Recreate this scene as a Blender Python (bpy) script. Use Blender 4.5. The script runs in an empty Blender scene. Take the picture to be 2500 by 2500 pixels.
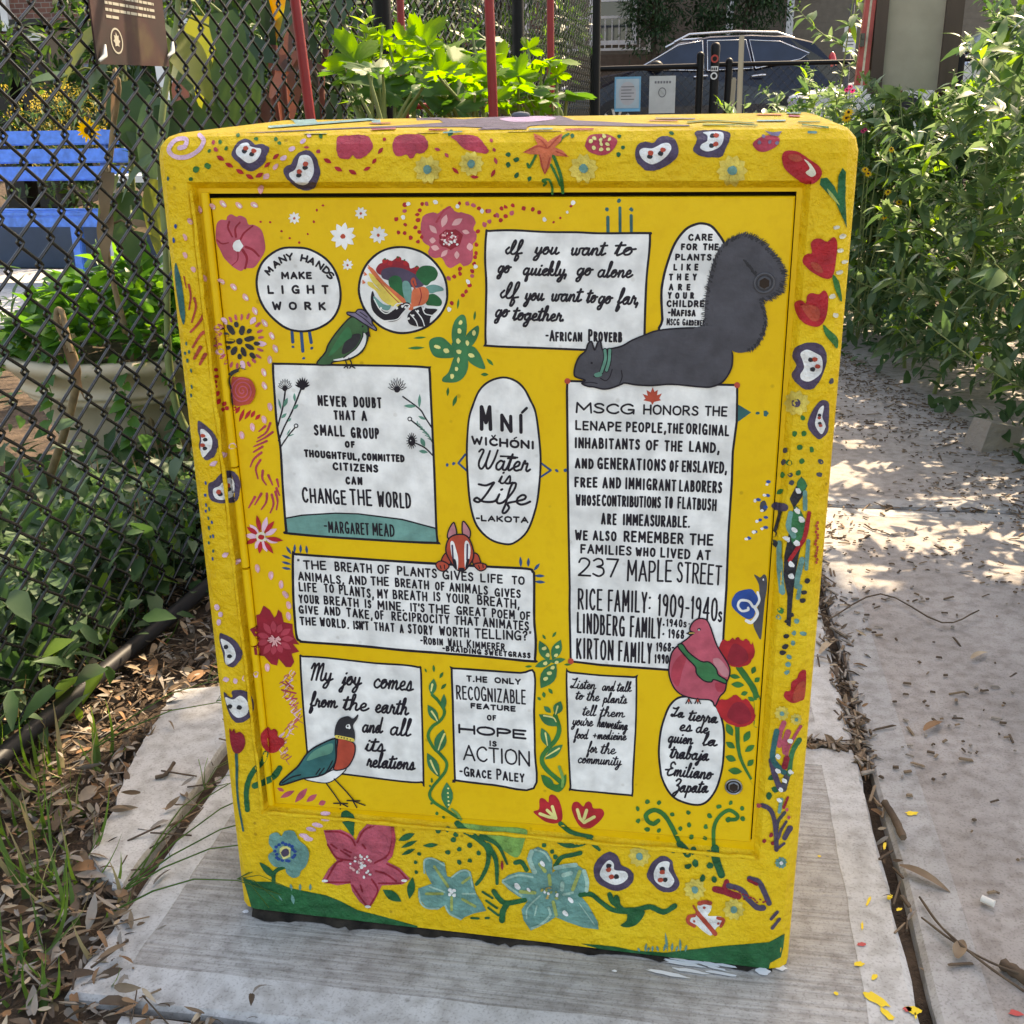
import bpy, bmesh, math, random
from math import sin, cos, pi, radians, sqrt, atan2
from mathutils import Vector, Matrix, Euler
from mathutils.bvhtree import BVHTree
from mathutils.geometry import tessellate_polygon
random.seed(11)
scene = bpy.context.scene
COL = scene.collection

# ------------------------------------------------------------------ camera, sky, sun, exposure
CAM_F = 2678.5                       # focal length in pixels of the 2500 px frame
cam_data = bpy.data.cameras.new("camera")
cam_data.sensor_width = 36.0
cam_data.lens = 36.0 * CAM_F / 2500.0
cam_data.clip_start, cam_data.clip_end = 0.02, 400.0
cam = bpy.data.objects.new("camera", cam_data)
COL.objects.link(cam)
cam.location = (0.471105, -0.976913, 0.859316)
cam.rotation_euler = [radians(a) for a in (70.50458962, 0.77332352, 9.2900054)]
scene.camera = cam
CAM_R = Euler(cam.rotation_euler).to_matrix()
CAM_O = Vector(cam.location)

SUN_AZ, SUN_EL = 28.0, 47.0          # degrees: azimuth from +y towards +x, elevation
world = bpy.data.worlds.new("World")
scene.world = world
world.use_nodes = True
wn = world.node_tree
sky = wn.nodes.new("ShaderNodeTexSky")
sky.sky_type = 'NISHITA'
sky.sun_disc = False
sky.sun_elevation = radians(SUN_EL)
sky.sun_rotation = radians(SUN_AZ)
sky.air_density, sky.dust_density, sky.ozone_density = 1.0, 2.0, 1.0
wn.links.new(sky.outputs[0], wn.nodes["Background"].inputs[0])
wn.nodes["Background"].inputs[1].default_value = 0.15
sun_data = bpy.data.lights.new("sun", 'SUN')
sun_data.energy = 3.3
sun_data.angle = radians(0.53)
sun_data.color = (1.0, 0.93, 0.82)
sun = bpy.data.objects.new("sun", sun_data)
COL.objects.link(sun)
SUN_D = Vector((sin(radians(SUN_AZ)) * cos(radians(SUN_EL)), cos(radians(SUN_AZ)) * cos(radians(SUN_EL)), sin(radians(SUN_EL))))
sun.rotation_euler = SUN_D.to_track_quat('Z', 'Y').to_euler()
vs = scene.view_settings
vs.view_transform, vs.look, vs.gamma, vs.exposure = 'Standard', 'None', 1.0, 1.86
vs.use_curve_mapping = False
vs.use_white_balance = True
vs.white_balance_temperature, vs.white_balance_tint = 9100, 13

# ------------------------------------------------------------------ materials
MATS = {}
def mat(name, col, rough=0.7, var=0.10, scale=9.0, bump=0.0, bscale=120.0, trans=0.0, spec=0.3, metal=0.0, col2=None, detail=4.0, bdist=0.002, stretch=None):
    """A principled material whose colour wanders a little with a noise; optional bump relief and leaf translucency."""
    if name in MATS: return MATS[name]
    m = bpy.data.materials.new(name); m.use_nodes = True
    nt = m.node_tree; b = nt.nodes["Principled BSDF"]
    b.inputs["Roughness"].default_value = rough
    b.inputs["Metallic"].default_value = metal
    b.inputs["Specular IOR Level"].default_value = spec
    tc = nt.nodes.new("ShaderNodeTexCoord"); src = tc.outputs["Object"]
    if stretch:
        mp = nt.nodes.new("ShaderNodeMapping"); mp.inputs["Scale"].default_value = stretch
        nt.links.new(src, mp.inputs[0]); src = mp.outputs[0]
    nz = nt.nodes.new("ShaderNodeTexNoise"); nz.inputs["Scale"].default_value = scale; nz.inputs["Detail"].default_value = detail
    nt.links.new(src, nz.inputs["Vector"])
    rp = nt.nodes.new("ShaderNodeValToRGB")
    c2 = col2 or [min(1.0, c * (1 + var)) for c in col]
    c1 = col if col2 else [c * (1 - var) for c in col]
    rp.color_ramp.elements[0].position, rp.color_ramp.elements[1].position = 0.32, 0.68
    rp.color_ramp.elements[0].color = (*c1, 1); rp.color_ramp.elements[1].color = (*c2, 1)
    nt.links.new(nz.outputs["Fac"], rp.inputs[0]); nt.links.new(rp.outputs[0], b.inputs["Base Color"])
    if bump:
        bn = nt.nodes.new("ShaderNodeTexNoise"); bn.inputs["Scale"].default_value = bscale; bn.inputs["Detail"].default_value = 6.0
        nt.links.new(src, bn.inputs["Vector"])
        bp = nt.nodes.new("ShaderNodeBump"); bp.inputs["Strength"].default_value = bump; bp.inputs["Distance"].default_value = bdist
        bn.inputs["Roughness"].default_value = .6
        nt.links.new(bn.outputs["Fac"], bp.inputs["Height"]); nt.links.new(bp.outputs[0], b.inputs["Normal"])
    if trans:
        tr = nt.nodes.new("ShaderNodeBsdfTranslucent"); mx = nt.nodes.new("ShaderNodeMixShader")
        hs = nt.nodes.new("ShaderNodeHueSaturation"); hs.inputs["Hue"].default_value = 0.475; hs.inputs["Saturation"].default_value = 1.15; hs.inputs["Value"].default_value = 2.6
        nt.links.new(rp.outputs[0], hs.inputs["Color"]); nt.links.new(hs.outputs[0], tr.inputs[0])
        mx.inputs[0].default_value = trans
        nt.links.new(b.outputs[0], mx.inputs[1]); nt.links.new(tr.outputs[0], mx.inputs[2])
        nt.links.new(mx.outputs[0], nt.nodes["Material Output"].inputs[0])
    MATS[name] = m
    return m

def age(m, amount=.5, dirt=(.55, .50, .42), scale=(16, 16, 5), speck=0.0):
    """Old paint: faint vertical runs, rubbed patches and small specks of dirt over a material's colour."""
    nt = m.node_tree; b = nt.nodes["Principled BSDF"]; sock = b.inputs["Base Color"].links[0].from_socket
    tc = nt.nodes.new("ShaderNodeTexCoord"); mp = nt.nodes.new("ShaderNodeMapping"); mp.inputs["Scale"].default_value = scale; nt.links.new(tc.outputs["Object"], mp.inputs[0])
    def layer(sock, fac, lo, hi, k, col):
        rp = nt.nodes.new("ShaderNodeValToRGB"); rp.color_ramp.elements[0].position, rp.color_ramp.elements[1].position = lo, hi
        rp.color_ramp.elements[0].color = (*col, 1); rp.color_ramp.elements[1].color = (1, 1, 1, 1); nt.links.new(fac, rp.inputs[0])
        mx = nt.nodes.new("ShaderNodeMix"); mx.data_type = 'RGBA'; mx.blend_type = 'MULTIPLY'; mx.inputs[0].default_value = k
        nt.links.new(sock, mx.inputs[6]); nt.links.new(rp.outputs[0], mx.inputs[7]); return mx.outputs[2]
    n = nt.nodes.new("ShaderNodeTexNoise"); n.inputs["Scale"].default_value = 1.0; n.inputs["Detail"].default_value = 9; n.inputs["Roughness"].default_value = .65; nt.links.new(mp.outputs[0], n.inputs["Vector"])
    sock = layer(sock, n.outputs["Fac"], .36, .60, amount, dirt)
    n2 = nt.nodes.new("ShaderNodeTexNoise"); n2.inputs["Scale"].default_value = 95; n2.inputs["Detail"].default_value = 5; nt.links.new(tc.outputs["Object"], n2.inputs["Vector"])
    sock = layer(sock, n2.outputs["Fac"], .34, .5, amount*.7, dirt)
    if speck:
        v = nt.nodes.new("ShaderNodeTexVoronoi"); v.inputs["Scale"].default_value = 38; nt.links.new(tc.outputs["Object"], v.inputs["Vector"])
        sock = layer(sock, v.outputs["Distance"], .05, .10, speck, (.25, .18, .10))
    nt.links.new(sock, b.inputs["Base Color"])
    return m
# ------------------------------------------------------------------ mesh collecting
class MB:
    """Collects vertices and faces (with a material index) of ONE mesh object."""
    def __init__(s): s.v, s.f, s.m = [], [], []
    def face(s, pts, mi=0):
        n = len(s.v); s.v += [tuple(p) for p in pts]; s.f.append(tuple(range(n, n + len(pts)))); s.m.append(mi)
    def grid(s, rows, mi=0, closed=False):
        n = len(s.v); w = len(rows[0])
        for r in rows: s.v += [tuple(p) for p in r]
        for i in range(len(rows) - 1):
            for j in range(w if closed else w - 1):
                k = (j + 1) % w
                s.f.append((n + i*w + j, n + i*w + k, n + (i+1)*w + k, n + (i+1)*w + j)); s.m.append(mi)
    def box(s, c, d, mi=0, rot=None, taper=1.0):
        c = Vector(c); x, y, z = d[0]/2, d[1]/2, d[2]/2
        P = [Vector((sx*x*(taper if sz > 0 else 1), sy*y*(taper if sz > 0 else 1), sz*z)) for sz in (-1, 1) for sx, sy in ((-1,-1),(1,-1),(1,1),(-1,1))]
        if rot is not None: P = [rot @ p for p in P]
        n = len(s.v); s.v += [tuple(c + p) for p in P]
        for f in ((3,2,1,0),(4,5,6,7),(0,1,5,4),(1,2,6,5),(2,3,7,6),(3,0,4,7)):
            s.f.append(tuple(n + i for i in f)); s.m.append(mi)
    def bar(s, a, b, w, h, mi=0, up=(0,0,1)):
        a, b = Vector(a), Vector(b); d = (b - a); L = d.length; z = d.normalized(); u = Vector(up)
        if abs(z.dot(u)) > .98: u = Vector((1,0,0))
        x = u.cross(z).normalized(); y = z.cross(x)
        s.box((a + b)/2, (w, h, L), mi, Matrix((x, y, z)).transposed())
    def tube(s, pts, r, n=8, mi=0, caps=True):
        pts = [Vector(p) for p in pts]; N = len(pts)
        rr = r if isinstance(r, (list, tuple)) else [r]*N
        rows = []; x = None
        for i, p in enumerate(pts):
            t = (pts[min(i+1, N-1)] - pts[max(i-1, 0)]).normalized()
            if x is None:
                u = Vector((0,0,1)) if abs(t.z) < .9 else Vector((1,0,0)); x = u.cross(t).normalized()
            else:
                x = (x - t*x.dot(t))
                x = x.normalized() if x.length > 1e-6 else Vector((1,0,0))
            y = t.cross(x)
            rows.append([p + (x*cos(2*pi*k/n) + y*sin(2*pi*k/n))*rr[i] for k in range(n)])
        s.grid(rows, mi, True)
        if caps: s.face(list(reversed(rows[0])), mi); s.face(rows[-1], mi)
    def lathe(s, c, prof, n=32, mi=0):
        c = Vector(c)
        s.grid([[c + Vector((r*cos(2*pi*k/n), r*sin(2*pi*k/n), z)) for k in range(n)] for r, z in prof], mi, True)
    def ball(s, c, r, n=8, mi=0):
        c = Vector(c); rx, ry, rz = r if isinstance(r, (tuple, list)) else (r, r, r)
        s.grid([[c + Vector((rx*cos(2*pi*k/n)*sin(pi*j/(n//2+1)), ry*sin(2*pi*k/n)*sin(pi*j/(n//2+1)), rz*cos(pi*j/(n//2+1)))) for k in range(n)] for j in range(n//2 + 2)], mi, True)
    def leaf(s, base, d, up, L, W, mi=0, bend=0.35, fold=0.25, n=4, prof=None, tw=0.0):
        """A bent blade, folded along its midrib."""
        d = Vector(d).normalized(); up = Vector(up); x = d.cross(up)
        if x.length < 1e-4: x = d.cross(Vector((1,0.3,0)))
        x.normalize(); nrm = x.cross(d)
        if tw: x, nrm = x*cos(tw) + nrm*sin(tw), nrm*cos(tw) - x*sin(tw)
        p = Vector(base); rows = []
        for i in range(n + 1):
            t = i / n; w = (prof(t) if prof else sin(pi*min(1, t*.92 + .06))**.8) * W/2
            q = p + d*(L*t) - nrm*(bend*L*t*t)
            rows.append([q - x*w + nrm*fold*w, q, q + x*w + nrm*fold*w])
        s.grid(rows, mi)
    def build(s, name, mats, parent=None, smooth=False, root=None):
        me = bpy.data.meshes.new(name)
        o = bpy.data.objects.new(name, me); COL.objects.link(o)
        off = Vector((0,0,0))
        if parent is not None:
            o.parent = parent; q = parent
            while q.parent is not None: q = q.parent
            off = Vector(q.location) if q.type == 'EMPTY' else off
        me.from_pydata([(a[0]-off.x, a[1]-off.y, a[2]-off.z) for a in s.v], [], s.f)
        for m in (mats if isinstance(mats, (list, tuple)) else [mats]): me.materials.append(m)
        if any(s.m): me.polygons.foreach_set("material_index", s.m)
        if smooth: me.polygons.foreach_set("use_smooth", [True]*len(s.f))
        me.update()
        return o
def tag(o, label=None, cat=None, group=None, kind=None):
    if label: o["label"] = label
    if cat: o["category"] = cat
    if group: o["group"] = group
    if kind: o["kind"] = kind
    return o
def empty(name, loc, label, cat, group=None, rz=0.0):
    o = bpy.data.objects.new(name, None); COL.objects.link(o); o.location = loc; o.rotation_euler = (0, 0, rz); o.empty_display_size = .1
    return tag(o, label, cat, group)
def copy_tree(o, parent=None):
    c = o.copy(); COL.objects.link(c); c.parent = parent
    for ch in [k for k in bpy.data.objects if k.parent == o]: copy_tree(ch, c)
    return c
def rnd(a, b): return random.uniform(a, b)
# ------------------------------------------------------------------ the painted cabinet
YEL = (0.84, 0.515, 0.012)
m_yel = mat("yellow_rough_paint", YEL, .55, bump=1.0, bscale=62, col2=(.89, .60, .026), scale=14, bdist=.009)
m_yel_s = mat("yellow_smooth_paint", (.82, .50, .010), .5, bump=.18, bscale=130, col2=(.86, .55, .016), scale=7)
age(m_yel, .30, (.72, .58, .30), (12, 12, 4), .5); age(m_yel_s, .26, (.80, .68, .42), (9, 9, 3), .35)
m_gap = mat("dark_gap", (.035, .022, .015), .9)
m_crust = mat("dark_mortar_crust", (.006, .005, .0045), .95, bump=1, bscale=90, col2=(.035, .028, .022), scale=50)
cabinet = empty("utility_cabinet", (0.29, 0.0, 0.0), "yellow hand painted street cabinet covered in quotes, flowers and animals", "utility cabinet")
CW0, CW1, CD = -0.0205, 0.6005, 0.315
bm = bmesh.new()
zb0, zb1 = 0.0105, 0.0005
vv = [bm.verts.new(p) for p in ((CW0, 0, zb0), (CW1, 0, zb1), (CW1, CD, .004), (CW0, CD, .010), (CW0, 0, .8545), (CW1, 0, .8545), (CW1, CD, .8672), (CW0, CD, .8672))]
for f in ((3,2,1,0), (4,5,6,7), (0,1,5,4), (1,2,6,5), (2,3,7,6), (3,0,4,7)): bm.faces.new([vv[i] for i in f])
bm.edges.ensure_lookup_table()
ed = [e for e in bm.edges if (e.verts[0].co.z + e.verts[1].co.z)/2 > .02]
bmesh.ops.bevel(bm, geom=ed, offset=.021, segments=3, profile=.52, affect='EDGES', clamp_overlap=True)
bm.normal_update()
front = max(bm.faces, key=lambda f: -f.normal.y * f.calc_area())
fv = [v.co.copy() for v in front.verts]
bmesh.ops.delete(bm, geom=[front], context='FACES_ONLY')
x0, x1 = min(v.x for v in fv), max(v.x for v in fv)
L0 = sorted([v for v in bm.verts if abs(v.co.y) < 1e-5], key=lambda v: (v.co.z > .4, v.co.x if v.co.z < .4 else -v.co.x))
def px_ray(px, py): return CAM_R @ Vector(((px - 1250)/CAM_F, -(py - 1250)/CAM_F, -1))
def on_y(px, py, y=0.0):
    d = px_ray(px, py); return CAM_O + d * ((y - CAM_O.y)/d.y)
O = [on_y(*p) for p in ((641, 1985), (1850, 2096), (1974, 447), (461, 450))]      # inner edge of the rough border
G = [on_y(*p) for p in ((660, 1966), (1836, 2062), (1947, 469), (496, 474))]      # the slot round the door
def ring(a, b, mi=0):
    for i in range(4):
        f = bm.faces.new((a[i], a[(i+1) % 4], b[(i+1) % 4], b[i])); f.material_index = mi
def lay(P, y, grow=0.0):
    c = sum((Vector(p) for p in P), Vector())/4
    return [bm.verts.new((p.x + (grow if p.x > c.x else -grow), y, p.z + (grow if p.z > c.z else -grow))) for p in P]
L1 = lay(O, 0.0, .002); L2 = lay(O, .0085, -.004); L3 = lay(G, .0085); L4 = lay(G, .030)
ring(L0, L1); ring(L1, L2); ring(L2, L3, 1); ring(L3, L4, 2)
f = bm.faces.new(L4); f.material_index = 2
bmesh.ops.recalc_face_normals(bm, faces=bm.faces)
BODY_P = [v.co.copy() for v in bm.verts]; bm.verts.index_update(); BODY_F = [[v.index for v in f.verts] for f in bm.faces]
mb = MB(); mb.v = [tuple(p) for p in BODY_P]; mb.f = [tuple(f) for f in BODY_F]; mb.m = [f.material_index for f in bm.faces]
body = mb.build("body", [m_yel, m_yel_s, m_gap], cabinet)
bm.free()
# door slab
D = [on_y(*p, .0055) for p in ((670, 1962), (1832, 2057.5), (1942, 479.5), (512, 484.5))]
mb = MB()
def slab(P, y0, y1, bev):
    c = sum(P, Vector())/4
    sh = lambda p, y, g: (p.x + (g if p.x < c.x else -g), y, p.z + (g if p.z < c.z else -g))
    r = [[sh(p, y1, 0) for p in P], [sh(p, y0 + bev, 0) for p in P], [sh(p, y0, bev) for p in P]]
    mb.grid(r, 0, True); mb.face(r[2])
slab(D, .0055, .026, .0014)
door = mb.build("door", m_yel_s, cabinet)
# hinge: five knuckles of a painted rod down the left edge
HT, HB = on_y(500, 470, .0035), on_y(663, 1963, .0035)
HINGE = MB()
for a, b in ((0.0, .19), (.192, .40), (.402, .565), (.568, .70), (.702, 1.0)):
    kb = MB(); kb.tube([HT.lerp(HB, a), HT.lerp(HB, b - .001)], .0039, 10)
    kb.build("hinge_knuckle", m_yel_s, door, True); HINGE.tube([HT.lerp(HB, a), HT.lerp(HB, b)], .0039, 10)
# painted drips beside the hinge
m_ridge = m_yel
mb = MB()
for s0, s1, r in ((455, 470, .0022), (622, 1850, 0)): pass
a, b = on_y(466, 465, 0), on_y(640, 1975, 0)
pts = [a.lerp(b, t/40) + Vector((rnd(-.0008, .0008), 0, 0)) for t in range(41)]
mb.tube(pts, [rnd(.0014, .0026) for _ in pts], 7)
a, b = on_y(655, 1984, 0), on_y(1842, 2094, 0)
pts = [a.lerp(b, t/40) + Vector((0, 0, rnd(-.0009, .0009))) for t in range(41)]
mb.tube(pts, [rnd(.0016, .003) for _ in pts], 7)
mb.build("paint_ridge", m_yel, body, True)
# lock sockets
m_steel = mat("steel", (.32, .33, .34), .32, metal=.9, var=.2, scale=40)
m_dgrey = mat("grey_painted_steel", (.09, .09, .10), .5, var=.2, scale=60)
def lock(px, py, grey):
    c = on_y(px, py, .004)
    k = MB(); n = 28
    def rg(r, y): return [Vector((c.x + r*cos(2*pi*i/n), y + .005, c.z + r*sin(2*pi*i/n))) for i in range(n)]
    k.grid([rg(.0088, .0006), rg(.0090, -.0016), rg(.0080, -.0026), rg(.0072, -.0014), rg(.0068, .0003)], 0, True)
    k.face(list(reversed(rg(.0068, .0003))), 2)
    ring_o = k.build("lock_socket", [m_dgrey if grey else m_steel, m_steel, m_gap], door, True, None)
    k = MB()
    st = [Vector((c.x + (r := .0047 if i % 2 else .0040)*cos(2*pi*i/12), .0028, c.z + r*sin(2*pi*i/12))) for i in range(12)]
    k.grid([rg(.0060, -.0002), rg(.0058, -.0016), rg(.0050, -.0022)], 0, True)
    k.face(list(reversed(rg(.0050, -.0022))), 0)
    k.grid([[p + Vector((0, -.0001, 0)) for p in st], [p + Vector((0, -.0008, 0)) for p in st]], 1, True); k.face([p + Vector((0, -.0008, 0)) for p in reversed(st)], 1)
    k.build("lock_bolt", [m_dgrey if grey else m_steel, m_gap], door, True)
lock(1866, 691, True); lock(1791, 1921, False)
# mortar under the front edge
mb = MB(); rows = []
for i in range(90):
    t = i/89; x = CW0 + .016 + (CW1 - CW0 - .034)*t; zt = .0105 - .0098*t + rnd(-.002, .0012)
    rows.append([(x, -.0015 - rnd(0, .004)*(1 + sin(x*70)), 0.0006), (x, .0005 - rnd(0, .002), zt*.5), (x, .004, zt + .001), (x, .02, zt + .001)])
mb.grid(rows)
mb.build("mortar_crust", m_crust, cabinet, True)
# small spiral coin / stone lying on the top is separate (see below)

# surfaces the paint lies on
PV, PF = [], []
def add_surface(V, F):
    n = len(PV); PV.extend(Vector(v) for v in V); PF.extend([i + n for i in f] for f in F)
add_surface(BODY_P, BODY_F)
off = Vector(cabinet.location)
add_surface([v.co + off for v in door.data.vertices], [list(p.vertices) for p in door.data.polygons])
add_surface(HINGE.v, HINGE.f)
BVH = BVHTree.FromPolygons(PV, PF)
def surf(px, py, lift):
    d = px_ray(px, py).normalized()
    loc, nrm, idx, dist = BVH.ray_cast(CAM_O, d)
    if loc is None:
        q = on_y(px, py); loc, nrm, idx, dist = BVH.find_nearest(q)
    if nrm.dot(d) > 0: nrm = -nrm
    if loc.y > .016 and nrm.y < -.5: loc = on_y(px, py, .0055)      # never paint inside the slot
    return loc + nrm*lift
# ------------------------------------------------------------------ paint: flat coats laid on the cabinet's real surface
PAL = dict(
    white=(.80, .80, .78), black=(.012, .009, .016), grey=(.072, .072, .086), dgrey=(.03, .03, .036), purple=(.085, .062, .11), lav=(.20, .17, .26),
    pink=(.56, .10, .145), rose=(.50, .055, .085), wine=(.33, .018, .035), red=(.50, .022, .030), ored=(.52, .075, .042), lpink=(.78, .40, .40), orange=(.74, .17, .075),
    green=(.028, .19, .040), dgreen=(.008, .13, .045), lgreen=(.20, .42, .10), teal=(.14, .34, .30), dteal=(.022, .14, .14), lteal=(.34, .55, .46), seed=(.76, .70, .26), pale=(.80, .62, .12),
    blue=(.022, .085, .22), rblue=(.012, .075, .32), tan=(.6, .42, .12), cream=(.72, .68, .52), bird=(.045, .14, .055), lilac=(.78, .50, .62), salmon=(.60, .24, .27), ygreen=(.35, .42, .12), mauve=(.21, .15, .17))
PAL['yel'] = (.84, .56, .012); PAL['scarf'] = (.10, .30, .22); PAL['forest'] = (.030, .20, .075)
def pmat(c, rough):
    nm = "paint_%s_on_rough" % c if rough else "paint_%s" % c
    if nm in MATS: return MATS[nm]
    m = mat(nm, PAL[c], .55, var=.22, scale=60, bump=1.0, bscale=62, bdist=.009, detail=8) if rough else mat(nm, PAL[c], .5, var=.18, scale=48, bump=.35, bscale=150, detail=8)
    if c in ('white', 'cream', 'seed', 'lpink', 'lilac'): age(m, .10, (.78, .74, .66), (22, 22, 7), .2)
    elif c != 'black': age(m, .45, (.66, .62, .62), (26, 26, 60) if not rough else (40, 40, 18))
    return m
def spline(P, closed=False, k=5):
    n = len(P)
    if n < 3: return [Vector((p[0], p[1])) for p in P]
    out = []; P = [Vector((p[0], p[1])) for p in P]
    for i in range(n if closed else n - 1):
        p1, p2 = P[i], P[(i+1) % n]
        p0 = P[(i-1) % n] if closed or i > 0 else p1*2 - p2
        p3 = P[(i+2) % n] if closed or i < n - 2 else p2*2 - p1
        for j in range(k):
            t = j/k
            out.append(.5*((2*p1) + (p2 - p0)*t + (2*p0 - 5*p1 + 4*p2 - p3)*t*t + (3*p1 - p0 - 3*p2 + p3)*t**3))
    if not closed: out.append(P[-1])
    return out
TILE = dict(A=(500,470), B=(983,470), C=(1466,470), D=(500,953), E=(983,953), F=(1466,953), G=(500,1436), H=(983,1436), I=(1466,1436), J=(583,1900), K=(1066,1900), L=(1500,1900),
            M=(400,260), N=(883,260), O=(1366,260), P=(1849,260), Q=(1849,743), R=(1820,1180), S=(390,420), U=(430,900), V=(1790,1600), W=(500,1750), Y=(820,1800))
def T(t, x, y):
    o = TILE[t]; k = 2.2609 if t == 'Y' else 4.0
    return Vector((o[0] + x/k, o[1] + y/k))
def up_at(p):          # the picture direction of "up the cabinet" at a point
    d = Vector((p.x - 1378, p.y - 8880)); return d.normalized()

class Paint:
    def __init__(s, name, parent, label=None, lay=0, rough=False, fine=None):
        s.name, s.parent, s.label, s.lay, s.rough = name, parent, label, lay, rough
        s.mb, s.mats, s.n = MB(), [], 0; s.fine = rough if fine is None else fine
    def mi(s, c):
        if c not in s.mats: s.mats.append(c)
        return s.mats.index(c)
    def lift(s, L): s.n += 1; return (.0006 if s.fine else .00022) + (s.lay*4 + L)*(.00028 if s.fine else .00009) + (s.n % 23)*.0000022
    def _tri(s, P, c, L, fine=None):
        """P: outline in picture pixels -> triangles laid on the surface."""
        mi = s.mi(c); lf = s.lift(L)
        if fine is None: fine = s.fine
        try: tris = tessellate_polygon([[Vector((p.x, p.y, 0)) for p in P]])
        except Exception: return
        if not fine:
            n = len(s.mb.v); s.mb.v += [tuple(surf(p.x, p.y, lf)) for p in P]
            for t in tris:
                s.mb.f.append(tuple(n + i for i in t)); s.mb.m.append(mi)
            return
        cache = {}
        def vid(p):
            k = (round(p.x, 2), round(p.y, 2))
            if k not in cache: cache[k] = len(s.mb.v); s.mb.v.append(tuple(surf(p.x, p.y, lf)))
            return cache[k]
        todo = [(P[a], P[b], P[cc]) for a, b, cc in tris]; dep = 0
        mx = max([max((a-b).length, (b-d).length, (d-a).length) for a, b, d in todo] or [0])
        while mx > 5 and dep < 5 and len(todo) < 6000:
            nt = []
            for a, b, d in todo:
                ab, bd, da = (a+b)/2, (b+d)/2, (d+a)/2
                nt += [(a, ab, da), (ab, b, bd), (da, bd, d), (ab, bd, da)]
            todo = nt; mx /= 2; dep += 1
        for a, b, d in todo:
            f = (vid(a), vid(b), vid(d))
            if len(set(f)) == 3: s.mb.f.append(f); s.mb.m.append(mi)
    def poly(s, t, pts, c, L=0, smooth=True, jit=0.0):
        P = [T(t, *p) for p in pts]
        if smooth: P = spline(P, True, 4)
        if jit: P = [p + Vector((rnd(-jit, jit), rnd(-jit, jit))) for p in P]
        s._tri(P, c, L)
        return s
    def blob(s, t, x, y, rx, ry, c, ang=0.0, L=0, wob=.12, n=10):
        P = []
        for i in range(n):
            a = 2*pi*i/n; k = 1 + rnd(-wob, wob); u, v = rx*cos(a)*k, ry*sin(a)*k
            P.append(T(t, x + u*cos(ang) - v*sin(ang), y + u*sin(ang) + v*cos(ang)))
        s._tri(P, c, L, False)
        return s
    def dots(s, t, pts, r, c, L=0, asp=1.0, ang=None, wob=.18):
        for p in pts: s.blob(t, p[0], p[1], r*rnd(.85, 1.15), r*asp*rnd(.85, 1.15), c, rnd(0, pi) if ang is None else ang, L, wob, 8)
        return s
    def dab(s, t, a, b, w, c, L=0, bulge=.5):
        """A leaf-shaped stroke from a to b, w wide."""
        a, b = Vector(a), Vector(b); d = b - a; nn = Vector((-d.y, d.x)).normalized()
        P = [a + d*u + nn*(w/2*sin(pi*(u**(.5/bulge if bulge < .5 else 1)))*sg) for sg, us in ((1, [0, .12, .28, .45, .62, .8, .93]), (-1, [1, .9, .75, .6, .42, .25, .1])) for u in us]
        s._tri([T(t, *p) for p in P], c, L)
        return s
    def ribbon(s, P, w, c, L=0, closed=False, cap=True, taper=0.0):
        """P in picture pixels, w in pixels: one mitred strip with round ends."""
        Q = [P[0]]
        for p in P[1:]:
            if (p - Q[-1]).length > .25: Q.append(p)
        P = Q; n = len(P)
        if n < 2: return s
        if not closed and cap:
            for i in range(1, n - 1):
                if (P[i] - P[i-1]).normalized().dot((P[i+1] - P[i]).normalized()) < .35:
                    s.ribbon(P[:i+1], w, c, L, False, True, taper); return s.ribbon(P[i:], w, c, L, False, True, taper)
        mi = s.mi(c); lf = s.lift(L); left, right = [], []
        for i in range(n):
            a = P[(i-1) % n] if closed or i > 0 else P[i]; b = P[(i+1) % n] if closed or i < n-1 else P[i]
            d1 = (P[i] - a); d2 = (b - P[i])
            d1 = d1.normalized() if d1.length > 1e-6 else d2.normalized()
            d2 = d2.normalized() if d2.length > 1e-6 else d1
            t = d1 + d2
            t = t.normalized() if t.length > .2 else d2
            nn = Vector((-t.y, t.x)); k = 1/max(.55, abs(nn.dot(Vector((-d1.y, d1.x)))))
            ww = w/2*rnd(.93, 1.07)*(1 - taper*(i/(n-1)))
            left.append(P[i] + nn*ww*k); right.append(P[i] - nn*ww*k)
        rows = []
        if cap and not closed:
            d = (P[0] - P[1]).normalized(); nn = Vector((d.y, -d.x))
            rows += [(P[0] + d*w*.48 + nn*w*.16, P[0] + d*w*.48 - nn*w*.16), (P[0] + d*w*.3 + nn*w*.4, P[0] + d*w*.3 - nn*w*.4)]
        rows += list(zip(left, right))
        if cap and not closed:
            d = (P[-1] - P[-2]).normalized(); nn = Vector((-d.y, d.x)); w2 = w*(1 - taper)
            rows += [(P[-1] + d*w2*.3 + nn*w2*.4, P[-1] + d*w2*.3 - nn*w2*.4), (P[-1] + d*w2*.48 + nn*w2*.16, P[-1] + d*w2*.48 - nn*w2*.16)]
        if closed: rows.append(rows[0])
        m = len(s.mb.v)
        for i, (a, b) in enumerate(rows):
            q = lf + i*.0000012
            s.mb.v += [tuple(surf(a.x, a.y, q)), tuple(surf(b.x, b.y, q))]
        for i in range(len(rows) - 1):
            s.mb.f.append((m + 2*i, m + 2*i + 1, m + 2*i + 3, m + 2*i + 2)); s.mb.m.append(mi)
        return s
    def line(s, t, pts, w, c, L=1, smooth=True, closed=False, taper=0.0):
        P = [T(t, *p) for p in pts]; k = 2.2609 if t == 'Y' else 4.0
        if smooth and len(P) > 2: P = spline(P, closed, 5)
        elif s.fine and len(P) == 2: P = [P[0].lerp(P[1], i/6) for i in range(7)]
        return s.ribbon(P, w/k, c, L, closed, True, taper)
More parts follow.
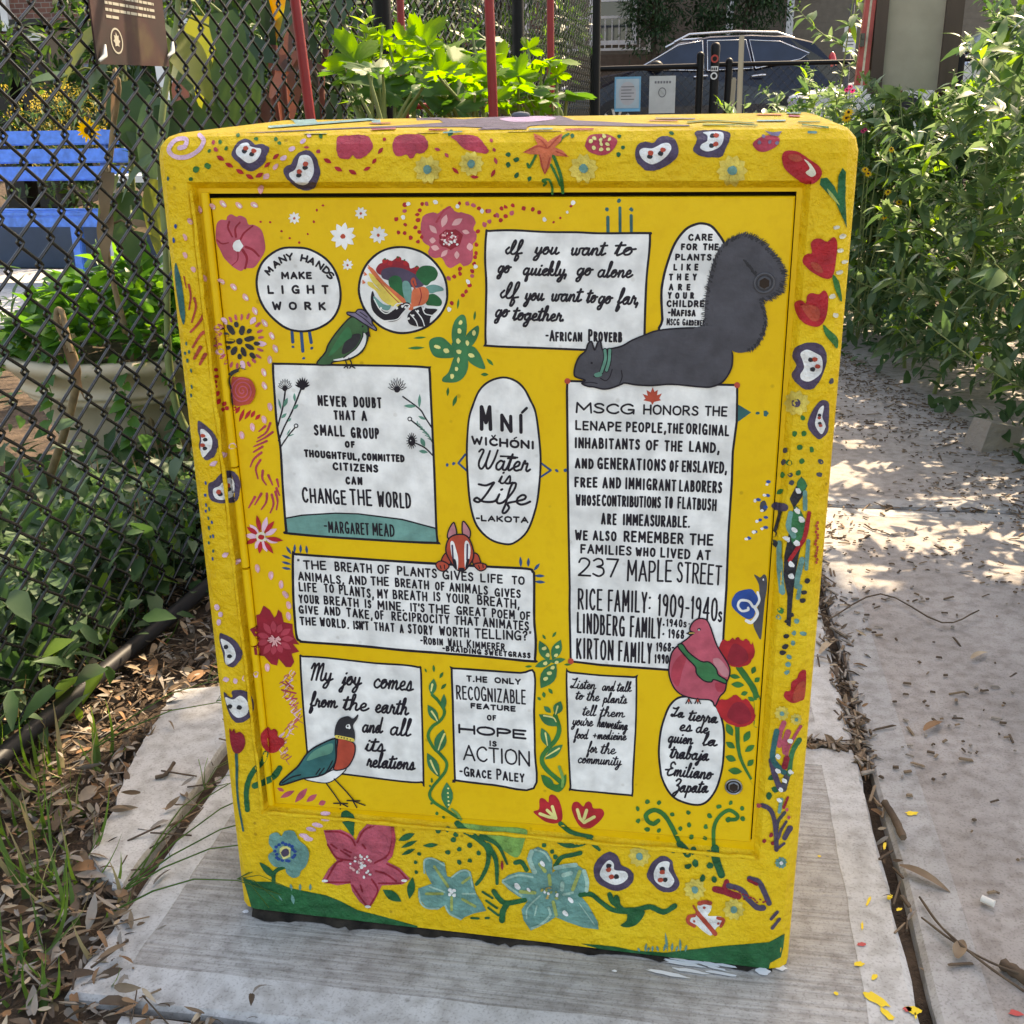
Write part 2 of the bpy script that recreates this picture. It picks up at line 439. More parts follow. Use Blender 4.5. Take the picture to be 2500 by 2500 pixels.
    def panel(s, t, pts, w, fill='white', edge='black', L=0, smooth=True, skip=None):
        P = spline([T(t, *p) for p in pts], True, 4) if smooth else [T(t, *p) for p in pts]
        s._tri(P, fill, L); s.ribbon(P, w/4.0, edge, L + 1, True)
        return s
    # ---- lettering
    def _strokes(s, sts, p0, ux, uy, w, c, L):
        for k, st in enumerate(sts):
            s.ribbon([p0 + ux*q.x + uy*q.y for q in st], w, c, L + (k % 3))
    def text(s, t, x0, y0, x1, y1, h, txt, w=20, c='black', L=2):
        """Block capitals on the base line (x0,y0)-(x1,y1), h tall; lower-case letters become small capitals."""
        a, b = T(t, x0, y0), T(t, x1, y1); e_ = (b - a).normalized()*w/8.0; a, b = a + e_, b - e_; adv = []
        for ch in txt:
            g = CAPS.get(ch.upper()); sc = .8 if ch.islower() else 1.0
            adv.append((g[0] if g else .35)*sc)
        n1 = max(1, len(txt) - 1); sm = sum(adv); Lp = (b - a).length; g = w/4.0*1.5
        gap = max(.14, min(.9*sm/n1, g*sm/max(Lp - g*n1, .2*Lp)))
        tot = sm + gap*(len(txt) - 1); d = (b - a)/tot; h4 = h/4.0; x = 0.0
        for ch, wd in zip(txt, adv):
            g = CAPS.get(ch.upper())
            if g:
                sc = .8 if ch.islower() else 1.0; w_ = w*.55 if ch == '"' else w
                p0 = a + d*x; uy = up_at(p0)*h4*sc*rnd(.96, 1.04)
                s._strokes(g[1], p0 + Vector((rnd(-.3, .3), rnd(-.4, .4))), d*sc*1.0, uy, w_/4.0, c, L)
            x += wd + gap
        return s
    def glyph(s, t, x, y, h, wd, deg, ch, w=20, c='black', L=2):
        g = CAPS[ch]; a = radians(deg); ux = Vector((cos(a), sin(a)))*wd/4.0/g[0]; uy = Vector((sin(a), -cos(a)))*h/4.0
        p0 = T(t, x, y) - ux*g[0]/2 - uy*.5
        s._strokes(g[1], p0, ux, uy, w/4.0, c, L)
        return s
    def script(s, t, x0, y0, x1, y1, h, txt, w=19, c='black', L=2, slant=.22):
        """A joined, slanted hand: one running line per word."""
        a, b = T(t, x0, y0), T(t, x1, y1); tot = sum(CUR[ch][0] for ch in txt if ch in CUR)
        h4 = h/4.0; d = (b - a)*.90/tot; a = a - Vector((slant*h4*.14, 0)) + (b - a).normalized()*w/8.0; x = 0.0; run = []; extra = []
        for ch in txt:
            if ch not in CUR: continue
            wd, pts, ex, joined = CUR[ch]
            if not joined and run: extra.append(run); run = []
            if run and pts and (ch.islower()): run = run[:-1]
            run += [(x + q[0], q[1]) for q in pts]
            for e in ex: extra.append([(x + q[0], q[1]) for q in e])
            if not joined: extra.append(run); run = []
            x += wd
        if run: extra.append(run)
        uy = up_at(a)*h4
        for k, r in enumerate(extra):
            if len(r) < 2: continue
            P = spline([a + d*q[0] + uy*q[1] + Vector((slant*h4*q[1], 0)) for q in r], False, 5)
            s.ribbon(P, w/4.0, c, L + (k % 3))
        return s
    def done(s):
        if not s.mb.f: return None
        o = s.mb.build(s.name, [pmat(c, s.rough) for c in s.mats], s.parent)
        if s.label: o["label"] = s.label
        return o

def _cap(w, txt):
    out = []
    for st in txt.split('|'):
        sm = st.startswith('~'); pts = [tuple(float(q) for q in p.split(',')) for p in st.lstrip('~').split()]
        out.append(spline(pts, False, 5) if sm else [Vector(p) for p in pts])
    return (w, out)
CAPS = {k: _cap(*v) for k, v in {
    'A': (.74, "0,0 .37,1 .74,0|.14,.34 .6,.34"), 'B': (.6, "0,0 0,1|~0,1 .38,.97 .5,.77 .38,.56 0,.53|~0,.53 .46,.5 .6,.27 .44,.03 0,0"),
    'C': (.66, "~.64,.82 .5,.97 .3,.97 .08,.77 0,.48 .09,.18 .3,.02 .5,.02 .66,.17"), 'D': (.68, "0,0 0,1|~0,1 .36,.95 .6,.76 .68,.5 .6,.22 .34,.04 0,0"),
    'E': (.54, ".54,1 0,1 0,0 .54,0|0,.52 .46,.52"), 'F': (.52, ".52,1 0,1 0,0|0,.52 .44,.52"),
    'G': (.72, "~.66,.84 .5,.98 .3,.97 .08,.77 0,.48 .09,.17 .3,.01 .52,.03 .68,.2|.42,.42 .72,.42 .71,.02"), 'H': (.68, "0,0 0,1|.68,0 .68,1|0,.5 .68,.5"),
    'I': (.14, ".07,0 .07,1"), 'J': (.46, "~.46,1 .46,.25 .36,.02 .14,.02 0,.2"), 'K': (.62, "0,0 0,1|.6,1 0,.42|.16,.56 .62,0"), 'L': (.52, "0,1 0,0 .52,0"),
    'M': (.84, "0,0 .04,1 .42,.3 .8,1 .84,0"), 'N': (.68, "0,0 0,1 .68,0 .68,1"), 'O': (.76, "~.38,1 .1,.86 0,.5 .1,.14 .38,0 .66,.14 .76,.5 .66,.86 .38,1"),
    'P': (.58, "0,0 0,1|~0,1 .4,.97 .57,.76 .42,.5 0,.46"), 'Q': (.76, "~.38,1 .1,.86 0,.5 .1,.14 .38,0 .66,.14 .76,.5 .66,.86 .38,1|.45,.25 .78,-.06"),
    'R': (.62, "0,0 0,1|~0,1 .42,.97 .57,.76 .42,.52 0,.48|.26,.48 .62,0"), 'S': (.56, "~.53,.83 .4,.97 .18,.96 .05,.8 .15,.6 .4,.46 .54,.27 .44,.06 .2,.01 0,.14"),
    'T': (.62, "0,1 .62,1|.31,1 .31,0"), 'U': (.66, "~0,1 0,.3 .1,.06 .33,0 .56,.06 .66,.3 .66,1"), 'V': (.68, "0,1 .34,0 .68,1"), 'W': (.92, "0,1 .22,0 .46,.72 .7,0 .92,1"),
    'X': (.64, "0,0 .64,1|0,1 .64,0"), 'Y': (.64, "0,1 .32,.48 .64,1|.32,.48 .32,0"), 'Z': (.62, "0,1 .6,1 0,0 .62,0"),
    '0': (.58, "~.29,1 .07,.85 0,.5 .07,.15 .29,0 .51,.15 .58,.5 .51,.85 .29,1"), '1': (.2, ".02,.82 .14,1 .14,0"), '2': (.6, "~.02,.76 .12,.96 .34,1 .54,.86 .52,.62 .3,.32 0,.01|0,0 .6,0"),
    '3': (.56, "~.03,.88 .24,1 .46,.92 .48,.66 .2,.54|~.2,.54 .5,.46 .54,.18 .3,0 0,.12"), '4': (.62, ".48,0 .48,1 0,.3 .62,.3"), '6': (.56, "~.44,.98 .16,.74 .02,.36 .1,.06 .32,0 .52,.14 .52,.38 .3,.5 .06,.34"),
    '7': (.58, "0,1 .58,1 .2,0"), '8': (.54, "~.27,.54 .05,.74 .12,.95 .28,1 .46,.92 .48,.72 .27,.54 .03,.3 .08,.06 .28,0 .48,.08 .52,.3 .27,.54"), '9': (.54, "~.5,.68 .3,.5 .06,.6 .03,.84 .24,1 .46,.9 .5,.66 .46,.3 .36,0"),
    ',': (.12, ".1,.1 .02,-.18"), '.': (.1, ".03,.02 .09,.04"), '-': (.3, "0,.46 .3,.46"), "'": (.1, ".07,1.0 .04,.78"), '"': (.24, ".05,1.02 .02,.8|.2,1.02 .17,.8"), ':': (.1, ".04,.2 .08,.22|.04,.7 .08,.72"),
    '?': (.46, "~.02,.82 .18,1 .42,.92 .42,.68 .22,.5 .2,.28|.19,.03 .23,.05"), '+': (.5, "0,.5 .5,.5|.25,.2 .25,.8")}.items()}
CUR = {}
def _cur(ch, w, pts, ex="", joined=True):
    P = lambda q: [tuple(float(v) for v in p.split(',')) for p in q.split()]
    CUR[ch] = (w, P(pts), [P(e) for e in ex.split('|') if e], joined)
_cur('a', .56, ".38,.40 .22,.46 .06,.28 .08,.06 .22,0 .35,.16 .41,.44 .38,.12 .46,0 .60,.10")
_cur('b', .5, ".06,.15 .22,.7 .24,.98 .14,.95 .1,.5 .1,.08 .22,0 .36,.12 .36,.34 .25,.42 .40,.34 .54,.38")
_cur('c', .42, ".36,.36 .24,.46 .07,.3 .07,.1 .2,0 .34,.05 .48,.16")
_cur('d', .56, ".36,.40 .2,.46 .05,.26 .08,.05 .2,0 .34,.2 .44,1 .38,.4 .38,.1 .46,0 .60,.10")
_cur('e', .42, ".05,.14 .28,.26 .31,.41 .2,.46 .08,.3 .08,.1 .2,0 .34,.04 .48,.16")
_cur('f', .36, ".05,.12 .26,.62 .3,.98 .2,1 .14,.7 .1,.0 .05,-.4 .14,-.44 .23,-.2 .16,.02 .38,.10")
_cur('g', .5, ".36,.41 .2,.46 .06,.28 .08,.06 .2,.02 .34,.2 .4,.45 .36,.0 .26,-.38 .1,-.42 .09,-.25 .3,-.06 .54,.12")
_cur('h', .52, ".06,.15 .22,.7 .24,.98 .14,.95 .1,.5 .06,0 .12,.25 .26,.45 .36,.38 .34,.1 .42,0 .56,.10")
_cur('i', .29, ".04,.1 .14,.44 .1,.12 .18,0 .33,.10", ".17,.66 .20,.69")
_cur('j', .3, ".05,.1 .2,.44 .14,-.1 .06,-.40 -.07,-.38 .0,-.2 .34,.12", ".22,.66 .25,.69")
_cur('k', .46, ".06,.15 .22,.7 .24,.98 .14,.95 .1,.5 .06,0 .12,.22 .28,.44 .3,.28 .14,.22 .3,.02 .50,.10")
_cur('l', .31, ".04,.12 .2,.65 .24,.98 .14,.98 .1,.5 .1,.1 .18,0 .35,.10")
_cur('m', .7, ".02,.2 .1,.43 .08,.02 .14,.28 .26,.45 .32,.34 .28,.02 .36,.28 .48,.45 .54,.34 .52,.08 .6,0 .74,.10")
_cur('n', .52, ".02,.2 .1,.43 .08,.02 .14,.28 .28,.45 .36,.34 .34,.08 .42,0 .56,.10")
_cur('o', .46, ".3,.42 .14,.44 .05,.22 .12,.02 .28,.04 .36,.24 .26,.43 .34,.36 .50,.38")
_cur('p', .46, ".04,.1 .12,.45 .06,-.42 .1,.1 .2,.43 .34,.38 .36,.14 .26,.0 .14,.06 .3,.02 .50,.10")
_cur('q', .52, ".36,.41 .2,.46 .06,.28 .08,.06 .2,.02 .34,.2 .38,.45 .32,-.1 .28,-.44 .38,-.38 .38,-.05 .56,.10")
_cur('r', .43, ".04,.1 .1,.43 .15,.52 .18,.38 .3,.38 .28,.1 .36,0 .48,.10")
_cur('s', .4, ".04,.06 .22,.49 .3,.2 .25,.01 .08,.03 .22,-.01 .45,.08")
_cur('t', .32, ".04,.1 .2,.82 .14,.3 .12,.06 .2,0 .37,.11", ".0,.6 .38,.64")
_cur('u', .53, ".04,.12 .12,.44 .08,.1 .16,0 .3,.14 .38,.44 .36,.1 .44,0 .58,.10")
_cur('v', .46, ".02,.2 .1,.43 .12,.1 .2,0 .32,.2 .34,.43 .52,.38")
_cur('w', .66, ".04,.3 .08,.44 .08,.1 .16,0 .28,.12 .32,.43 .3,.1 .38,0 .5,.14 .54,.43 .70,.38")
_cur('y', .48, ".04,.12 .1,.44 .1,.12 .2,.02 .32,.16 .38,.44 .32,-.1 .2,-.40 .04,-.4 .08,-.22 .3,-.02 .53,.12")
_cur('I', .5, ".12,.5 -.02,.26 .1,.04 .3,.3 .44,.82 .38,1 .28,.7 .26,.2 .36,.02 .52,.12")
_cur('W', .95, ".0,.86 .1,.98 .22,.9 .1,.4 .14,.1 .3,.0 .44,.3 .54,.92 .46,.3 .56,.03 .7,.1 .84,.5 .92,.98", "", False)
_cur('L', .6, ".05,.88 .28,.84 .5,1 .46,.82 .3,.3 .15,.02 .0,.1 .08,.22 .3,.05 .62,.02")
_cur('M', .8, ".0,.7 .1,.97 .18,.9 .12,.3 .08,.02 .2,.7 .38,1 .42,.8 .36,.02 .46,.65 .64,1 .68,.8 .62,.15 .7,0 .84,.12")
_cur('E', .52, ".45,.86 .3,1 .12,.88 .15,.62 .32,.55 .1,.45 .0,.2 .1,.0 .35,.05 .54,.2")
_cur('Z', .52, ".02,.85 .2,1 .42,.9 .35,.65 .18,.5 .38,.42 .4,.1 .2,-.3 .06,-.3 .1,-.08 .54,.1")
_cur(',', .18, ".08,.06 .02,-.2", "", False); _cur('.', .14, ".04,.02 .07,.04", "", False); _cur("'", .08, ".06,.72 .03,.55", "", False); _cur('-', .3, ".0,.35 .26,.37", "", False); _cur('+', .4, ".02,.3 .34,.3", ".18,.12 .18,.5", False)
# ------------------------------------------------------------------ the paintings on the door
# "many hands" roundel
p = Paint("painted_quote", door, "round white quote reading many hands make light work")
p.panel('A', [(905,538),(1030,558),(1180,645),(1275,770),(1322,930),(1318,1090),(1250,1230),(1120,1320),(960,1355),(800,1325),(660,1220),(560,1090),(510,930),(520,780),(590,650),(740,550)], 22)
for ch, x, y, a in (("M",628,765,-48),("A",695,697,-36),("N",762,650,-25),("Y",830,628,-10),("H",972,642,12),("A",1045,668,24),("N",1125,710,33),("D",1190,760,40),("S",1228,808,35)): p.glyph('A', x, y, 56, 54, a, ch, 19)
p.text('A', 748,838, 1050,836, 55, "MAKE", 20).text('A', 615,980, 1215,982, 68, "L I G H T", 21).text('A', 660,1138, 1185,1140, 64, "W O R K", 21)
for a, b in (((852,1358),(860,1460)),((942,1360),(958,1550)),((1022,1358),(1040,1465))): p.line('A', [a, b], 30, 'blue', 0)
p.dots('A', [(862,1506),(1046,1518),(967,1618)], 15, 'blue').done()
# vegetables roundel
p = Paint("painted_roundel", door, "round white picture of two hands full of vegetables")
p.panel('B', [(-20,532),(100,550),(220,600),(330,700),(410,830),(435,960),(425,1080),(360,1200),(250,1300),(120,1355),(-20,1372),(-150,1340),(-260,1270),(-370,1140),(-425,980),(-410,830),(-350,700),(-250,600),(-140,548)], 22)
p.poly('B', [(-260,760),(-230,700),(-180,680),(-150,650),(-110,670),(-60,640),(-20,660),(10,660),(60,690),(75,740),(120,730),(175,740),(150,800),(0,830),(-200,810)], 'wine', 1).dots('B', [(-175,670),(-40,650),(30,690),(140,740),(-120,690)], 26, 'red', 2)
p.dots('B', [(-170,650),(-45,632),(20,660),(140,722)], 10, 'dgreen', 3)
p.poly('B', [(-200,760),(-120,730),(0,740),(110,790),(200,850),(210,900),(140,930),(0,900),(-130,860),(-200,830)], 'purple', 2)
p.poly('B', [(130,800),(170,730),(240,712),(310,730),(345,790),(320,850),(280,870),(230,910),(170,860)], 'dgreen', 2).poly('B', [(230,920),(300,898),(380,920),(400,955),(330,970),(280,985),(230,960)], 'teal', 2).poly('B', [(240,1010),(310,990),(380,1050),(370,1105),(290,1105),(230,1090)], 'dgreen', 2)
p.poly('B', [(-135,850),(-80,810),(-20,830),(10,900),(60,880),(90,960),(80,1060),(30,1090),(-60,1030),(-120,930)], 'dgreen', 3).poly('B', [(0,880),(50,865),(85,930),(85,1060),(50,1090),(10,1000)], 'teal', 4)
p.poly('B', [(100,950),(150,930),(210,920),(255,960),(250,1040),(210,1090),(130,1110),(90,1110),(85,1030)], 'orange', 4).line('B', [(170,935),(185,1010),(160,1100)], 8, 'wine', 5).line('B', [(120,935),(90,870),(110,840),(130,900)], 20, 'ored', 5)
p.poly('B', [(-330,740),(-290,740),(-180,870),(0,1020),(100,1110),(90,1150),(30,1120),(-150,980),(-270,830)], 'orange', 3)
p.poly('B', [(-330,790),(-290,800),(-250,850),(-220,870),(0,1080),(-10,1110),(-70,1100),(-240,930),(-300,860)], 'pale', 4).poly('B', [(-340,870),(-290,880),(-260,920),(-60,1090),(-100,1110),(-200,1050),(-260,960),(-330,910)], 'pale', 5)
for q in ((-350,800),(-365,880),(-310,735)):
    for a in (-.6, 0, .6): p.line('B', [q, (q[0]-28*cos(a), q[1]-28*sin(a) - 8)], 9, 'orange', 5)
p.line('B', [(-250,840),(-120,990),(-20,1090)], 9, 'ored', 5)
p.poly('B', [(-290,960),(-310,1040),(-290,1150),(-210,1230),(-120,1260),(-40,1240),(10,1170),(70,1100),(50,1070),(-20,1090),(-90,1150),(-180,1160),(-250,1080)], 'black', 5)
p.poly('B', [(50,1200),(90,1150),(130,1130),(190,1110),(240,1130),(340,1140),(290,1195),(270,1230),(260,1285),(200,1310),(110,1300),(60,1270)], 'black', 5)
p.poly('B', [(-280,1010),(-200,1080),(-150,1100),(-110,1100),(-140,1150),(-210,1130),(-270,1070)], 'teal', 6)
for q in ([(-275,1040),(-220,1140),(-150,1180),(-60,1110)], [(-210,1255),(-60,1240),(0,1180),(60,1110)], [(-110,1160),(-60,1090),(0,1080)], [(80,1190),(130,1250),(150,1305)], [(130,1150),(190,1230),(215,1300)], [(190,1110),(220,1180),(290,1200)], [(0,1120),(30,1090),(70,1110),(0,1200)]): p.line('B', q, 10, 'white', 6)
p.dots('B', [(-55,1130),(-210,1130),(150,1160),(105,1200),(210,1130),(60,1230),(0,1110),(30,1120)], 13, 'white', 7).done()
# "if you want to go quickly"
p = Paint("painted_quote", door, "white quote in joined handwriting about going quickly and going far")
p.panel('B', [(818,395),(850,375),(1070,368),(1400,385),(1700,388),(1932,398),(2395,396),(2415,412),(2410,560),(2385,800),(2372,1050),(2362,1390),(2365,1560),(1780,1536),(1300,1516),(850,1497),(812,1460),(812,1200),(818,900),(806,640)], 22)
for w, x0, y0, x1, y1, h in (("If",1000,602,1170,604,135),("you",1280,600,1535,600,140),("want",1632,608,2000,610,145),("to",2055,610,2270,608,150),("go",920,782,1050,780,135),("quickly,",1165,800,1650,815,135),("go",1690,806,1850,806,140),("alone",1893,822,2262,828,145),
        ("If",950,1032,1135,1036,155),("you",1185,1050,1385,1052,140),("want",1440,1056,1760,1062,145),("to",1785,1070,1890,1072,140),("go",1900,1080,2040,1082,140),("far,",2085,1088,2325,1090,150),("go",895,1213,1035,1210,140),("together.",1065,1240,1625,1256,140)): p.script('B', x0, y0, x1, y1, h, w, 21)
p.text('B', 1395,1442, 1755,1450, 98, "-African", 19).text('B', 1812,1445, 2144,1456, 104, "Proverb", 20).done()
# "care for the plants"
p = Paint("painted_quote", door, "white arch shaped quote about caring for the plants, half hidden by the squirrel tail")
p.panel('C', [(618,1370),(605,1240),(595,1000),(610,860),(650,700),(725,500),(830,362),(930,310),(1000,302),(1080,326),(1150,402),(1215,510),(1270,700),(1280,1000),(1250,1370)], 24)
for w, x0, y0, x1, h in (("CARE",855,462,1095,54),("FOR THE",785,556,1155,52),("PLANTS",728,655,1085,50),("L I K E",712,752,955,50),("T H E Y",668,850,940,52),("A R E",665,946,880,50),("Y O U R",655,1030,915,50),("CHILDREN",645,1110,1075,54),("-Nafisa",655,1200,930,62)): p.text('C', x0, y0, x1, y0+2, h, w, 18)
p.text('C', 645,1292, 1020,1296, 58, "MSCG Gardener", 12)
p.done()
p = Paint("painted_dashes", door)
for x, y in ((72,240),(190,150),(300,225)): p.line('C', [(x, y), (x+2, 385)], 30, 'dteal', 0)
p.dots('C', [(63,163),(180,80),(302,165)], 19, 'dteal').done()
# grey squirrel
p = Paint("painted_squirrel", door, "charcoal squirrel with a bushy tail and a green scarf", lay=2)
tail = [(1030,1330),(1020,1100),(1055,850),(1110,650),(1180,520),(1280,440),(1400,400),(1530,440),(1650,540),(1750,660),(1800,760),(1790,900),(1740,980),(1650,1030),(1585,1060),(1610,1150),(1625,1280),(1590,1400),(1520,1510),(1400,1560),(1290,1545),(1150,1420)]
p.poly('C', tail, 'grey', 0)
sp = spline(tail, True, 9); cen = Vector((1330, 950))
for i, q in enumerate(sp[:-30]):
    d = (q - cen).normalized(); tt = Vector((-d.y, d.x))
    for k in range(2):
        a = q - d*rnd(18, 40) + tt*rnd(-12, 12); b = q + d*rnd(4, 26) + tt*rnd(2, 40)
        p.line('C', [tuple(a), tuple(b)], rnd(9, 16), random.choice(['dgrey', 'grey', 'dgrey']), 1 + k, taper=.7)
for i in range(26): p.line('C', [(1410 + i*4 + rnd(-15,15), 660 + i*5 + rnd(-10,10)), (1425 + i*4 + rnd(-12,12), 700 + i*5)], 13, 'dgrey', 2, taper=.6)
p.panel('C', [(-145,1545),(-120,1475),(-85,1455),(-62,1525),(-48,1525),(-25,1460),(2,1452),(18,1525),(60,1528),(200,1500),(310,1440),(430,1390),(560,1345),(800,1322),(1030,1325),(1150,1380),(1275,1540),(1288,1640),(1270,1730),(1200,1840),(1100,1890),(1000,1897),(700,1870),(500,1882),(350,1875),(240,1857),(200,1872),(100,1908),(20,1916),(-60,1896),(-120,1890),(-180,1862),(-150,1830),(-235,1800),(-255,1770),(-245,1690),(-205,1600)], 16, 'grey', 'black', 2)
p.poly('C', [(900,1335),(1100,1300),(1250,1420),(1280,1560),(1230,1600),(1080,1480)], 'grey', 4)
p.line('C', [(205,1735),(212,1800),(190,1860)], 10, 'black', 4).line('C', [(115,1725),(90,1800),(50,1835),(0,1810)], 10, 'black', 4).line('C', [(-70,1790),(-40,1800),(-10,1780)], 8, 'black', 4).line('C', [(-180,1862),(-100,1850),(-30,1862)], 9, 'black', 4)
for a in ([(45,1538),(48,1630),(10,1750)], [(92,1535),(85,1640),(60,1732)]): p.line('C', a, 46, 'black', 4).line('C', a, 28, 'scarf', 5)
p.poly('C', [(-60,1770),(0,1750),(15,1785),(-40,1800)], 'scarf', 5).blob('C', -84, 1662, 11, 11, 'black', L=5).done()
# Margaret Mead panel
p = Paint("painted_quote", door, "white quote about a small group changing the world, with black flowers and a green hill")
p.panel('D', [(668,-240),(700,-260),(1100,-252),(1500,-245),(1932,-238),(2170,-225),(2195,-200),(2205,0),(2222,360),(2242,800),(2262,1350),(2275,1480),(2262,1490),(1932,1476),(1200,1430),(810,1395),(795,1370),(785,1250),(760,900),(740,560),(705,330),(680,0)], 22)
p.panel('D', [(790,1248),(950,1218),(1280,1198),(1500,1205),(1700,1230),(1932,1260),(2262,1348),(2270,1484),(1932,1474),(1200,1428),(805,1390)], 14, 'teal', 'black', 1, False)
for w, x0, y0, x1, y1, h in (("NEVER",1105,140,1388,156,88),("DOUBT",1455,156,1730,166,92),("THAT",1262,278,1478,284,78),("A",1532,288,1588,290,84),("SMALL",1068,430,1372,444,90),("GROUP",1428,455,1708,467,92),("OF",1370,550,1470,552,50),("THOUGHTFUL,",970,640,1518,678,56),("COMMITTED",1535,674,1955,694,56),("CITIZENS",1250,770,1698,796,62),("CAN",1375,910,1542,916,62),
        ("CHANGE",955,1085,1388,1110,132),("THE",1420,1108,1638,1120,142),("WORLD",1690,1128,2020,1146,138)): p.text('D', x0, y0, x1, y1, h, w, 20)
p.text('D', 1165,1362, 1200,1364, 90, "-", 15, L=4).text('D', 1210,1382, 1612,1406, 104, "MARGARET", 15, L=4).text('D', 1640,1408, 1858,1426, 112, "MEAD", 15, L=4)
for q, w in (([(790,-40),(780,60),(760,180),(715,345)],16),([(955,-50),(860,190),(780,350),(722,490)],16),([(880,365),(810,450),(735,562)],14),([(1935,60),(2097,180),(2150,260),(2215,360)],14),([(2015,290),(2160,410),(2225,505)],14),([(2050,510),(2150,560),(2228,635)],14)): p.line('D', q, w, 'black', 2)
for a, b, w in (((720,80),(748,190),22),((810,70),(770,165),38),((800,222),(748,272),30),((875,25),(880,110),26),((915,135),(865,185),30),((845,270),(812,305),20),((840,372),(800,440),14),((875,425),(810,450),12),((2100,35),(2095,170),30),((1945,150),(2065,155),36),((2085,250),(2160,285),26),((2110,460),(2150,550),44),((2090,590),(2180,605),34)): p.dab('D', a, b, w, 'scarf', 2)
for i in range(6): p.line('D', [(2050 + i*26, 318 + i*30), (2085 + i*26, 322 + i*33)], 7, 'scarf', 2); p.line('D', [(2075 + i*22, 300 + i*26), (2090 + i*25, 345 + i*28)], 7, 'scarf', 3)
for cx, cy, r, fill in ((785,-35,72,0),(955,-45,76,1),(1880,-20,95,2)):
    for k in range(9):
        a = -pi/2 + (k - 4)*.36; q = (cx + r*cos(a), cy + r*sin(a)*1.15)
        p.dab('D', (cx, cy + 20), q, 26 if fill != 1 else 22, 'black', 3)
        if fill != 1: p.dab('D', (cx + (q[0]-cx)*.3, cy + 14 + (q[1]-cy)*.3), (cx + (q[0]-cx)*.9, cy + (q[1]-cy)*.9), 9, 'white', 4)
    p.blob('D', cx, cy + 22, 26, 18, 'black', L=5)
for x, y, r in ((893,345,23),(2003,278,24)): p.blob('D', x, y, r, r, 'black', L=3, wob=.03).blob('D', x, y, r*.55, r*.55, 'white', L=4, wob=.03)
for k in range(16): a = 2*pi*k/16; p.line('D', [(2022,492), (2022 + 52*cos(a), 492 + 78*sin(a))], 15, 'black', 3, taper=.6)
p.blob('D', 2022, 492, 34, 46, 'black', L=5).blob('D', 2012, 488, 5, 7, 'white', L=6).done()
# hummingbird in a hat
p = Paint("painted_bird", door, "green bird in a purple hat standing on the quote below it", lay=2)
p.panel('A', [(1095,1672),(1180,1560),(1210,1480),(1300,1350),(1430,1215),(1520,1230),(1590,1290),(1600,1370),(1590,1440),(1540,1550),(1430,1620),(1330,1640),(1250,1655),(1225,1680)], 14, 'bird', 'black', 0)
p.poly('A', [(1260,1630),(1380,1600),(1480,1520),(1540,1430),(1555,1370),(1580,1400),(1565,1490),(1500,1570),(1400,1620),(1300,1640)], 'white', 2).line('A', [(1360,1610),(1480,1520),(1540,1420),(1550,1360)], 10, 'black', 3)
p.poly('A', [(1380,1440),(1460,1380),(1530,1390),(1480,1500),(1380,1570),(1340,1560)], 'dgrey', 2).poly('A', [(1300,1430),(1400,1310),(1440,1400),(1380,1450),(1260,1570),(1210,1590)], 'forest', 2)
p.panel('A', [(1398,1165),(1470,1170),(1500,1140),(1560,1150),(1630,1230),(1640,1275),(1675,1320),(1670,1345),(1560,1280),(1470,1220),(1400,1190)], 12, 'lav', 'black', 3)
p.line('A', [(1480,1175),(1560,1230),(1640,1300)], 9, 'black', 5).line('A', [(1520,1165),(1590,1215)], 9, 'black', 5)
p.poly('A', [(1565,1370),(1610,1350),(1622,1410),(1590,1395)], 'black', 4, False).blob('A', 1545, 1305, 9, 10, 'black', L=4)
for q in ([(1375,1630),(1388,1680),(1365,1710)], [(1410,1615),(1435,1660),(1430,1700)], [(1388,1685),(1400,1712)], [(1435,1690),(1470,1712)], [(1430,1690),(1420,1712)]): p.line('A', q, 12, 'black', 4)
p.done()
# water is life
p = Paint("painted_quote", door, "tall white oval quote saying water is life")
p.panel('E', [(985,-127),(850,-90),(750,0),(685,150),(645,300),(627,600),(640,900),(665,1130),(725,1320),(850,1450),(1000,1500),(1100,1482),(1220,1370),(1300,1150),(1332,950),(1348,700),(1335,480),(1300,220),(1250,100),(1185,-20),(1100,-95)], 20)
p.text('E', 755,378, 878,380, 220, "M", 36).text('E', 955,385, 1075,402, 150, "N", 34).text('E', 1150,408, 1164,408, 165, "I", 34).line('E', [(1168,215),(1212,172)], 26, 'black', 3)
p.text('E', 672,518, 1290,568, 66, "WICHONI", 22).line('E', [(872,440),(888,458),(905,438)], 14, 'black', 3).line('E', [(1090,470),(1112,458)], 14, 'black', 3)
p.script('E', 712,760, 1285,792, 190, "Water", 21).line('E', [(958,642),(1050,645),(1122,655)], 18, 'black', 4).script('E', 925,903, 1075,910, 150, "is", 19).script('E', 690,1090, 1275,1118, 200, "Life", 22).text('E', 715,1268, 1230,1288, 46, "-LAKOTA", 17).done()
p = Paint("painted_arrow", door)
p.line('E', [(612,625),(545,710),(628,785)], 20, 'blue', 0, False).line('E', [(1355,712),(1447,780),(1355,842)], 20, 'blue', 0, False).dots('E', [(500,715),(436,728),(1505,783),(1590,780)], 16, 'blue').done()
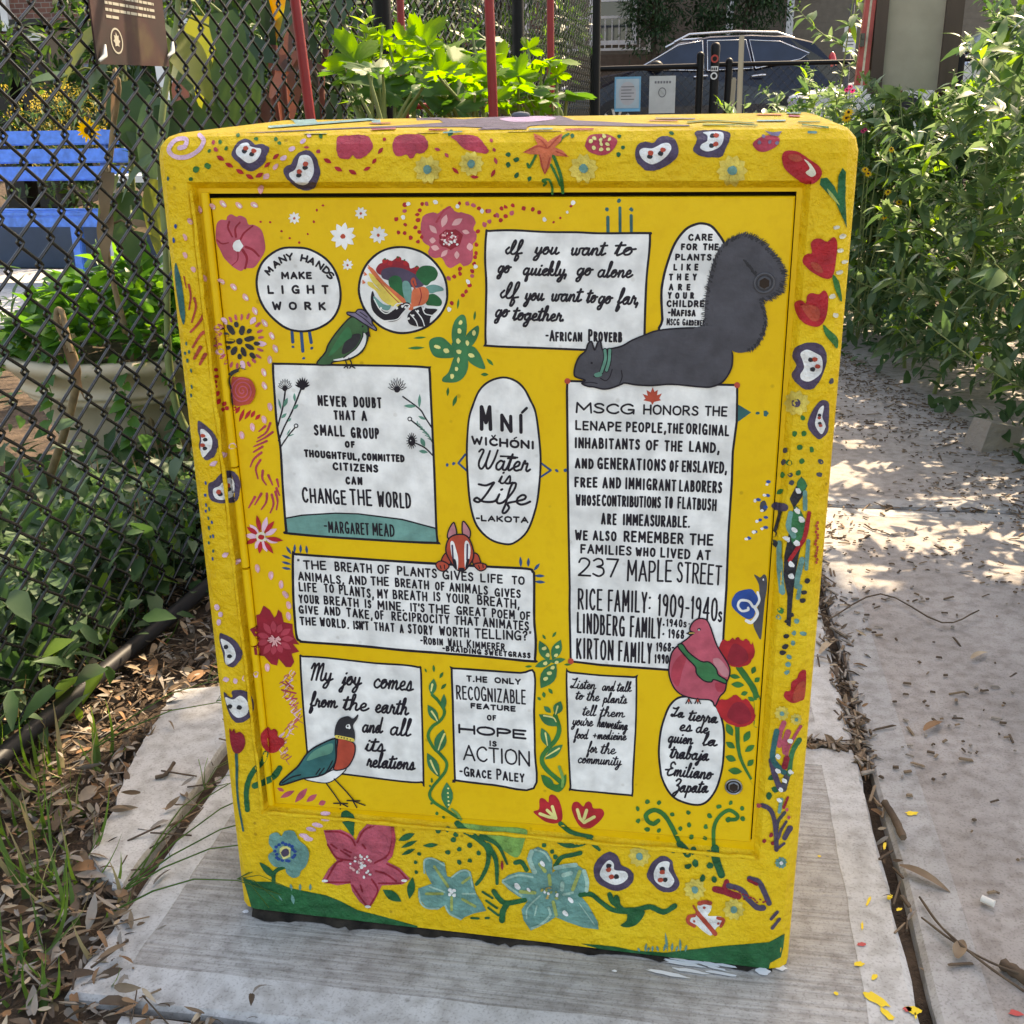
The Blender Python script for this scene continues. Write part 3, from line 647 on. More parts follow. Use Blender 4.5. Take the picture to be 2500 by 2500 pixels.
# red chipmunk
p = Paint("painted_chipmunk", door, "red chipmunk with white stripes peeping over a quote", lay=2)
for a in ([(445,1440),(448,1370),(488,1296),(510,1300),(528,1410)], [(590,1405),(585,1290),(610,1285),(662,1370),(650,1440)]): p.panel('E', a, 13, 'salmon', 'black', 0)
p.panel('E', [(385,1665),(400,1610),(440,1580),(470,1650),(455,1700)], 12, 'ored', 'black', 0).panel('E', [(690,1590),(735,1600),(760,1660),(765,1695),(690,1690)], 12, 'ored', 'black', 0)
p.panel('E', [(510,1408),(600,1405),(655,1450),(693,1560),(690,1640),(640,1720),(600,1756),(540,1752),(485,1690),(435,1600),(425,1530),(450,1450)], 14, 'ored', 'black', 2)
for a, b, bl in (([(470,1480),(500,1475),(525,1550),(545,1640),(540,1740),(515,1730),(480,1600)], [(487,1510),(495,1640)], 0), ([(610,1480),(640,1470),(665,1540),(655,1640),(615,1730),(605,1600)], [(635,1500),(632,1650)], 1)):
    p.poly('E', a, 'white', 4).line('E', b, 17, 'purple', 5)
p.poly('E', [(488,1650),(520,1650),(535,1740),(515,1735)], 'black', 6).poly('E', [(630,1650),(655,1645),(640,1715),(615,1725)], 'black', 6).poly('E', [(550,1730),(605,1730),(590,1758),(560,1756)], 'black', 6)
for a in ([(328,1690),(375,1660),(440,1685),(455,1720),(405,1760),(350,1742)], [(698,1700),(755,1680),(818,1698),(812,1738),(755,1756)]): p.panel('E', a, 12, 'ored', 'black', 6)
p.line('E', [(370,1705),(380,1735)], 10, 'black', 8).line('E', [(410,1700),(415,1735)], 10, 'black', 8).line('E', [(745,1705),(755,1735)], 10, 'black', 8).line('E', [(785,1695),(790,1725)], 10, 'black', 8).done()
# the breath of plants
p = Paint("painted_dashes", door)
for a, b in (((795,1522),(845,1600)),((880,1500),(876,1590)),((936,1503),(936,1590)),((990,1512),(1000,1598)),((750,1608),(845,1645)),((748,1672),(845,1700)),((750,1730),(845,1747))): p.dab('D', a, b, 26, 'blue')
for a, b in (((1150,1622),(1156,1728)),((1230,1632),(1226,1725)),((1340,1688),(1280,1760)),((1285,1810),(1390,1812)),((1285,1866),(1395,1874))): p.dab('E', a, b, 30, 'blue')
p.done()
p = Paint("painted_quote", door, "wide white quote about the breath of plants and animals")
p.panel('G', [(862,-318),(890,-332),(1100,-317),(1932,-260),(2752,-212),(3142,-192),(3202,-162),(3217,-100),(3217,300),(3232,500),(3224,685),(3192,712),(2732,667),(2232,627),(1932,604),(1500,561),(1000,526),(930,512),(898,470),(880,300),(865,60)], 24)
for w, x0, y0, x1, y1, h in (('"',905,-210,940,-210,72),("THE",965,-192,1190,-187,75),("BREATH",1270,-177,1635,-152,78),("OF",1688,-150,1810,-145,78),("PLANTS",1880,-137,2272,-105,78),("GIVES",2322,-97,2627,-72,76),("LIFE",2692,-66,2912,-52,74),("TO",2997,-47,3127,-41,68),
        ("ANIMALS,",912,-87,1365,-42,74),("AND",1405,-46,1585,-37,76),("THE",1620,-37,1802,-27,76),("BREATH",1858,-22,2192,5,74),("OF",2250,12,2345,16,72),("ANIMALS",2387,22,2767,60,76),("GIVES",2829,72,3087,88,72),
        ("LIFE",920,22,1098,32,76),("TO",1168,34,1266,40,74),("PLANTS,",1312,50,1655,95,84),("MY",1686,90,1796,94,78),("BREATH",1836,98,2177,120,80),("IS",2230,118,2306,122,76),("YOUR",2360,130,2584,148,80),("BREATH,",2660,152,3076,196,82),
        ("YOUR",920,135,1120,149,72),("BREATH",1165,150,1507,180,74),("IS",1560,184,1630,189,72),("MINE.",1688,200,1952,218,74),("IT'S",2006,218,2150,230,72),("THE",2185,232,2394,246,76),("GREAT",2457,250,2755,272,72),("POEM",2802,278,3030,296,74),("OF",3076,300,3182,305,72),
        ("GIVE",920,236,1114,250,68),("AND",1165,252,1330,264,74),("TAKE,",1385,268,1642,300,76),("OF",1660,297,1752,301,74),("RECIPROCITY",1825,305,2390,345,76),("THAT",2440,346,2682,362,74),("ANIMATES",2715,368,3168,408,78),
        ("THE",930,352,1092,358,68),("WORLD.",1126,362,1412,390,76),("ISN'T",1450,392,1606,402,72),("THAT",1655,405,1857,422,72),("A",1905,430,1946,433,70),("STORY",1985,430,2232,452,78),("WORTH",2290,450,2584,476,80),('TELLING?"',2635,480,3198,508,84)): p.text('G', x0, y0, x1, y1, h, w, 17)
p.text('G', 2105,540, 2328,552, 70, "-Robin", 15).text('G', 2375,562, 2520,572, 70, "Wall", 15).text('G', 2560,576, 2932,602, 74, "Kimmerer", 15).text('G', 2320,604, 2702,642, 40, "-BRAIDING", 15).text('G', 2732,644, 3184,676, 42, "SWEETGRASS", 15).done()
# my joy
p = Paint("painted_quote", door, "white handwritten quote that begins my joy comes, behind the robin")
p.panel('G', [(934,685),(960,666),(1200,680),(1650,730),(1932,748),(2080,770),(2110,800),(2118,1100),(2136,1865),(2118,1892),(1932,1886),(1340,1812),(1015,1782),(1000,1590),(958,1100)], 18)
for w, x0, y0, x1, y1, h in (("My",1025,895,1258,905,165),("joy",1330,940,1535,945,165),("comes",1640,965,2062,1002,180),("from",1020,1150,1310,1166,140),("the",1340,1180,1608,1196,150),("earth",1655,1205,2012,1236,155),("and",1530,1400,1745,1410,145),("all",1800,1425,2018,1442,160),("its",1555,1580,1765,1592,140),("relations",1575,1738,2090,1772,140)): p.script('G', x0, y0, x1, y1, h, w, 20)
p.done()
p = Paint("painted_robin", door, "robin with a red breast and blue green wing on thin legs", lay=2)
p.panel('G', [(1270,1765),(1380,1752),(1350,1800),(1280,1858),(1200,1896),(1090,1888),(975,1858),(1110,1835),(1210,1790)], 10, 'white', 'black', 0)
p.panel('G', [(1285,1455),(1380,1475),(1460,1510),(1470,1590),(1440,1680),(1380,1752),(1265,1768),(1285,1660)], 12, 'ored', 'black', 2)
p.panel('G', [(735,1908),(760,1870),(850,1790),(920,1725),(1000,1610),(1100,1535),(1285,1460),(1290,1560),(1275,1700),(1200,1790),(1100,1832),(970,1852),(850,1890),(760,1916)], 16, 'dteal', 'black', 3)
p.poly('G', [(1050,1600),(1150,1540),(1250,1510),(1240,1600),(1120,1640),(1000,1680)], 'scarf', 5)
for a in ([(1250,1680),(1215,1750)], [(1170,1750),(1120,1815)], [(1130,1755),(1090,1810)], [(1215,1750),(1180,1800)], [(940,1815),(850,1840),(760,1895)]): p.line('G', a, 12, 'black', 5)
p.poly('G', [(1278,1450),(1278,1350),(1320,1270),(1400,1243),(1450,1268),(1500,1225),(1492,1272),(1452,1335),(1468,1400),(1462,1492),(1380,1472)], 'dgrey', 5).poly('G', [(1284,1428),(1370,1442),(1456,1462),(1455,1492),(1370,1472),(1284,1456)], 'pale', 6)
p.dots('G', [(1310,1444),(1340,1450),(1365,1456),(1395,1464),(1425,1474)], 7, 'black', 7).blob('G', 1408, 1345, 24, 24, 'white', L=6, wob=.25).blob('G', 1400, 1340, 10, 10, 'black', L=7)
for a in ([(855,40),(930,140),(995,235)], [(935,0),(1050,120),(1125,208)], [(930,238),(1066,241)], [(995,232),(995,295)], [(1000,236),(1066,271)], [(1060,212),(1186,215)], [(1115,210),(1156,280)], [(1120,216),(1236,258)]): p.line('J', a, 12, 'black', 5, False)
p.done()
# hope is action
p = Paint("painted_quote", door, "white quote with the large words hope and action")
p.panel('H', [(480,800),(500,782),(800,802),(1150,826),(1286,824),(1284,1200),(1292,1600),(1280,1952),(900,1922),(525,1876),(512,1860),(500,1500),(490,1100)], 20)
for w, x0, y0, x1, y1, h, sw in (("T.HE",622,905,830,915,48,16),("ONLY",898,918,1156,936,46,16),("RECOGNIZABLE",525,1076,1206,1128,126,16),("FEATURE",665,1166,1106,1198,42,16),("OF",825,1282,916,1286,42,15),("HOPE",545,1406,1212,1466,72,21),("IS",845,1535,922,1540,42,15),("ACTION",590,1668,1246,1735,138,17),("-Grace",555,1822,870,1856,84,17),("Paley",915,1862,1192,1890,92,17)): p.text('H', x0, y0, x1, y1, h, w, sw)
p.done()
# MSCG honours
p = Paint("painted_quote", door, "tall white memorial text of the garden with family names and years")
p.panel('F', [(-322,-92),(300,-75),(900,-62),(1335,-52),(1335,60),(1330,310),(1292,600),(1282,900),(1250,1400),(1230,1932),(1212,2200),(1180,2762),(660,2728),(0,2680),(-290,2645),(-302,2132),(-300,1932),(-312,1300),(-318,800),(-327,0)], 22, smooth=False)
for w, x0, y0, x1, y1, h, sw in (("MSCG",-242,212,335,228,92,19),("HONORS",415,226,958,243,82,18),("THE",1015,240,1238,249,86,18),("LENAPE",-247,378,207,393,78,19),("PEOPLE,",248,395,642,410,84,20),("THE",650,408,812,416,86,20),("ORIGINAL",832,416,1256,440,92,20),
        ("INHABITANTS",-255,555,388,571,88,21),("OF",440,575,567,579,86,21),("THE",622,583,802,591,88,21),("LAND,",862,590,1165,606,90,21),("AND",-252,752,-64,759,84,22),("GENERATIONS",-32,758,638,779,96,21),("OF",672,785,762,788,98,20),("ENSLAVED,",792,786,1236,804,98,20),
        ("FREE",-255,936,-28,941,84,21),("AND",18,945,202,951,90,21),("IMMIGRANT",238,956,740,976,98,20),("LABORERS",765,976,1188,996,98,20),("WHOSE",-242,1115,2,1121,90,20),("CONTRIBUTIONS",12,1120,592,1142,96,19),("TO",625,1143,707,1146,98,19),("FLATBUSH",750,1146,1132,1170,102,19),
        ("ARE",5,1300,157,1306,94,20),("IMMEASURABLE.",215,1308,875,1334,98,20),("WE",-250,1452,-122,1456,82,20),("ALSO",-75,1456,157,1466,82,20),("REMEMBER",225,1470,812,1493,94,21),("THE",865,1502,1102,1508,98,21),("FAMILIES",-197,1583,307,1607,78,19),("WHO",342,1608,537,1618,72,20),("LIVED",582,1620,877,1643,82,20),("AT",938,1645,1077,1649,82,20),
        ("237",-222,1803,180,1822,172,19),("MAPLE",258,1855,698,1863,195,19),("STREET",740,1865,1182,1896,185,19),("RICE",-222,2128,20,2142,190,20),("FAMILY:",70,2150,492,2166,195,20),("1909-1940",555,2190,1140,2248,205,20),("S",1145,2252,1188,2256,95,18),
        ("LINDBERG",-232,2358,237,2397,182,20),("FAMILY:",285,2400,626,2418,188,20),("1940",640,2300,800,2306,66,15),("S",808,2308,842,2310,46,14),("-",856,2308,876,2308,60,12),("1968",660,2412,816,2418,76,16),("KIRTON",-237,2610,127,2628,184,20),("FAMILY",170,2636,502,2662,188,20),("1968-",540,2540,722,2546,76,16),("1990",525,2656,668,2664,76,16)): p.text('F', x0, y0, x1, y1, h, w, sw)
p.poly('F', [(510,-32),(528,14),(560,-6),(552,48),(600,28),(574,78),(592,96),(524,112),(505,142),(494,112),(418,96),(440,80),(412,34),(462,50),(450,-4),(490,18)], 'ored', 3, False)
for x, y in ((-322,-92),(1335,-52),(-290,2642)): p.blob('F', x, y, 30, 30, 'ored', L=4, wob=.05)
p.done()
p = Paint("painted_drops", door)
p.poly('F', [(1340,135),(1472,215),(1335,312)], 'dteal', 0, False).blob('F', 1535, 222, 20, 15, 'dteal').poly('F', [(1594,200),(1620,196),(1644,222),(1620,256),(1594,250)], 'dteal', 0, False)
p.blob('F', 1592, 1130, 36, 60, 'grey').dots('F', [(1640,890),(1636,1025),(1545,1067),(1612,1140),(1615,1240),(1560,1265),(1612,1336),(1452,1442),(1510,1380)], 21, 'rblue', 1, .8, .2).dots('F', [(1626,918),(1600,1022),(1510,1076),(1577,1172),(1528,1278),(1578,1350),(1498,1384),(1424,1450)], 18, 'white', 2, .85, .1)
p.done()
# blue snail at the right edge
p = Paint("painted_snail", door, "blue and white spiral snail with a grey body")
p.poly('I', [(1500,-130),(1530,-122),(1560,-105),(1596,-136),(1622,-108),(1626,-30),(1616,60),(1606,120),(1588,300),(1572,470),(1562,500),(1540,470),(1490,340),(1530,200),(1550,60),(1545,-40)], 'grey', 0)
p.poly('I', [(1300,80),(1350,30),(1470,8),(1520,60),(1560,110),(1520,190),(1500,270),(1450,302),(1380,270),(1300,200),(1280,140)], 'rblue', 1)
p.line('I', [(1535,40),(1550,120),(1500,185),(1450,128),(1370,118),(1343,170),(1380,220),(1440,210),(1442,190)], 24, 'white', 2).line('I', [(1505,180),(1532,250),(1475,330),(1425,315)], 32, 'white', 3).blob('I', 1590, -85, 7, 12, 'white', L=2).done()
# listen and talk
p = Paint("painted_quote", door, "narrow white handwritten quote about talking to the plants")
p.panel('H', [(1602,828),(1640,822),(1932,850),(2255,868),(2282,890),(2278,1300),(2262,1600),(2248,1865),(2243,2010),(2202,2018),(1900,1990),(1650,1965),(1640,1930),(1622,1600),(1612,1300)], 18)
for w, x0, y0, x1, y1, h in (("Listen",1635,972,1905,985,105),("and",1942,995,2075,1002,100),("talk",2085,1002,2240,1008,100),("to",1682,1080,1765,1086,95),("the",1790,1092,1925,1100,105),("plants",1952,1112,2206,1124,100),("tell",1750,1238,1893,1244,105),("them",1918,1246,2185,1258,100),("you're",1652,1332,1870,1346,105),("harvesting",1895,1345,2220,1388,105),("food",1672,1462,1815,1470,95),("+",1852,1462,1892,1466,90),("medicine",1895,1468,2204,1482,95),("for",1800,1598,1900,1606,110),("the",1925,1610,2085,1617,110),("community",1705,1700,2172,1732,105)): p.script('H', x0, y0, x1, y1, h*.95, w, 12.5)
p.done()
# la tierra
p = Paint("painted_quote", door, "white oval quote in Spanish under the pink bird")
p.panel('I', [(860,1056),(760,1070),(680,1140),(630,1250),(588,1400),(570,1600),(585,1770),(602,1856),(666,1986),(756,2066),(916,2114),(1026,2092),(1116,1986),(1165,1856),(1196,1700),(1208,1450),(1190,1300),(1145,1180),(1075,1090),(960,1062)], 20)
for w, x0, y0, x1, y1, h in (("La",682,1248,815,1260,92),("tierra",850,1284,1160,1315,110),("es",760,1386,890,1396,115),("de",922,1402,1056,1416,105),("quien",650,1498,915,1522,115),("la",985,1528,1138,1538,110),("trabaja",668,1650,1085,1682,125),("-",625,1790,655,1792,60),("Emiliano",645,1822,1125,1866,130),("Zapata",706,1985,1075,1992,125)): p.script('I', x0, y0, x1, y1, h, w, 18)
p.done()
# pink pigeon
p = Paint("painted_pigeon", door, "plump pink pigeon with a green shoulder bag", lay=2)
p.panel('I', [(950,295),(1000,293),(1042,312),(1078,385),(1140,560),(1248,740),(1263,830),(1232,920),(1215,1000),(1165,1055),(1118,1146),(1080,1090),(930,1076),(800,1040),(720,970),(672,850),(672,740),(700,620),(770,545),(845,490),(880,450),(872,390),(900,330)], 14, 'pink', 'black', 0)
p.poly('I', [(690,830),(720,720),(800,640),(838,680),(800,800),(760,950),(705,900)], 'rose', 2).poly('I', [(1110,680),(1170,690),(1250,800),(1240,860),(1180,840),(1100,720)], 'salmon', 2).poly('I', [(1120,920),(1215,930),(1200,1000),(1140,1000)], 'rose', 2)
p.poly('I', [(880,640),(960,560),(1060,600),(1100,700),(1040,720),(960,700)], 'pink', 2)
p.panel('I', [(755,560),(800,540),(860,620),(980,708),(1062,716),(1130,780),(1150,840),(1226,890),(1220,925),(1110,886),(1080,910),(1010,897),(940,830),(925,760),(840,670)], 13, 'forest', 'black', 3)
p.poly('I', [(833,436),(882,408),(928,430),(885,462)], 'black', 4, False).line('I', [(868,433),(915,432)], 10, 'tan', 5).blob('I', 963, 397, 16, 13, 'black', L=4).blob('I', 962, 402, 10, 8, 'lteal', L=5)
for x in (862, 950): 
    for k in (-28, 0, 26): p.line('I', [(x, 1070), (x + k, 1120)], 12, 'black', 4)
    p.blob('I', x, 1092, 10, 14, 'ored', L=6)
p.done()
# red carnations on the right edge of the door
p = Paint("painted_flower", door, "two red tulip shaped flowers on thick green stems", lay=1)
p.line('I', [(1350,770),(1430,880),(1500,990),(1530,1120),(1525,1330)], 58, 'green', 0).line('I', [(1335,1345),(1345,1550),(1385,1700),(1495,1905)], 46, 'green', 0, taper=.5)
for a, b, w in (((1230,1320),(1290,1440),70),((1460,1390),(1400,1500),66),((1225,1500),(1315,1560),60),((1505,1530),(1410,1595),56),((1220,1640),(1325,1680),66),((1495,1670),(1435,1735),56),((1245,1775),(1385,1790),70),((1510,760),(1480,835),50),((1255,850),(1365,870),46),((1275,935),(1405,945),60),((1555,870),(1505,915),50),((1370,1035),(1440,1015),46),((1440,1060),(1500,1100),44)): p.dab('I', a, b, w, 'green', 0)
p.poly('I', [(1105,600),(1150,575),(1195,500),(1250,515),(1290,480),(1310,500),(1340,478),(1390,505),(1430,490),(1470,545),(1490,520),(1505,620),(1480,690),(1440,745),(1330,772),(1240,738),(1180,690),(1140,640)], 'red', 1, jit=1.2)
p.poly('I', [(1240,700),(1280,560),(1330,540),(1420,600),(1440,700),(1330,755)], 'wine', 2)
p.poly('I', [(1128,1140),(1170,1085),(1240,1085),(1275,1060),(1325,1035),(1380,1085),(1430,1080),(1480,1150),(1512,1240),(1490,1300),(1440,1335),(1330,1350),(1210,1292),(1150,1210)], 'red', 1, jit=1.0).poly('I', [(1240,1250),(1290,1130),(1380,1110),(1450,1180),(1470,1280),(1360,1325)], 'wine', 2).done()
# flowers in the upper part of the door
p = Paint("painted_flower", door, "pink flower with a white centre in the upper left of the door")
p.poly('A', [(120,300),(160,265),(210,268),(220,235),(258,212),(310,236),(345,225),(400,250),(428,312),(480,315),(550,360),(580,450),(590,560),(545,650),(480,732),(400,740),(350,766),(290,736),(260,712),(190,640),(155,570),(112,480),(108,380)], 'pink', 0)
for q, w in (([(240,285),(228,345),(270,432)],22),([(305,432),(300,350),(345,290)],22),([(345,468),(385,395),(470,325)],20),([(122,465),(170,500),(232,490)],16),([(400,530),(470,560),(530,620)],26),([(370,560),(412,640),(395,742)],28),([(325,580),(320,660),(265,712)],10)): p.line('A', q, w, 'wine', 1, taper=.3)
p.blob('A', 325, 522, 46, 54, 'white', L=2, wob=.2).done()
p = Paint("painted_flower", door, "large pink flower with white flecked petals and a dark red eye")
p.poly('B', [(180,300),(210,222),(300,195),(345,205),(395,165),(460,132),(520,190),(590,195),(680,230),(712,300),(690,350),(722,400),(718,460),(682,520),(690,600),(670,680),(600,722),(560,690),(480,732),(430,720),(385,640),(300,640),(250,590),(262,530),(200,480),(182,400)], 'pink', 0, jit=.8)
p.line('B', [(330,290),(400,180),(465,140)], 18, 'rose', 1)
for a, b, w in (((430,215),(385,340),60),((585,255),(480,320),60),((262,318),(335,400),52),((580,375),(655,395),44),((260,465),(325,470),60),((650,490),(665,570),64),((275,530),(360,550),56),((440,560),(375,628),46),((530,570),(530,650),50)): p.dab('B', a, b, w, 'lpink', 1)
p.blob('B', 470, 455, 118, 98, 'wine', L=2, wob=.12, n=16)
for i in range(44): a, r = rnd(0, 2*pi), rnd(0, 1)**.6; p.blob('B', 470 + 92*r*cos(a), 452 + 76*r*sin(a), rnd(8, 15), rnd(7, 12), random.choice(['white', 'lpink', 'rose']), L=3 + i % 2)
p.done()
for x, y, r, n in ((875,248,64,8),(1525,200,66,8),(1350,425,136,9),(1695,412,92,9),(1395,706,58,8)):
    p = Paint("painted_daisy", door)
    for k in range(n):
        a = 2*pi*k/n + .35*(x % 3); p.dab('A', (x + r*.1*cos(a), y + r*.1*sin(a)), (x + r*rnd(.9,1.06)*cos(a), y + r*rnd(.9,1.06)*sin(a)), r*.44, 'white', k % 2)
    p.blob('A', x, y + 4, r*.17, r*.19, 'ored', L=3, wob=.2).done()
p = Paint("painted_dots", door)
p.dots('A', [(545,285),(640,290),(750,377),(830,446),(922,488),(1006,405),(1155,127),(1095,172),(1065,285)], 12, 'red')
p.dots('B', [(20,120),(190,110),(165,172),(145,215),(150,270),(125,340),(25,312),(165,385),(80,440),(185,435),(150,480),(20,395),(555,105),(745,155),(965,155),(1005,140),(1075,125),(1180,155),(1270,163),(1335,193),(1005,232),(957,270),(825,180),(910,225),(735,380),(720,508),(718,590),(708,633),(700,695),(680,768),(655,905),(618,968),(590,1003),(480,1080),(560,745),(560,793),(505,820),(-60,260),(-40,390)], 21, 'red', 0)
p.dots('B', [(1475,290),(1540,247),(1645,133)], 13, 'red', 0).dots('B', [(22,180),(235,110),(632,110),(692,125),(848,283),(800,312),(1068,198),(680,815),(450,835),(845,182),(925,222)], 23, 'pink', 1).dots('B', [(57,110),(322,95),(535,135),(778,180),(5,240),(1385,262),(713,722),(640,870),(455,1140),(1665,100)], 22, 'white', 2).blob('B', 1608, 192, 13, 15, 'white', L=2)
p.done()
p = Paint("painted_leaves", door, "five green pods with yellow seeds in the middle of the door")
for q in ([(500,1500),(478,1380),(505,1260),(565,1195),(612,1210),(628,1320),(605,1450),(560,1520)], [(600,1480),(620,1400),(660,1350),(738,1298),(742,1380),(700,1470),(640,1520)], [(590,1540),(680,1500),(745,1560),(792,1660),(805,1722),(720,1702),(640,1640)], [(500,1515),(400,1420),(310,1415),(258,1460),(280,1560),(340,1612),(490,1612),(545,1560)], [(510,1600),(620,1590),(640,1700),(600,1800),(520,1852),(400,1850),(392,1810),(450,1750)], [(480,1470),(620,1470),(650,1600),(520,1650)]): p.poly('B', q, 'forest', p.n % 3)
p.dots('B', [(565,1270),(553,1350),(545,1450),(700,1368),(635,1468),(545,1635),(525,1720),(485,1795)], 19, 'seed', 4, 1.35, 0.0, .25).dots('B', [(338,1505),(430,1545),(550,1552),(670,1590)], 19, 'seed', 4, 1.8, 1.9, .2)
for t, a, b, w in (('B',(548,1035),(536,1138),22),('B',(710,1155),(698,1250),24),('B',(105,1422),(230,1412),22),('B',(48,1520),(215,1515),30),('B',(820,1620),(888,1690),32),('B',(762,1775),(840,1778),34),('B',(445,1900),(438,1990),28),('E',(530,45),(490,158),36)): p.dab(t, a, b, w, 'green')
p.done()
# left side of the door
p = Paint("painted_flower", door, "black petalled daisy ringed with pink dashes", fine=True)
c = Vector((340, 1452))
for q, r, s_ in (((310,1287),30,22),((258,1338),58,30),((366,1345),50,28),((437,1352),27,23),((213,1385),33,22),((437,1427),54,28),((245,1453),52,26),((510,1473),34,21),((228,1517),30,20),((440,1505),52,24),((288,1545),48,29),((382,1555),52,25),((343,1600),30,21),((468,1590),38,24)):
    v = Vector(q) - c; p.blob('A', q[0], q[1], r, s_, 'dgrey', atan2(v.y, v.x), 1, .1)
p.blob('A', 340, 1450, 34, 32, 'dgrey', L=1)
for k in range(24):
    a = 2*pi*k/24 + .1; r = rnd(205, 235); big = k % 5 == 0
    p.blob('A', 340 + r*cos(a)*1.02, 1452 + r*sin(a)*1.12, 44 if big else 32, 26 if big else 14, 'lilac' if big else 'pink', a, 0, .15)
p.done()
p = Paint("painted_snail", door, "pink spiral snail with a slim grey body", lay=1, fine=True)
p.poly('U', [(548,95),(600,80),(670,78),(740,110),(780,190),(775,260),(740,325),(690,348),(560,340)], 'ored', 0)
sp = [(655 + (14 + 9.4*k*.5)*cos(.85*k)*1.02, 212 + (14 + 9.4*k*.5)*sin(.85*k)*1.12) for k in range(-2, 22)]
p.line('U', sp, 13, 'pink', 1)
p.line('U', [(552,345),(545,300),(538,200),(518,120),(535,60),(572,28),(604,14)], 36, 'dgrey', 2).line('U', [(604,14),(640,-8),(690,4)], 6, 'dgrey', 2).line('U', [(604,14),(632,-20),(640,-40)], 6, 'dgrey', 2).done()
p = Paint("painted_petals", door, fine=True)
for t, L_ in (('A', [(75,135),(180,110),(335,125),(485,120),(160,868),(282,920),(400,1022),(492,1155),(585,1273),(657,1398),(692,1523),(637,1635),(580,1757),(585,1885)]), ('D', [(640,158),(580,283),(468,360),(363,435),(515,1737),(648,1805),(748,1895)]), ('G', [(790,60),(822,165),(820,270),(612,772)])):
    for x, y in L_:
        a = rnd(.2, .9) if t == 'A' and y < 1100 else rnd(.9, 1.6); p.blob(t, x, y, 42, 24, 'lpink', a, 0, .12); p.blob(t, x + 8, y + 6, 22, 10, 'white' if t == 'A' else 'lilac', a, 1, .2)
p.done()
p = Paint("painted_dashes", door)
for q in ([(345,155),(300,228)],[(388,178),(335,310)],[(452,188),(388,285)],[(492,195),(450,268)],[(545,232),(492,288)],[(305,155),(285,200)]): p.dab('D', q[0], q[1], 36, 'red')
for q in ([(640,320),(600,410),(520,465)],[(662,408),(590,460),(508,502)],[(590,350),(530,400)],[(605,495),(480,548)],[(563,550),(475,603)],[(553,608),(480,670),(445,745)],[(543,680),(500,760),(520,862)],[(567,785),(563,860),(600,922)],[(622,830),(662,922)],[(706,870),(722,942)],[(490,1040),(430,1145)],[(553,1008),(490,1115)],[(607,1008),(600,1090),(553,1162)],[(655,1018),(672,1110),(640,1195)],[(690,990),(712,1080),(700,1165)],[(700,955),(730,1025)]): p.line('D', q, 26, 'rose', 0, taper=.45)
for i in range(64):
    y = 800 + i*13.5; x = 860 - 90*sin(i*.16)*rnd(.4, 1) + rnd(-30, 40) - max(0, i - 44)*4; p.line('G', [(x, y), (x + rnd(-50,-20), y + rnd(20,50)), (x + rnd(-20,20), y + rnd(60,80))][:2 + (i % 3 == 0)], rnd(7, 13), random.choice(['pink', 'lilac']), i % 3, taper=.4)
for q, w in (([(790,905),(860,985)],13),([(745,915),(865,980)],12),([(752,992),(890,1025)],16),([(790,1075),(900,1078)],16),([(830,1135),(885,1138)],14)): p.line('G', q, w, 'rose', 1)
for a, b, w in (((375,95),(445,125),36),((405,190),(545,120),50),((550,235),(670,95),62),((660,230),(765,155),52),((780,255),(850,225),54)): p.dab('J', a, b, w, 'pink')
p.done()
p = Paint("painted_flower", door, "star flower with alternating red and pink petals", fine=True)
for q in ((510,1215),(682,1272),(768,1465),(672,1592),(535,1592),(398,1497),(413,1330)): v = Vector((555,1430)).lerp(Vector(q), .22); p.dab('D', tuple(v), q, 46, 'red', 1)
for q in ((610,1232),(708,1350),(715,1485),(610,1575),(495,1545),(392,1415),(440,1308)): v = Vector((555,1430)).lerp(Vector(q), .18); p.dab('D', tuple(v), q, 54, 'lilac', 0)
p.blob('D', 555, 1430, 52, 50, 'cream', L=2, wob=.3, n=16).blob('D', 556, 1430, 30, 26, 'red', L=3).done()
p = Paint("painted_flower", door, "big crimson dahlia on the left edge of the door", fine=True)
p.poly('G', [(575,165),(640,215),(680,290),(700,262),(720,205),(755,240),(775,330),(855,350),(860,420),(872,480),(925,545),(862,545),(925,620),(852,640),(872,720),(845,772),(790,770),(752,722),(720,682),(705,752),(650,740),(580,660),(490,650),(480,570),(540,520),(490,480),(445,400),(510,360),(500,260),(540,250)], 'wine', 0, False, .8)
for a in [i*2*pi/11 for i in range(11)]: p.dab('G', (690 + 60*cos(a), 490 + 60*sin(a)), (690 + rnd(140,190)*cos(a), 490 + rnd(150,210)*sin(a)), 60, 'rose', 1)
for i in range(16): a = rnd(0, 2*pi); p.line('G', [(690 + 12*cos(a), 495 + 12*sin(a)), (690 + rnd(40,72)*cos(a), 500 + rnd(30,70)*sin(a))], 13, 'lpink', 3 + i % 2)
p.done()
# vines between the lower quotes
p = Paint("painted_vine", door, "green vine climbing between the joy and hope quotes", lay=1)
p.line('H', [(290,1040),(350,1100),(410,1200),(370,1290),(290,1350),(250,1440),(300,1550),(370,1620),(430,1700),(420,1780),(370,1850),(300,1932),(264,2010),(300,2080),(420,2160),(545,2240)], 30, 'green', 0)
for a, b, w in (((305,880),(285,1045),78),((405,1030),(400,1190),56),((245,1135),(352,1310),84),((400,1375),(340,1612),120),((240,1605),(362,1845),100)): p.dab('H', a, b, w, 'forest', 1)
p.dab('K', (100,35), (108,298), 116, 'forest', 1).line('K', [(150,300),(200,340),(240,400)], 24, 'lgreen', 2)
for q in ([(292,935),(280,1000)],[(285,1200),(320,1250),(340,1290)],[(410,1420),(375,1500),(350,1575)],[(275,1680),(310,1760),(340,1810)]): p.line('H', q, 20, 'seed', 3, taper=.4)
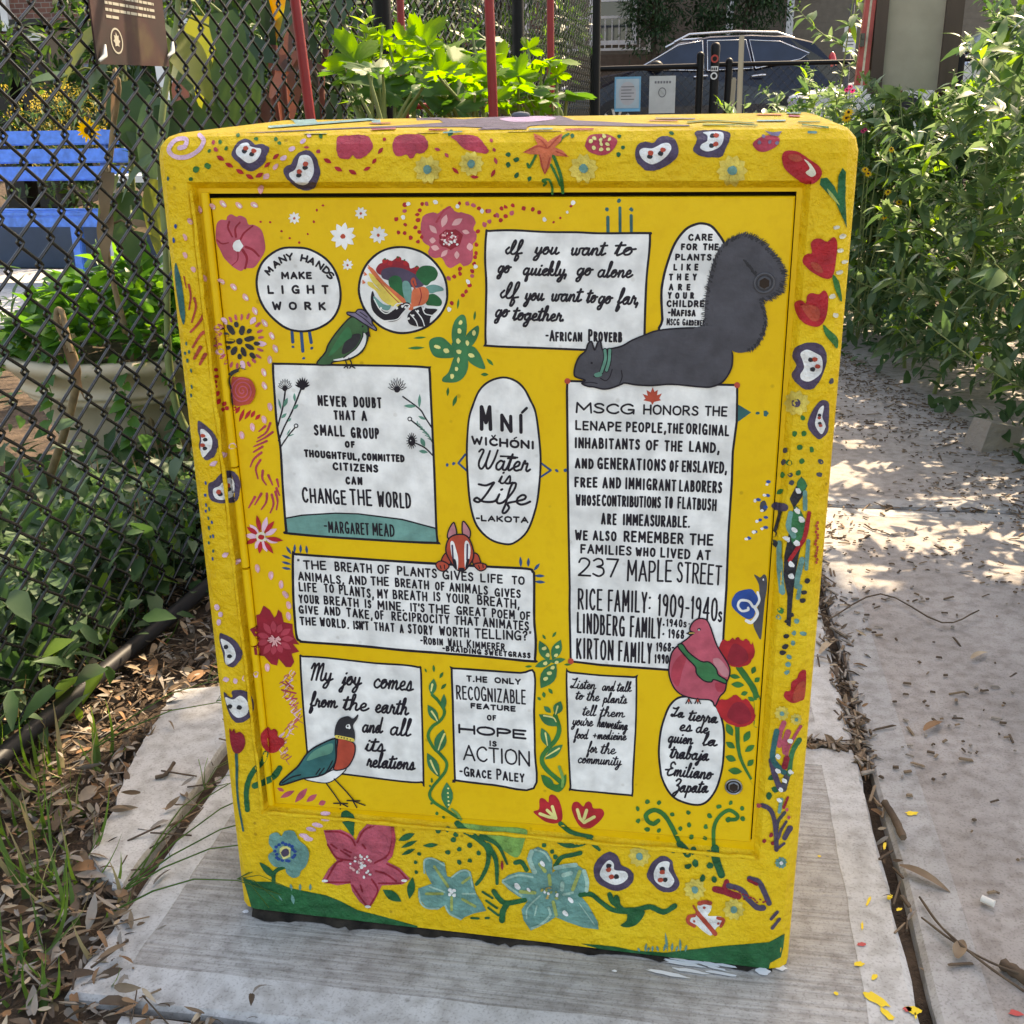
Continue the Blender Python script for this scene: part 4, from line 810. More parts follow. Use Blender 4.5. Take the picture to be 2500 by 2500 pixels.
p.dots('K', [(115,95),(112,140),(115,180),(118,220),(120,255)], 9, 'seed', 3)
for t, a, b, w in (('H',(302,745),(308,820),26),('H',(218,780),(235,822),18),('H',(398,815),(362,878),30),('H',(428,928),(375,985),32),('H',(285,1848),(285,1890),20)): p.dab(t, a, b, w, 'green')
p.dots('K', [(5,340),(70,378)], 16, 'green').dots('J', [(1885,30),(1868,75),(1860,145),(1883,242)], 12, 'green').done()
p = Paint("painted_vine", door, "green vine with seeded leaves between the hope and listen quotes", lay=1)
p.line('H', [(1490,1240),(1530,1370),(1495,1480),(1420,1560),(1360,1660),(1400,1760),(1545,1890)], 44, 'green', 0)
for a, b, w in (((1335,510),(1432,715),100),((1545,500),(1462,700),100),((1292,765),(1470,700),70),((1440,720),(1592,690),52),((1350,975),(1500,730),150),((1330,1230),(1515,1345),96),((1545,1100),(1490,1235),96),((1355,1360),(1440,1560),92),((1565,1525),(1390,1670),90),((1352,1820),(1490,1960),84),((1380,1150),(1450,1215),50)): p.dab('H', a, b, w, 'forest', 1)
p.poly('K', [(1025,-20),(1060,-30),(1110,30),(1180,60),(1230,0),(1265,-40),(1260,60),(1200,130),(1120,110),(1050,60)], 'green', 1).line('H', [(1530,1740),(1565,1850),(1560,1932)], 28, 'lgreen', 3)
p.dots('H', [(1385,585),(1418,650),(1515,570),(1500,650),(1395,730),(1505,720),(1465,772),(1435,825),(1400,880)], 18, 'seed', 3, 1.3, 1.2)
for q in ([(1380,1240),(1470,1260),(1500,1300)],[(1515,1150),(1495,1225)],[(1395,1410),(1415,1530)],[(1530,1560),(1400,1640)]): p.line('H', q, 17, 'seed', 3, taper=.4)
for a, b, w in (((1365,450),(1398,498),24),((1502,422),(1462,478),26),((1195,765),(1265,760),22),((1575,745),(1650,742),22),((1425,975),(1465,1030),34),((1375,1008),(1385,1068),36),((1318,1062),(1350,1092),30)): p.dab('H', a, b, w, 'green')
p.done()
p = Paint("painted_tulip", door, "two small red tulips with yellow streaks near the bottom of the door")
p.poly('K', [(945,325),(1000,300),(1003,215),(1025,192),(1060,205),(1092,235),(1098,180),(1120,158),(1160,170),(1200,225),(1226,320),(1222,412),(1150,442),(1060,422),(990,372)], 'red', 0).poly('K', [(1320,310),(1330,245),(1358,228),(1390,235),(1432,275),(1455,240),(1490,225),(1515,250),(1532,292),(1610,298),(1636,350),(1590,422),(1500,488),(1430,490),(1370,430)], 'red', 0)
for q in ([(1010,345),(1090,375),(1165,388),(1130,275)],[(1080,310),(1150,375)],[(1375,305),(1400,390),(1440,430),(1540,375)],[(1465,310),(1440,390)]): p.line('K', q, 30, 'seed', 2, False)
p.done()
p = Paint("painted_fern", door, "two curling green fern shoots among green dots at the bottom of the door", lay=1)
p.line('L', [(428,412),(380,442),(325,412),(312,350),(390,308),(480,350),(555,460),(625,605)], 44, 'green', 0).line('L', [(1118,402),(1185,398),(1202,360),(1120,310),(1025,370),(972,480),(970,650)], 36, 'green', 0).blob('L', 1112, 400, 30, 28, 'green', L=1)
p.dots('L', [(322,228),(435,236),(228,295),(232,415),(318,495),(436,505),(565,352),(722,332),(730,455),(645,490),(750,570),(1022,275),(1135,238),(1248,290),(930,365),(892,470),(1252,392),(886,582)], 21, 'green', 0, 1.2).done()
# ------------------------------------------------------------------ the paintings on the rough border
p = Paint("painted_grass_band", body, "green painted hill along the foot of the cabinet", rough=True)
p.poly('J', [(40,960),(90,985),(150,1005),(330,1010),(470,1060),(600,1090),(850,1140),(1000,1200),(1160,1285),(1400,1345),(1600,1400),(1745,1440),(1740,1475),(1500,1440),(1000,1390),(850,1350),(600,1350),(300,1310),(130,1270),(95,1150)], 'dgreen', 0, False)
p.poly('L', [(-330,1612),(-150,1625),(0,1640),(200,1680),(500,1700),(750,1670),(1000,1640),(1300,1615),(1510,1598),(1660,1515),(1645,1650),(1622,1745),(1520,1800),(1500,1885),(1350,1890),(1000,1850),(700,1780),(300,1730),(0,1700),(-140,1665)], 'dgreen', 0, False)
for x, h in ((300,85),(330,45),(370,60),(250,40),(430,60),(480,90),(520,190),(560,90),(600,60),(645,130),(690,70)): p.dab('L', (x, 1690), (x + rnd(-28,28), 1690 - h), 24, 'teal', 1)
for x in (520, 600, 700): p.dab('J', (x, 1095), (x + rnd(-20,20), 1025), 26, 'teal', 1)
p.dab('J', (520,1130), (540,1225), 36, 'teal', 1).dab('J', (390,1140), (430,1195), 12, 'teal', 1).done()
p = Paint("painted_flower", body, "teal flower with blue dots round a purple eye at the lower left", rough=True)
p.line('J', [(342,1012),(345,930),(390,885),(462,856)], 40, 'dgreen', 0).poly('J', [(205,820),(290,860),(352,930),(330,960),(262,920)], 'dgreen', 1)
p.poly('J', [(310,545),(375,522),(420,560),(452,510),(540,512),(590,600),(660,660),(690,740),(660,850),(610,900),(590,950),(530,966),(470,920),(450,862),(360,860),(300,800),(294,740),(340,700),(300,640),(298,590)], 'teal', 2)
for k in range(17): a = 2*pi*k/17 + rnd(-.1, .1); p.blob('J', 455 + rnd(80,110)*cos(a), 715 + rnd(75,100)*sin(a), 18, 15, 'rblue', L=3)
p.blob('J', 458, 718, 56, 58, 'seed', L=4, wob=.2).blob('J', 460, 715, 38, 42, 'purple', L=5).done()
p = Paint("painted_flower", body, "large pink star lily with white stamens below the door", rough=True)
p.poly('J', [(1005,335),(1060,312),(1130,380),(1128,480),(1118,562),(1045,470),(1005,410)], 'dgreen', 0)
p.poly('J', [(830,503),(1000,498),(1100,545),(1145,605),(1180,520),(1260,440),(1400,413),(1512,430),(1536,600),(1500,760),(1450,812),(1570,870),(1675,978),(1600,1032),(1400,1042),(1370,1100),(1322,1200),(1272,1272),(1180,1200),(1110,1100),(1090,1022),(960,1042),(850,1012),(818,985),(880,880),(960,800),(930,760),(870,650)], 'pink', 1, False)
for q in ([(850,515),(990,520),(1100,580),(1140,650)],[(870,640),(960,770),(1120,800)],[(1160,620),(1230,500),(1380,440),(1480,440),(1505,560),(1460,740),(1330,820)],[(1450,830),(1560,890),(1640,975)],[(1370,1020),(1580,1020)],[(850,1005),(950,830),(1010,800)],[(850,1012),(1090,1010)],[(1110,1040),(1200,1170),(1260,1250)],[(1290,1230),(1360,1090),(1300,980)],[(1000,700),(1090,760)],[(1340,900),(1440,930),(1540,1000)],[(1210,640),(1240,680)],[(905,640),(960,680)],[(1030,690),(1100,720)],[(1190,1040),(1210,1100)]): p.line('J', q, 17, 'wine', 2)
p.line('J', [(1500,450),(1515,600),(1490,740)], 34, 'rose', 2)
for i in range(34): a, r = rnd(0, 2*pi), rnd(0, 1)**.7; p.blob('J', 1205 + 120*r*cos(a), 850 + 110*r*sin(a), rnd(9,17), rnd(9,16), random.choice(['white','lpink','white']), L=4 + i % 2)
for x, y in ((1620,990),(845,992),(1265,1245)): p.blob('J', x, y, 32, 14, 'white', L=4)
p.done()
p = Paint("painted_flower", body, "smaller pale teal lily with a white centre below the door", rough=True)
p.poly('Y', [(485,672),(530,660),(600,690),(615,765),(635,772),(690,728),(745,738),(765,830),(775,860),(810,915),(830,955),(760,970),(712,990),(690,1008),(622,970),(602,925),(560,950),(500,935),(455,880),(456,832),(530,806),(500,750)], 'teal', 1, False)
for q in ([(490,745),(492,675),(540,668),(600,705)],[(640,770),(690,735),(735,740),(755,820)],[(460,850),(470,910),(510,940),(570,940)],[(605,925),(630,970),(690,1000)],[(700,860),(770,860)],[(520,820),(600,850)]): p.line('Y', q, 10, 'lteal', 2)
for q in ([(545,710),(620,820)],[(700,800),(740,770)],[(640,880),(640,950)],[(500,860),(590,860)],[(700,890),(770,930)]): p.line('Y', q, 15, 'ygreen', 2)
p.dots('Y', [(632,838),(655,840),(630,862),(655,866),(640,850)], 10, 'white', 4).done()
p = Paint("painted_flower", body, "large pale teal lily with white edged petals below the door", rough=True)
p.poly('K', [(636,1000),(700,942),(800,910),(932,922),(880,780),(918,700),(990,665),(1080,712),(1130,800),(1132,920),(1200,860),(1350,825),(1430,880),(1490,1000),(1480,1092),(1395,1130),(1480,1230),(1575,1400),(1582,1472),(1430,1452),(1280,1400),(1160,1350),(1090,1400),(920,1482),(850,1380),(830,1280),(892,1190),(800,1150),(700,1080)], 'teal', 1, False)
for q, w in (([(650,1010),(740,1080),(830,1140)],22),([(650,990),(800,940),(940,960)],20),([(960,910),(910,790),(930,710)],44),([(960,690),(1050,720),(1110,800)],20),([(1160,870),(1260,850),(1360,840)],40),([(1440,900),(1470,1000),(1465,1090)],40),([(880,1360),(890,1260),(1010,1140)],16),([(930,1460),(1020,1420),(1110,1330),(1095,1260)],24),([(980,1240),(960,1330)],16),([(1240,940),(1310,920)],44),([(1230,1020),(1225,1080)],40),([(1240,1130),(1330,1110)],24),([(1390,1210),(1540,1420)],10)): p.line('K', q, w, 'lteal', 2)
for q in ([(1010,830),(1060,900)],[(1100,940),(1110,1030)],[(1400,900),(1330,1080)],[(820,1100),(960,1110)],[(1140,1200),(1170,1330)]): p.line('K', q, 34, 'ygreen', 3)
for x, y, w in ((790,1045,30),(1035,825,26),(1260,1310,28),(900,1080,18),(1310,1180,26)): p.blob('K', x, y, w*1.3, w*.8, 'white', .8, 4)
for i in range(14): p.blob('K', 1100 + rnd(-80,80), 1110 + rnd(-60,60), rnd(10,20), rnd(8,15), random.choice(['tan','white','ygreen']), rnd(0,3), 5)
p.done()
p = Paint("painted_roots", body, "dark green roots and dabs spreading over the border below the door", rough=True)
p.poly('K', [(245,440),(500,470),(862,492),(855,620),(790,770),(650,700),(480,560),(300,510)], 'lgreen', 0)
p.line('K', [(205,440),(255,495),(330,540),(420,600),(500,690),(500,830),(445,960),(390,1030)], 66, 'dgreen', 1, taper=.5).line('K', [(500,650),(580,790),(592,1020)], 56, 'dgreen', 2, taper=.4).line('K', [(440,560),(600,650),(690,830)], 46, 'dgreen', 2, taper=.5)
p.dots('K', [(18,510),(110,500),(185,548),(165,598),(325,650),(222,690),(112,720),(412,728),(325,800),(222,815),(1050,648),(1130,712),(1160,765)], 24, 'dgreen', 1, 1.1)
p.line('K', [(770,820),(830,815),(880,890)], 44, 'dgreen', 1).line('K', [(1160,850),(1220,770),(1320,745),(1405,725)], 44, 'dgreen', 1).line('K', [(560,1100),(620,1180),(690,1215),(860,1185)], 50, 'dgreen', 1).line('K', [(690,1220),(650,1290),(640,1380)], 60, 'dgreen', 2)
for q in ([(450,1105),(545,1165)],[(485,1190),(590,1265)],[(505,1260),(605,1335)],[(340,1360),(410,1365)],[(480,1360),(510,1360)]): p.line('K', q, 22, 'dgreen', 1)
p.line('K', [(1405,1135),(1510,1130),(1600,1200),(1720,1280),(1870,1300),(2000,1290)], 46, 'dgreen', 1).line('K', [(1690,1130),(1720,1200),(1800,1260)], 50, 'dgreen', 2).line('L', [(20,1160),(60,1270),(200,1280),(350,1250),(480,1300),(590,1240)], 52, 'dgreen', 2).poly('L', [(60,1430),(120,1380),(140,1280),(280,1280),(290,1330),(220,1420),(130,1450)], 'dgreen', 2)
p.line('K', [(1210,440),(1330,530),(1510,570)], 46, 'dgreen', 1).line('K', [(1190,605),(1300,650),(1500,612)], 54, 'dgreen', 2).line('K', [(1490,600),(1590,695)], 56, 'dgreen', 1, taper=.5)
for a, b, w in (((1560,605),(1720,535),66),((1585,675),(1745,605),42),((1590,745),(1725,685),40),((1800,655),(1950,645),44),((1700,960),(1668,1175),78),((1408,1085),(1590,1200),90)): p.dab('J', a, b, w, 'dgreen', 1)
p.dots('J', [(1762,735),(1728,815),(1735,912)], 18, 'dgreen', 1).dab('K', (640,790), (642,895), 28, 'wine', 3)
p.line('L', [(640,640),(715,735)], 72, 'dgreen', 1).line('L', [(982,680),(990,780),(1045,935)], 76, 'dgreen', 1).dots('L', [(580,702),(770,705),(915,732),(720,858),(790,826),(932,850),(862,972),(977,985)], 30, 'dgreen', 1, 1.2).done()
# bean-like fruit slices all round the border
def bean(t, out, inn, red, blk, label=None, r=27):
    p = Paint("painted_fruit_slice", body, label, rough=True)
    p.poly(t, out, 'purple', 0, True, .6); p.poly(t, inn, 'white', 1)
    for x, y in blk: p.blob(t, x, y, r, r*.85, 'dgrey', L=2)
    for x, y in red: p.blob(t, x, y, r, r*.85, 'ored', L=3)
    p.done()
bean('M', [(700,380),(740,340),(800,318),(860,345),(892,376),(960,370),(1028,400),(1020,450),(1000,490),(990,540),(930,600),(850,634),(790,610),(740,560),(665,480),(680,420)], [(710,420),(760,370),(820,360),(850,390),(900,405),(950,415),(950,460),(920,510),(870,545),(820,550),(760,510),(715,470)], [(805,412),(885,437)], [(790,440),(862,470)])
bean('M', [(1300,470),(1370,430),(1440,440),(1490,500),(1515,570),(1530,650),(1500,740),(1460,800),(1380,822),(1300,790),(1230,730),(1190,690),(1170,620),(1200,580),(1250,560),(1265,520)], [(1330,490),(1390,475),(1440,500),(1465,570),(1465,650),(1430,720),(1370,760),(1290,740),(1235,690),(1230,650),(1280,620),(1305,570)], [(1388,560),(1328,635)], [(1386,597),(1322,672)])
bean('O', [(740,470),(760,380),(840,345),(920,357),(960,312),(1030,292),(1120,320),(1160,400),(1150,490),(1060,570),(950,620),(850,624),(790,580),(750,530)], [(780,440),(820,408),(900,412),(950,392),(1010,362),(1070,362),(1092,410),(1060,470),(990,530),(910,564),(850,545),(800,500)], [(890,455),(1010,428)], [(882,487),(988,460)])
bean('O', [(1318,270),(1350,240),(1450,235),(1560,232),(1660,260),(1662,320),(1620,420),(1580,490),(1480,497),(1390,485),(1320,450),(1305,410),(1332,360),(1340,310)], [(1400,260),(1500,250),(1590,260),(1602,320),(1570,390),(1500,430),(1430,440),(1375,410),(1390,370),(1440,340),(1442,290)], [(1530,293),(1525,370)], [(1492,295),(1486,386)])
bean('Q', [(405,400),(520,370),(630,400),(676,500),(660,620),(610,740),(540,826),(450,822),(370,750),(338,680),(385,600),(348,520),(360,450)], [(420,480),(480,440),(560,470),(625,520),(630,640),(580,710),(500,752),(430,730),(420,680),(455,620),(442,550)], [(562,535),(585,603)], [(518,540),(540,632)])
bean('Q', [(560,1000),(630,933),(690,960),(697,1050),(692,1150),(680,1250),(610,1317),(550,1280),(494,1200),(500,1120)], [(600,1020),(640,985),(645,1020),(630,1100),(660,1170),(650,1230),(620,1265),(575,1210),(560,1160),(575,1090)], [(600,1105),(612,1180)], [(602,1080),(606,1158)], r=18)
bean('U', [(220,510),(300,560),(370,630),(402,700),(402,790),(370,860),(290,892),(250,820),(225,750),(235,690),(215,610)], [(240,600),(270,590),(320,630),(355,690),(350,770),(320,810),(270,865),(245,810),(245,750),(250,680)], [(268,652),(265,745)], [(290,690),(286,777)], r=22)
bean('U', [(320,1120),(380,1090),(420,1040),(500,995),(570,1010),(616,1080),(622,1180),(590,1292),(500,1312),(420,1310),(340,1280),(318,1200)], [(370,1170),(430,1140),(470,1080),(530,1065),(570,1100),(572,1200),(540,1250),(450,1280),(390,1265),(365,1220)], [(420,1200),(497,1137)], [(432,1222),(505,1175)])
bean('G', [(152,440),(220,460),(300,510),(350,580),(367,640),(340,712),(270,772),(200,730),(180,640),(150,530)], [(162,490),(230,520),(280,570),(305,640),(290,700),(220,745),(200,690),(200,620),(172,550)], [], [(212,570),(245,660)], r=24)
bean('G', [(190,1010),(230,1050),(272,1062),(270,1000),(380,995),(450,1050),(477,1150),(450,1250),(370,1307),(290,1300),(230,1200),(200,1090)], [(205,1060),(260,1080),(290,1080),(350,1045),(410,1090),(430,1160),(410,1230),(330,1262),(270,1220),(220,1130)], [], [(340,1160),(250,1150)])
bean('K', [(1540,850),(1590,770),(1690,715),(1770,760),(1800,840),(1880,880),(1927,950),(1900,1030),(1830,1080),(1750,1097),(1640,1060),(1560,1000),(1535,920)], [(1600,900),(1640,830),(1690,795),(1730,830),(1740,890),(1840,905),(1870,960),(1820,1015),(1740,1036),(1650,1000),(1600,950)], [(1680,887),(1707,955)], [(1682,850),(1755,955)])
bean('L', [(330,900),(370,820),(470,753),(560,800),(576,880),(600,940),(637,1020),(600,1090),(520,1111),(440,1090),(350,1010),(317,950)], [(390,900),(430,830),(490,805),(540,820),(530,890),(560,940),(585,1000),(540,1060),(460,1047),(400,1000),(385,950)], [(468,910),(450,985)], [(470,882),(495,985)])
# fruit and flowers on the top rail
p = Paint("painted_berry", body, None, rough=True)
p.poly('N', [(-232,300),(-130,288),(0,280),(70,300),(112,380),(80,450),(10,500),(-50,512),(-90,476),(-130,516),(-210,500),(-240,450),(-246,370)], 'rose', 0, jit=1).done()
p = Paint('painted_berry', body, None, rough=True)
p.poly('N', [(310,350),(350,290),(450,275),(580,280),(640,330),(648,400),(600,456),(530,460),(512,496),(470,506),(432,470),(350,490),(305,430)], 'rose', 0, jit=1).done()
p = Paint('painted_berry', body, None, rough=True)
p.poly('N', [(878,290),(1060,283),(1150,310),(1222,400),(1242,440),(1200,461),(1100,446),(1000,412),(920,340)], 'rose', 0, jit=.8)
p.done(); p = Paint('painted_berry', body, None, rough=True)
p.poly('O', [(252,370),(290,290),(380,273),(480,280),(563,330),(540,400),(480,460),(400,477),(300,450),(254,400)], 'rose', 0).dots('O', [(340,318),(435,298),(305,345),(490,328),(403,335),(408,370),(468,370),(335,408),(408,422),(475,420)], 17, 'seed', 2, 1.3)
p.done(); p = Paint('painted_berry', body, None, rough=True)
p.poly('P', [(-45,360),(50,295),(150,288),(217,320),(185,390),(80,442),(0,432)], 'rose', 0).dots('P', [(20,355),(120,350),(190,360),(60,300)], 20, 'lav', 2).poly('P', [(70,245),(150,262),(240,250),(205,300),(130,290)], 'lav', 2, False)
p.done()
p = Paint("painted_flower", body, "orange lily in the middle of the top rail", rough=True)
p.poly('N', [(1680,268),(1760,300),(1820,350),(1880,310),(1962,268),(1950,340),(1885,400),(1960,430),(2022,492),(1900,480),(1862,470),(1840,580),(1790,668),(1750,580),(1735,470),(1660,470),(1572,450),(1680,390),(1722,370),(1690,320)], 'orange', 1, False)
for q in ([(1700,300),(1780,360),(1810,410)],[(1600,445),(1720,390),(1800,410)],[(1740,480),(1790,650),(1840,500)],[(1940,290),(1880,350),(1820,410)],[(2000,480),(1900,440)]): p.line('N', q, 12, 'ored', 2)
p.line('N', [(1870,475),(1920,600),(1950,700),(1965,840)], 32, 'green', 0).line('N', [(1700,480),(1640,590),(1620,560)], 26, 'green', 0).line('N', [(1780,765),(1800,740),(1770,720),(1830,715),(1860,780),(1862,850)], 24, 'green', 0).line('N', [(1850,570),(1890,650),(1940,760)], 26, 'green', 1).line('O', [(0,350),(40,300),(90,272)], 22, 'green', 0).done()
for t, x, y, r, cc in (('N',645,615,140,'teal'),('N',1072,560,125,'teal'),('O',235,605,145,'teal'),('O',1685,625,155,'teal'),('Q',385,962,130,'purple'),('L',245,755,112,'teal'),('L',785,1080,112,'teal'),('L',1165,1275,110,'teal'),('V',475,562,75,'teal'),('V',612,620,60,'teal'),('L',1625,820,60,'white')):
    p = Paint("painted_daisy", body, None, rough=True)
    for k in range(10): a = 2*pi*k/10 + rnd(-.1,.1); p.dab(t, (x + r*.12*cos(a), y + r*.12*sin(a)), (x + r*cos(a), y + r*sin(a)), r*.62, 'teal' if cc == 'white' else 'pale', k % 3)
    p.blob(t, x, y, r*.3, r*.31, cc, L=4).done()
p = Paint("painted_tulip", body, None, rough=True)
p.poly('P', [(240,480),(290,433),(400,445),(500,510),(600,580),(630,650),(600,712),(530,757),(420,730),(320,660),(258,590)], 'red', 1).poly('P', [(455,515),(520,560),(572,650),(530,687),(470,645),(510,600)], 'cream', 2).poly('P', [(310,470),(400,470),(440,520),(380,540),(310,510)], 'ored', 2)
p.poly('P', [(828,598),(862,640),(852,900),(867,1190),(830,1090),(760,930),(670,830),(608,762),(620,702),(680,693),(750,780),(780,860),(788,680)], 'dgreen', 1, False).poly('P', [(680,800),(730,850),(800,960),(760,930),(700,860)], 'ygreen', 2)
p.done(); p = Paint('painted_tulip', body, None, rough=True)
p.poly('P', [(520,1340),(560,1293),(620,1290),(680,1320),(740,1273),(777,1330),(767,1480),(740,1640),(690,1682),(610,1660),(500,1590),(448,1510),(480,1440),(532,1430)], 'red', 1).poly('P', [(520,1520),(600,1540),(640,1620),(560,1600)], 'ored', 2)
p.done(); p = Paint('painted_tulip', body, None, rough=True)
p.poly('Q', [(370,-12),(430,-42),(472,-12),(485,-85),(530,-112),(600,-100),(650,-138),(687,-80),(682,60),(655,155),(600,214),(520,210),(440,170),(385,80)], 'red', 1).poly('Q', [(430,20),(500,0),(600,40),(600,150),(520,150)], 'ored', 2)
p.poly('P', [(735,1640),(790,1710),(820,1880),(800,1890),(740,1730)], 'green', 1).poly('Q', [(640,198),(690,240),(777,330),(772,432),(720,370),(658,290)], 'green', 1)
p.done(); p = Paint('painted_tulip', body, None, rough=True)
p.poly('V', [(493,390),(510,348),(558,338),(568,260),(620,218),(640,168),(680,138),(707,170),(692,400),(650,442),(580,462),(520,430)], 'red', 1).poly('V', [(610,300),(690,250),(680,410),(580,440)], 'ored', 2)
p.done(); p = Paint('painted_dots', body, None, rough=True)
p.dots('P', [(770,1180),(825,1265),(805,1405),(845,1515),(795,1620),(728,1850)], 22, 'cream', 2, 1.6, 1.3).dots('Q', [(757,105)], 24, 'cream', 2).done()
p = Paint("painted_tulip", body, "two red tulips on green stems at the lower left border", rough=True)
p.poly('W', [(245,108),(268,140),(290,113),(305,155),(345,143),(385,180),(398,250),(380,310),(340,352),(290,345),(262,280),(248,190)], 'wine', 1).poly('W', [(555,160),(590,113),(625,98),(650,125),(680,113),(712,140),(717,190),(760,205),(780,240),(750,290),(700,342),(620,345),(570,290),(552,220)], 'red', 1)
p.line('W', [(310,362),(316,500),(316,650),(332,850),(378,1110)], 30, 'dteal', 0, taper=.4).line('W', [(598,350),(562,440),(482,520),(430,620),(407,740),(417,905)], 50, 'dgreen', 0).line('W', [(732,500),(680,575),(600,625),(490,670)], 60, 'dgreen', 1).done()
p = Paint("painted_swirl", body, "pale pink spiral on the upper left corner", rough=True)
p.line('M', [(152,408),(210,390),(218,322),(120,330),(52,420),(110,490),(230,492),(340,430),(392,340),(350,283)], 42, 'lilac', 0).done()
p = Paint("painted_dots", body, None, rough=True)
p.dots('M', [(430,580),(320,615)], 31, 'green', 0, 1.15).dots('M', [(265,708),(445,435),(610,412),(550,350),(905,320),(1130,360),(1095,322),(725,285),(1535,295)], 23, 'green', 0, .8).dots('N', [(1433,470),(1512,520),(1433,570),(1515,670),(1640,705),(870,262)], 23, 'dgreen', 0, 1.3).dots('O', [(585,295),(620,400),(578,470),(125,290),(1095,265)], 22, 'dgreen')
p.dots('Q', [(445,1110),(365,1262),(457,1260),(412,1395),(530,1415),(435,1530),(312,1545),(247,1665),(400,1645)], 25, 'green', 0, 1.2).dab('Q', (185,1850), (260,1805), 50, 'green', 0).dots('Q', [(275,1425),(258,1540),(325,1665),(333,1740),(615,1535),(600,1660),(720,750)], 24, 'grey', 0, 1.2)
p.dots('V', [(375,1190),(415,1305),(350,1370)], 30, 'dgreen', 0, 1.3).dots('R', [(325,1305),(500,1340),(475,1460),(425,1690),(405,1845),(415,1765),(465,1560)], 24, 'teal', 0, 1.1).dots('R', [(345,1240)], 28, 'green').dots('R', [(560,1465)], 20, 'teal', 0, 1.6)
for x, y in ((555,505),(640,572),(745,635),(840,685),(935,670),(1600,530),(1705,610),(1845,640)): p.dab('M', (x - 40, y - 22 + (44 if x in (935,) else 0)), (x + 40, y + 22 - (44 if x in (935,) else 0)), 44, 'red', 0)
for x, y in ((1012,568),(1095,488)): p.dab('M', (x - 30, y + 28), (x + 32, y - 26), 36, 'red', 0)
p.dots('M', [(485,355),(508,422),(1510,440)], 21, 'rose', 0, 1.2).dab('M', (1365,400), (1425,400), 26, 'rose')
for a, b in (((105,560),(145,505)),((18,625),(90,590)),((160,465),(212,400)),((215,345),(232,305)),((885,595),(950,658)),((1060,685),(1145,690)),((1265,690),(1305,612))): p.dab('N', a, b, 36, 'red', 0)
for a, b in (((710,410),(770,430)),((812,455),(850,498)),((1258,315),(1275,355)),((1285,405),(1305,445)),((1298,495),(1322,565))): p.dab('N', a, b, 34, 'rose', 0)
p.dots('M', [(1360,345),(1255,415),(1175,500)], 33, 'lilac', 0, .7, -.5).dots('M', [(1090,590),(1000,682)], 34, 'lpink', 0, .8, -.8).blob('M', 948, 805, 28, 46, 'lpink', .15).blob('M', 1420, 290, 24, 16, 'lilac')
p.dots('S', [(395,370),(295,480),(250,635),(250,810),(330,950),(435,1035)], 34, 'lpink', 0, .62, 1.2).dots('S', [(570,1525),(600,1755)], 33, 'lpink', 1)
p.dots('D', [(268,545),(183,630),(85,715),(200,1605),(320,1670)], 38, 'lilac', 0, .7, -.5).dots('G', [(502,842),(395,878),(300,905),(210,890),(125,185),(155,255),(140,330)], 30, 'lilac', 0, .8)
p.dots('S', [(157,530),(140,665)], 27, 'rblue', 0, .5, 1.5).dots('S', [(85,65),(262,1675),(252,1770),(290,1755),(275,1840)], 22, 'dteal', 0, .5, 1.5).dots('U', [(150,20),(155,175),(150,260),(325,1370),(318,1460),(322,1555),(338,1640),(365,1780),(322,1700)], 20, 'dteal', 0, .5, 1.4).dots('U', [(290,1115),(288,1235),(295,1330),(293,1390),(352,1500),(365,1635),(360,1855)], 20, 'rblue', 0, .55, 1.4)
p.done()
p = Paint("painted_dashes", body, None, rough=True)
p.poly('S', [(158,885),(185,950),(210,1050),(235,1200),(252,1400),(235,1490),(205,1400),(180,1250),(150,1000)], 'dteal', 0)
for q, w in (([(285,1100),(305,1200),(290,1340)],24),([(340,1230),(355,1320),(315,1465)],26),([(430,1300),(425,1400),(370,1490),(305,1560)],34),([(470,1540),(400,1590),(325,1710)],34),([(400,1710),(340,1820)],40),([(445,1780),(395,1875)],38),([(240,1020),(262,1130)],14)): p.line('S', q, w, 'ored', 0, taper=.35)
for x, y in ((385,10),(390,75),(378,128),(382,172)): p.blob('U', x, y, 22, 18, 'red', .1)
for a, b in (((375,275),(420,215)),((398,350),(428,290)),((455,365),(488,320)),((485,405),(510,365)),((450,420),(462,375))): p.dab('U', a, b, 44, 'red', 0)
for k, (x, y) in enumerate(((575,1600),(560,1650),(590,1680),(575,1720))): p.blob('S', x, y, 22, 12, 'pink', rnd(0, 3))
for x, y, c in ((850,345,'lilac'),(855,395,'lilac'),(770,455,'lilac'),(710,495,'lilac'),(640,560,'lilac'),(680,590,'lilac')): p.blob('J', x, y, 52, 22, c, .2 if y > 420 else 0)
p.done()
# hummingbirds on the right corner
p = Paint("painted_hummingbird", body, "dark green hummingbird with white spots on the right corner", rough=True)
p.poly('R', [(430,150),(470,70),(500,20),(545,-70),(605,20),(545,140),(482,230),(545,275),(590,390),(560,550),(520,700),(492,850),(472,1000),(455,1180),(440,1400),(400,1380),(410,1100),(372,900),(380,700),(420,500),(455,300),(470,240)], 'dgrey', 0, False).poly('R', [(480,230),(545,280),(585,400),(540,560),(470,600),(440,480)], 'forest', 1).poly('R', [(500,0),(550,-60),(600,20),(540,80)], 'forest', 1)
p.line('R', [(440,290),(420,420),(470,510)], 52, 'teal', 2).line('R', [(338,580),(338,800),(362,1060)], 50, 'teal', 2).line('R', [(550,740),(512,900),(500,1000)], 54, 'teal', 2).line('R', [(580,85),(580,245)], 44, 'teal', 2).line('R', [(532,1000),(510,1115)], 38, 'teal', 2).line('R', [(610,560),(590,830)], 40, 'teal', 2)
p.line('R', [(618,285),(575,520),(500,640),(430,745)], 40, 'red', 3)
for q in ((515,70),(505,262),(545,350),(480,452),(405,535),(500,580),(445,785),(445,900)): p.blob('R', q[0], q[1], 34, 25, 'white', .8, 4, .2)
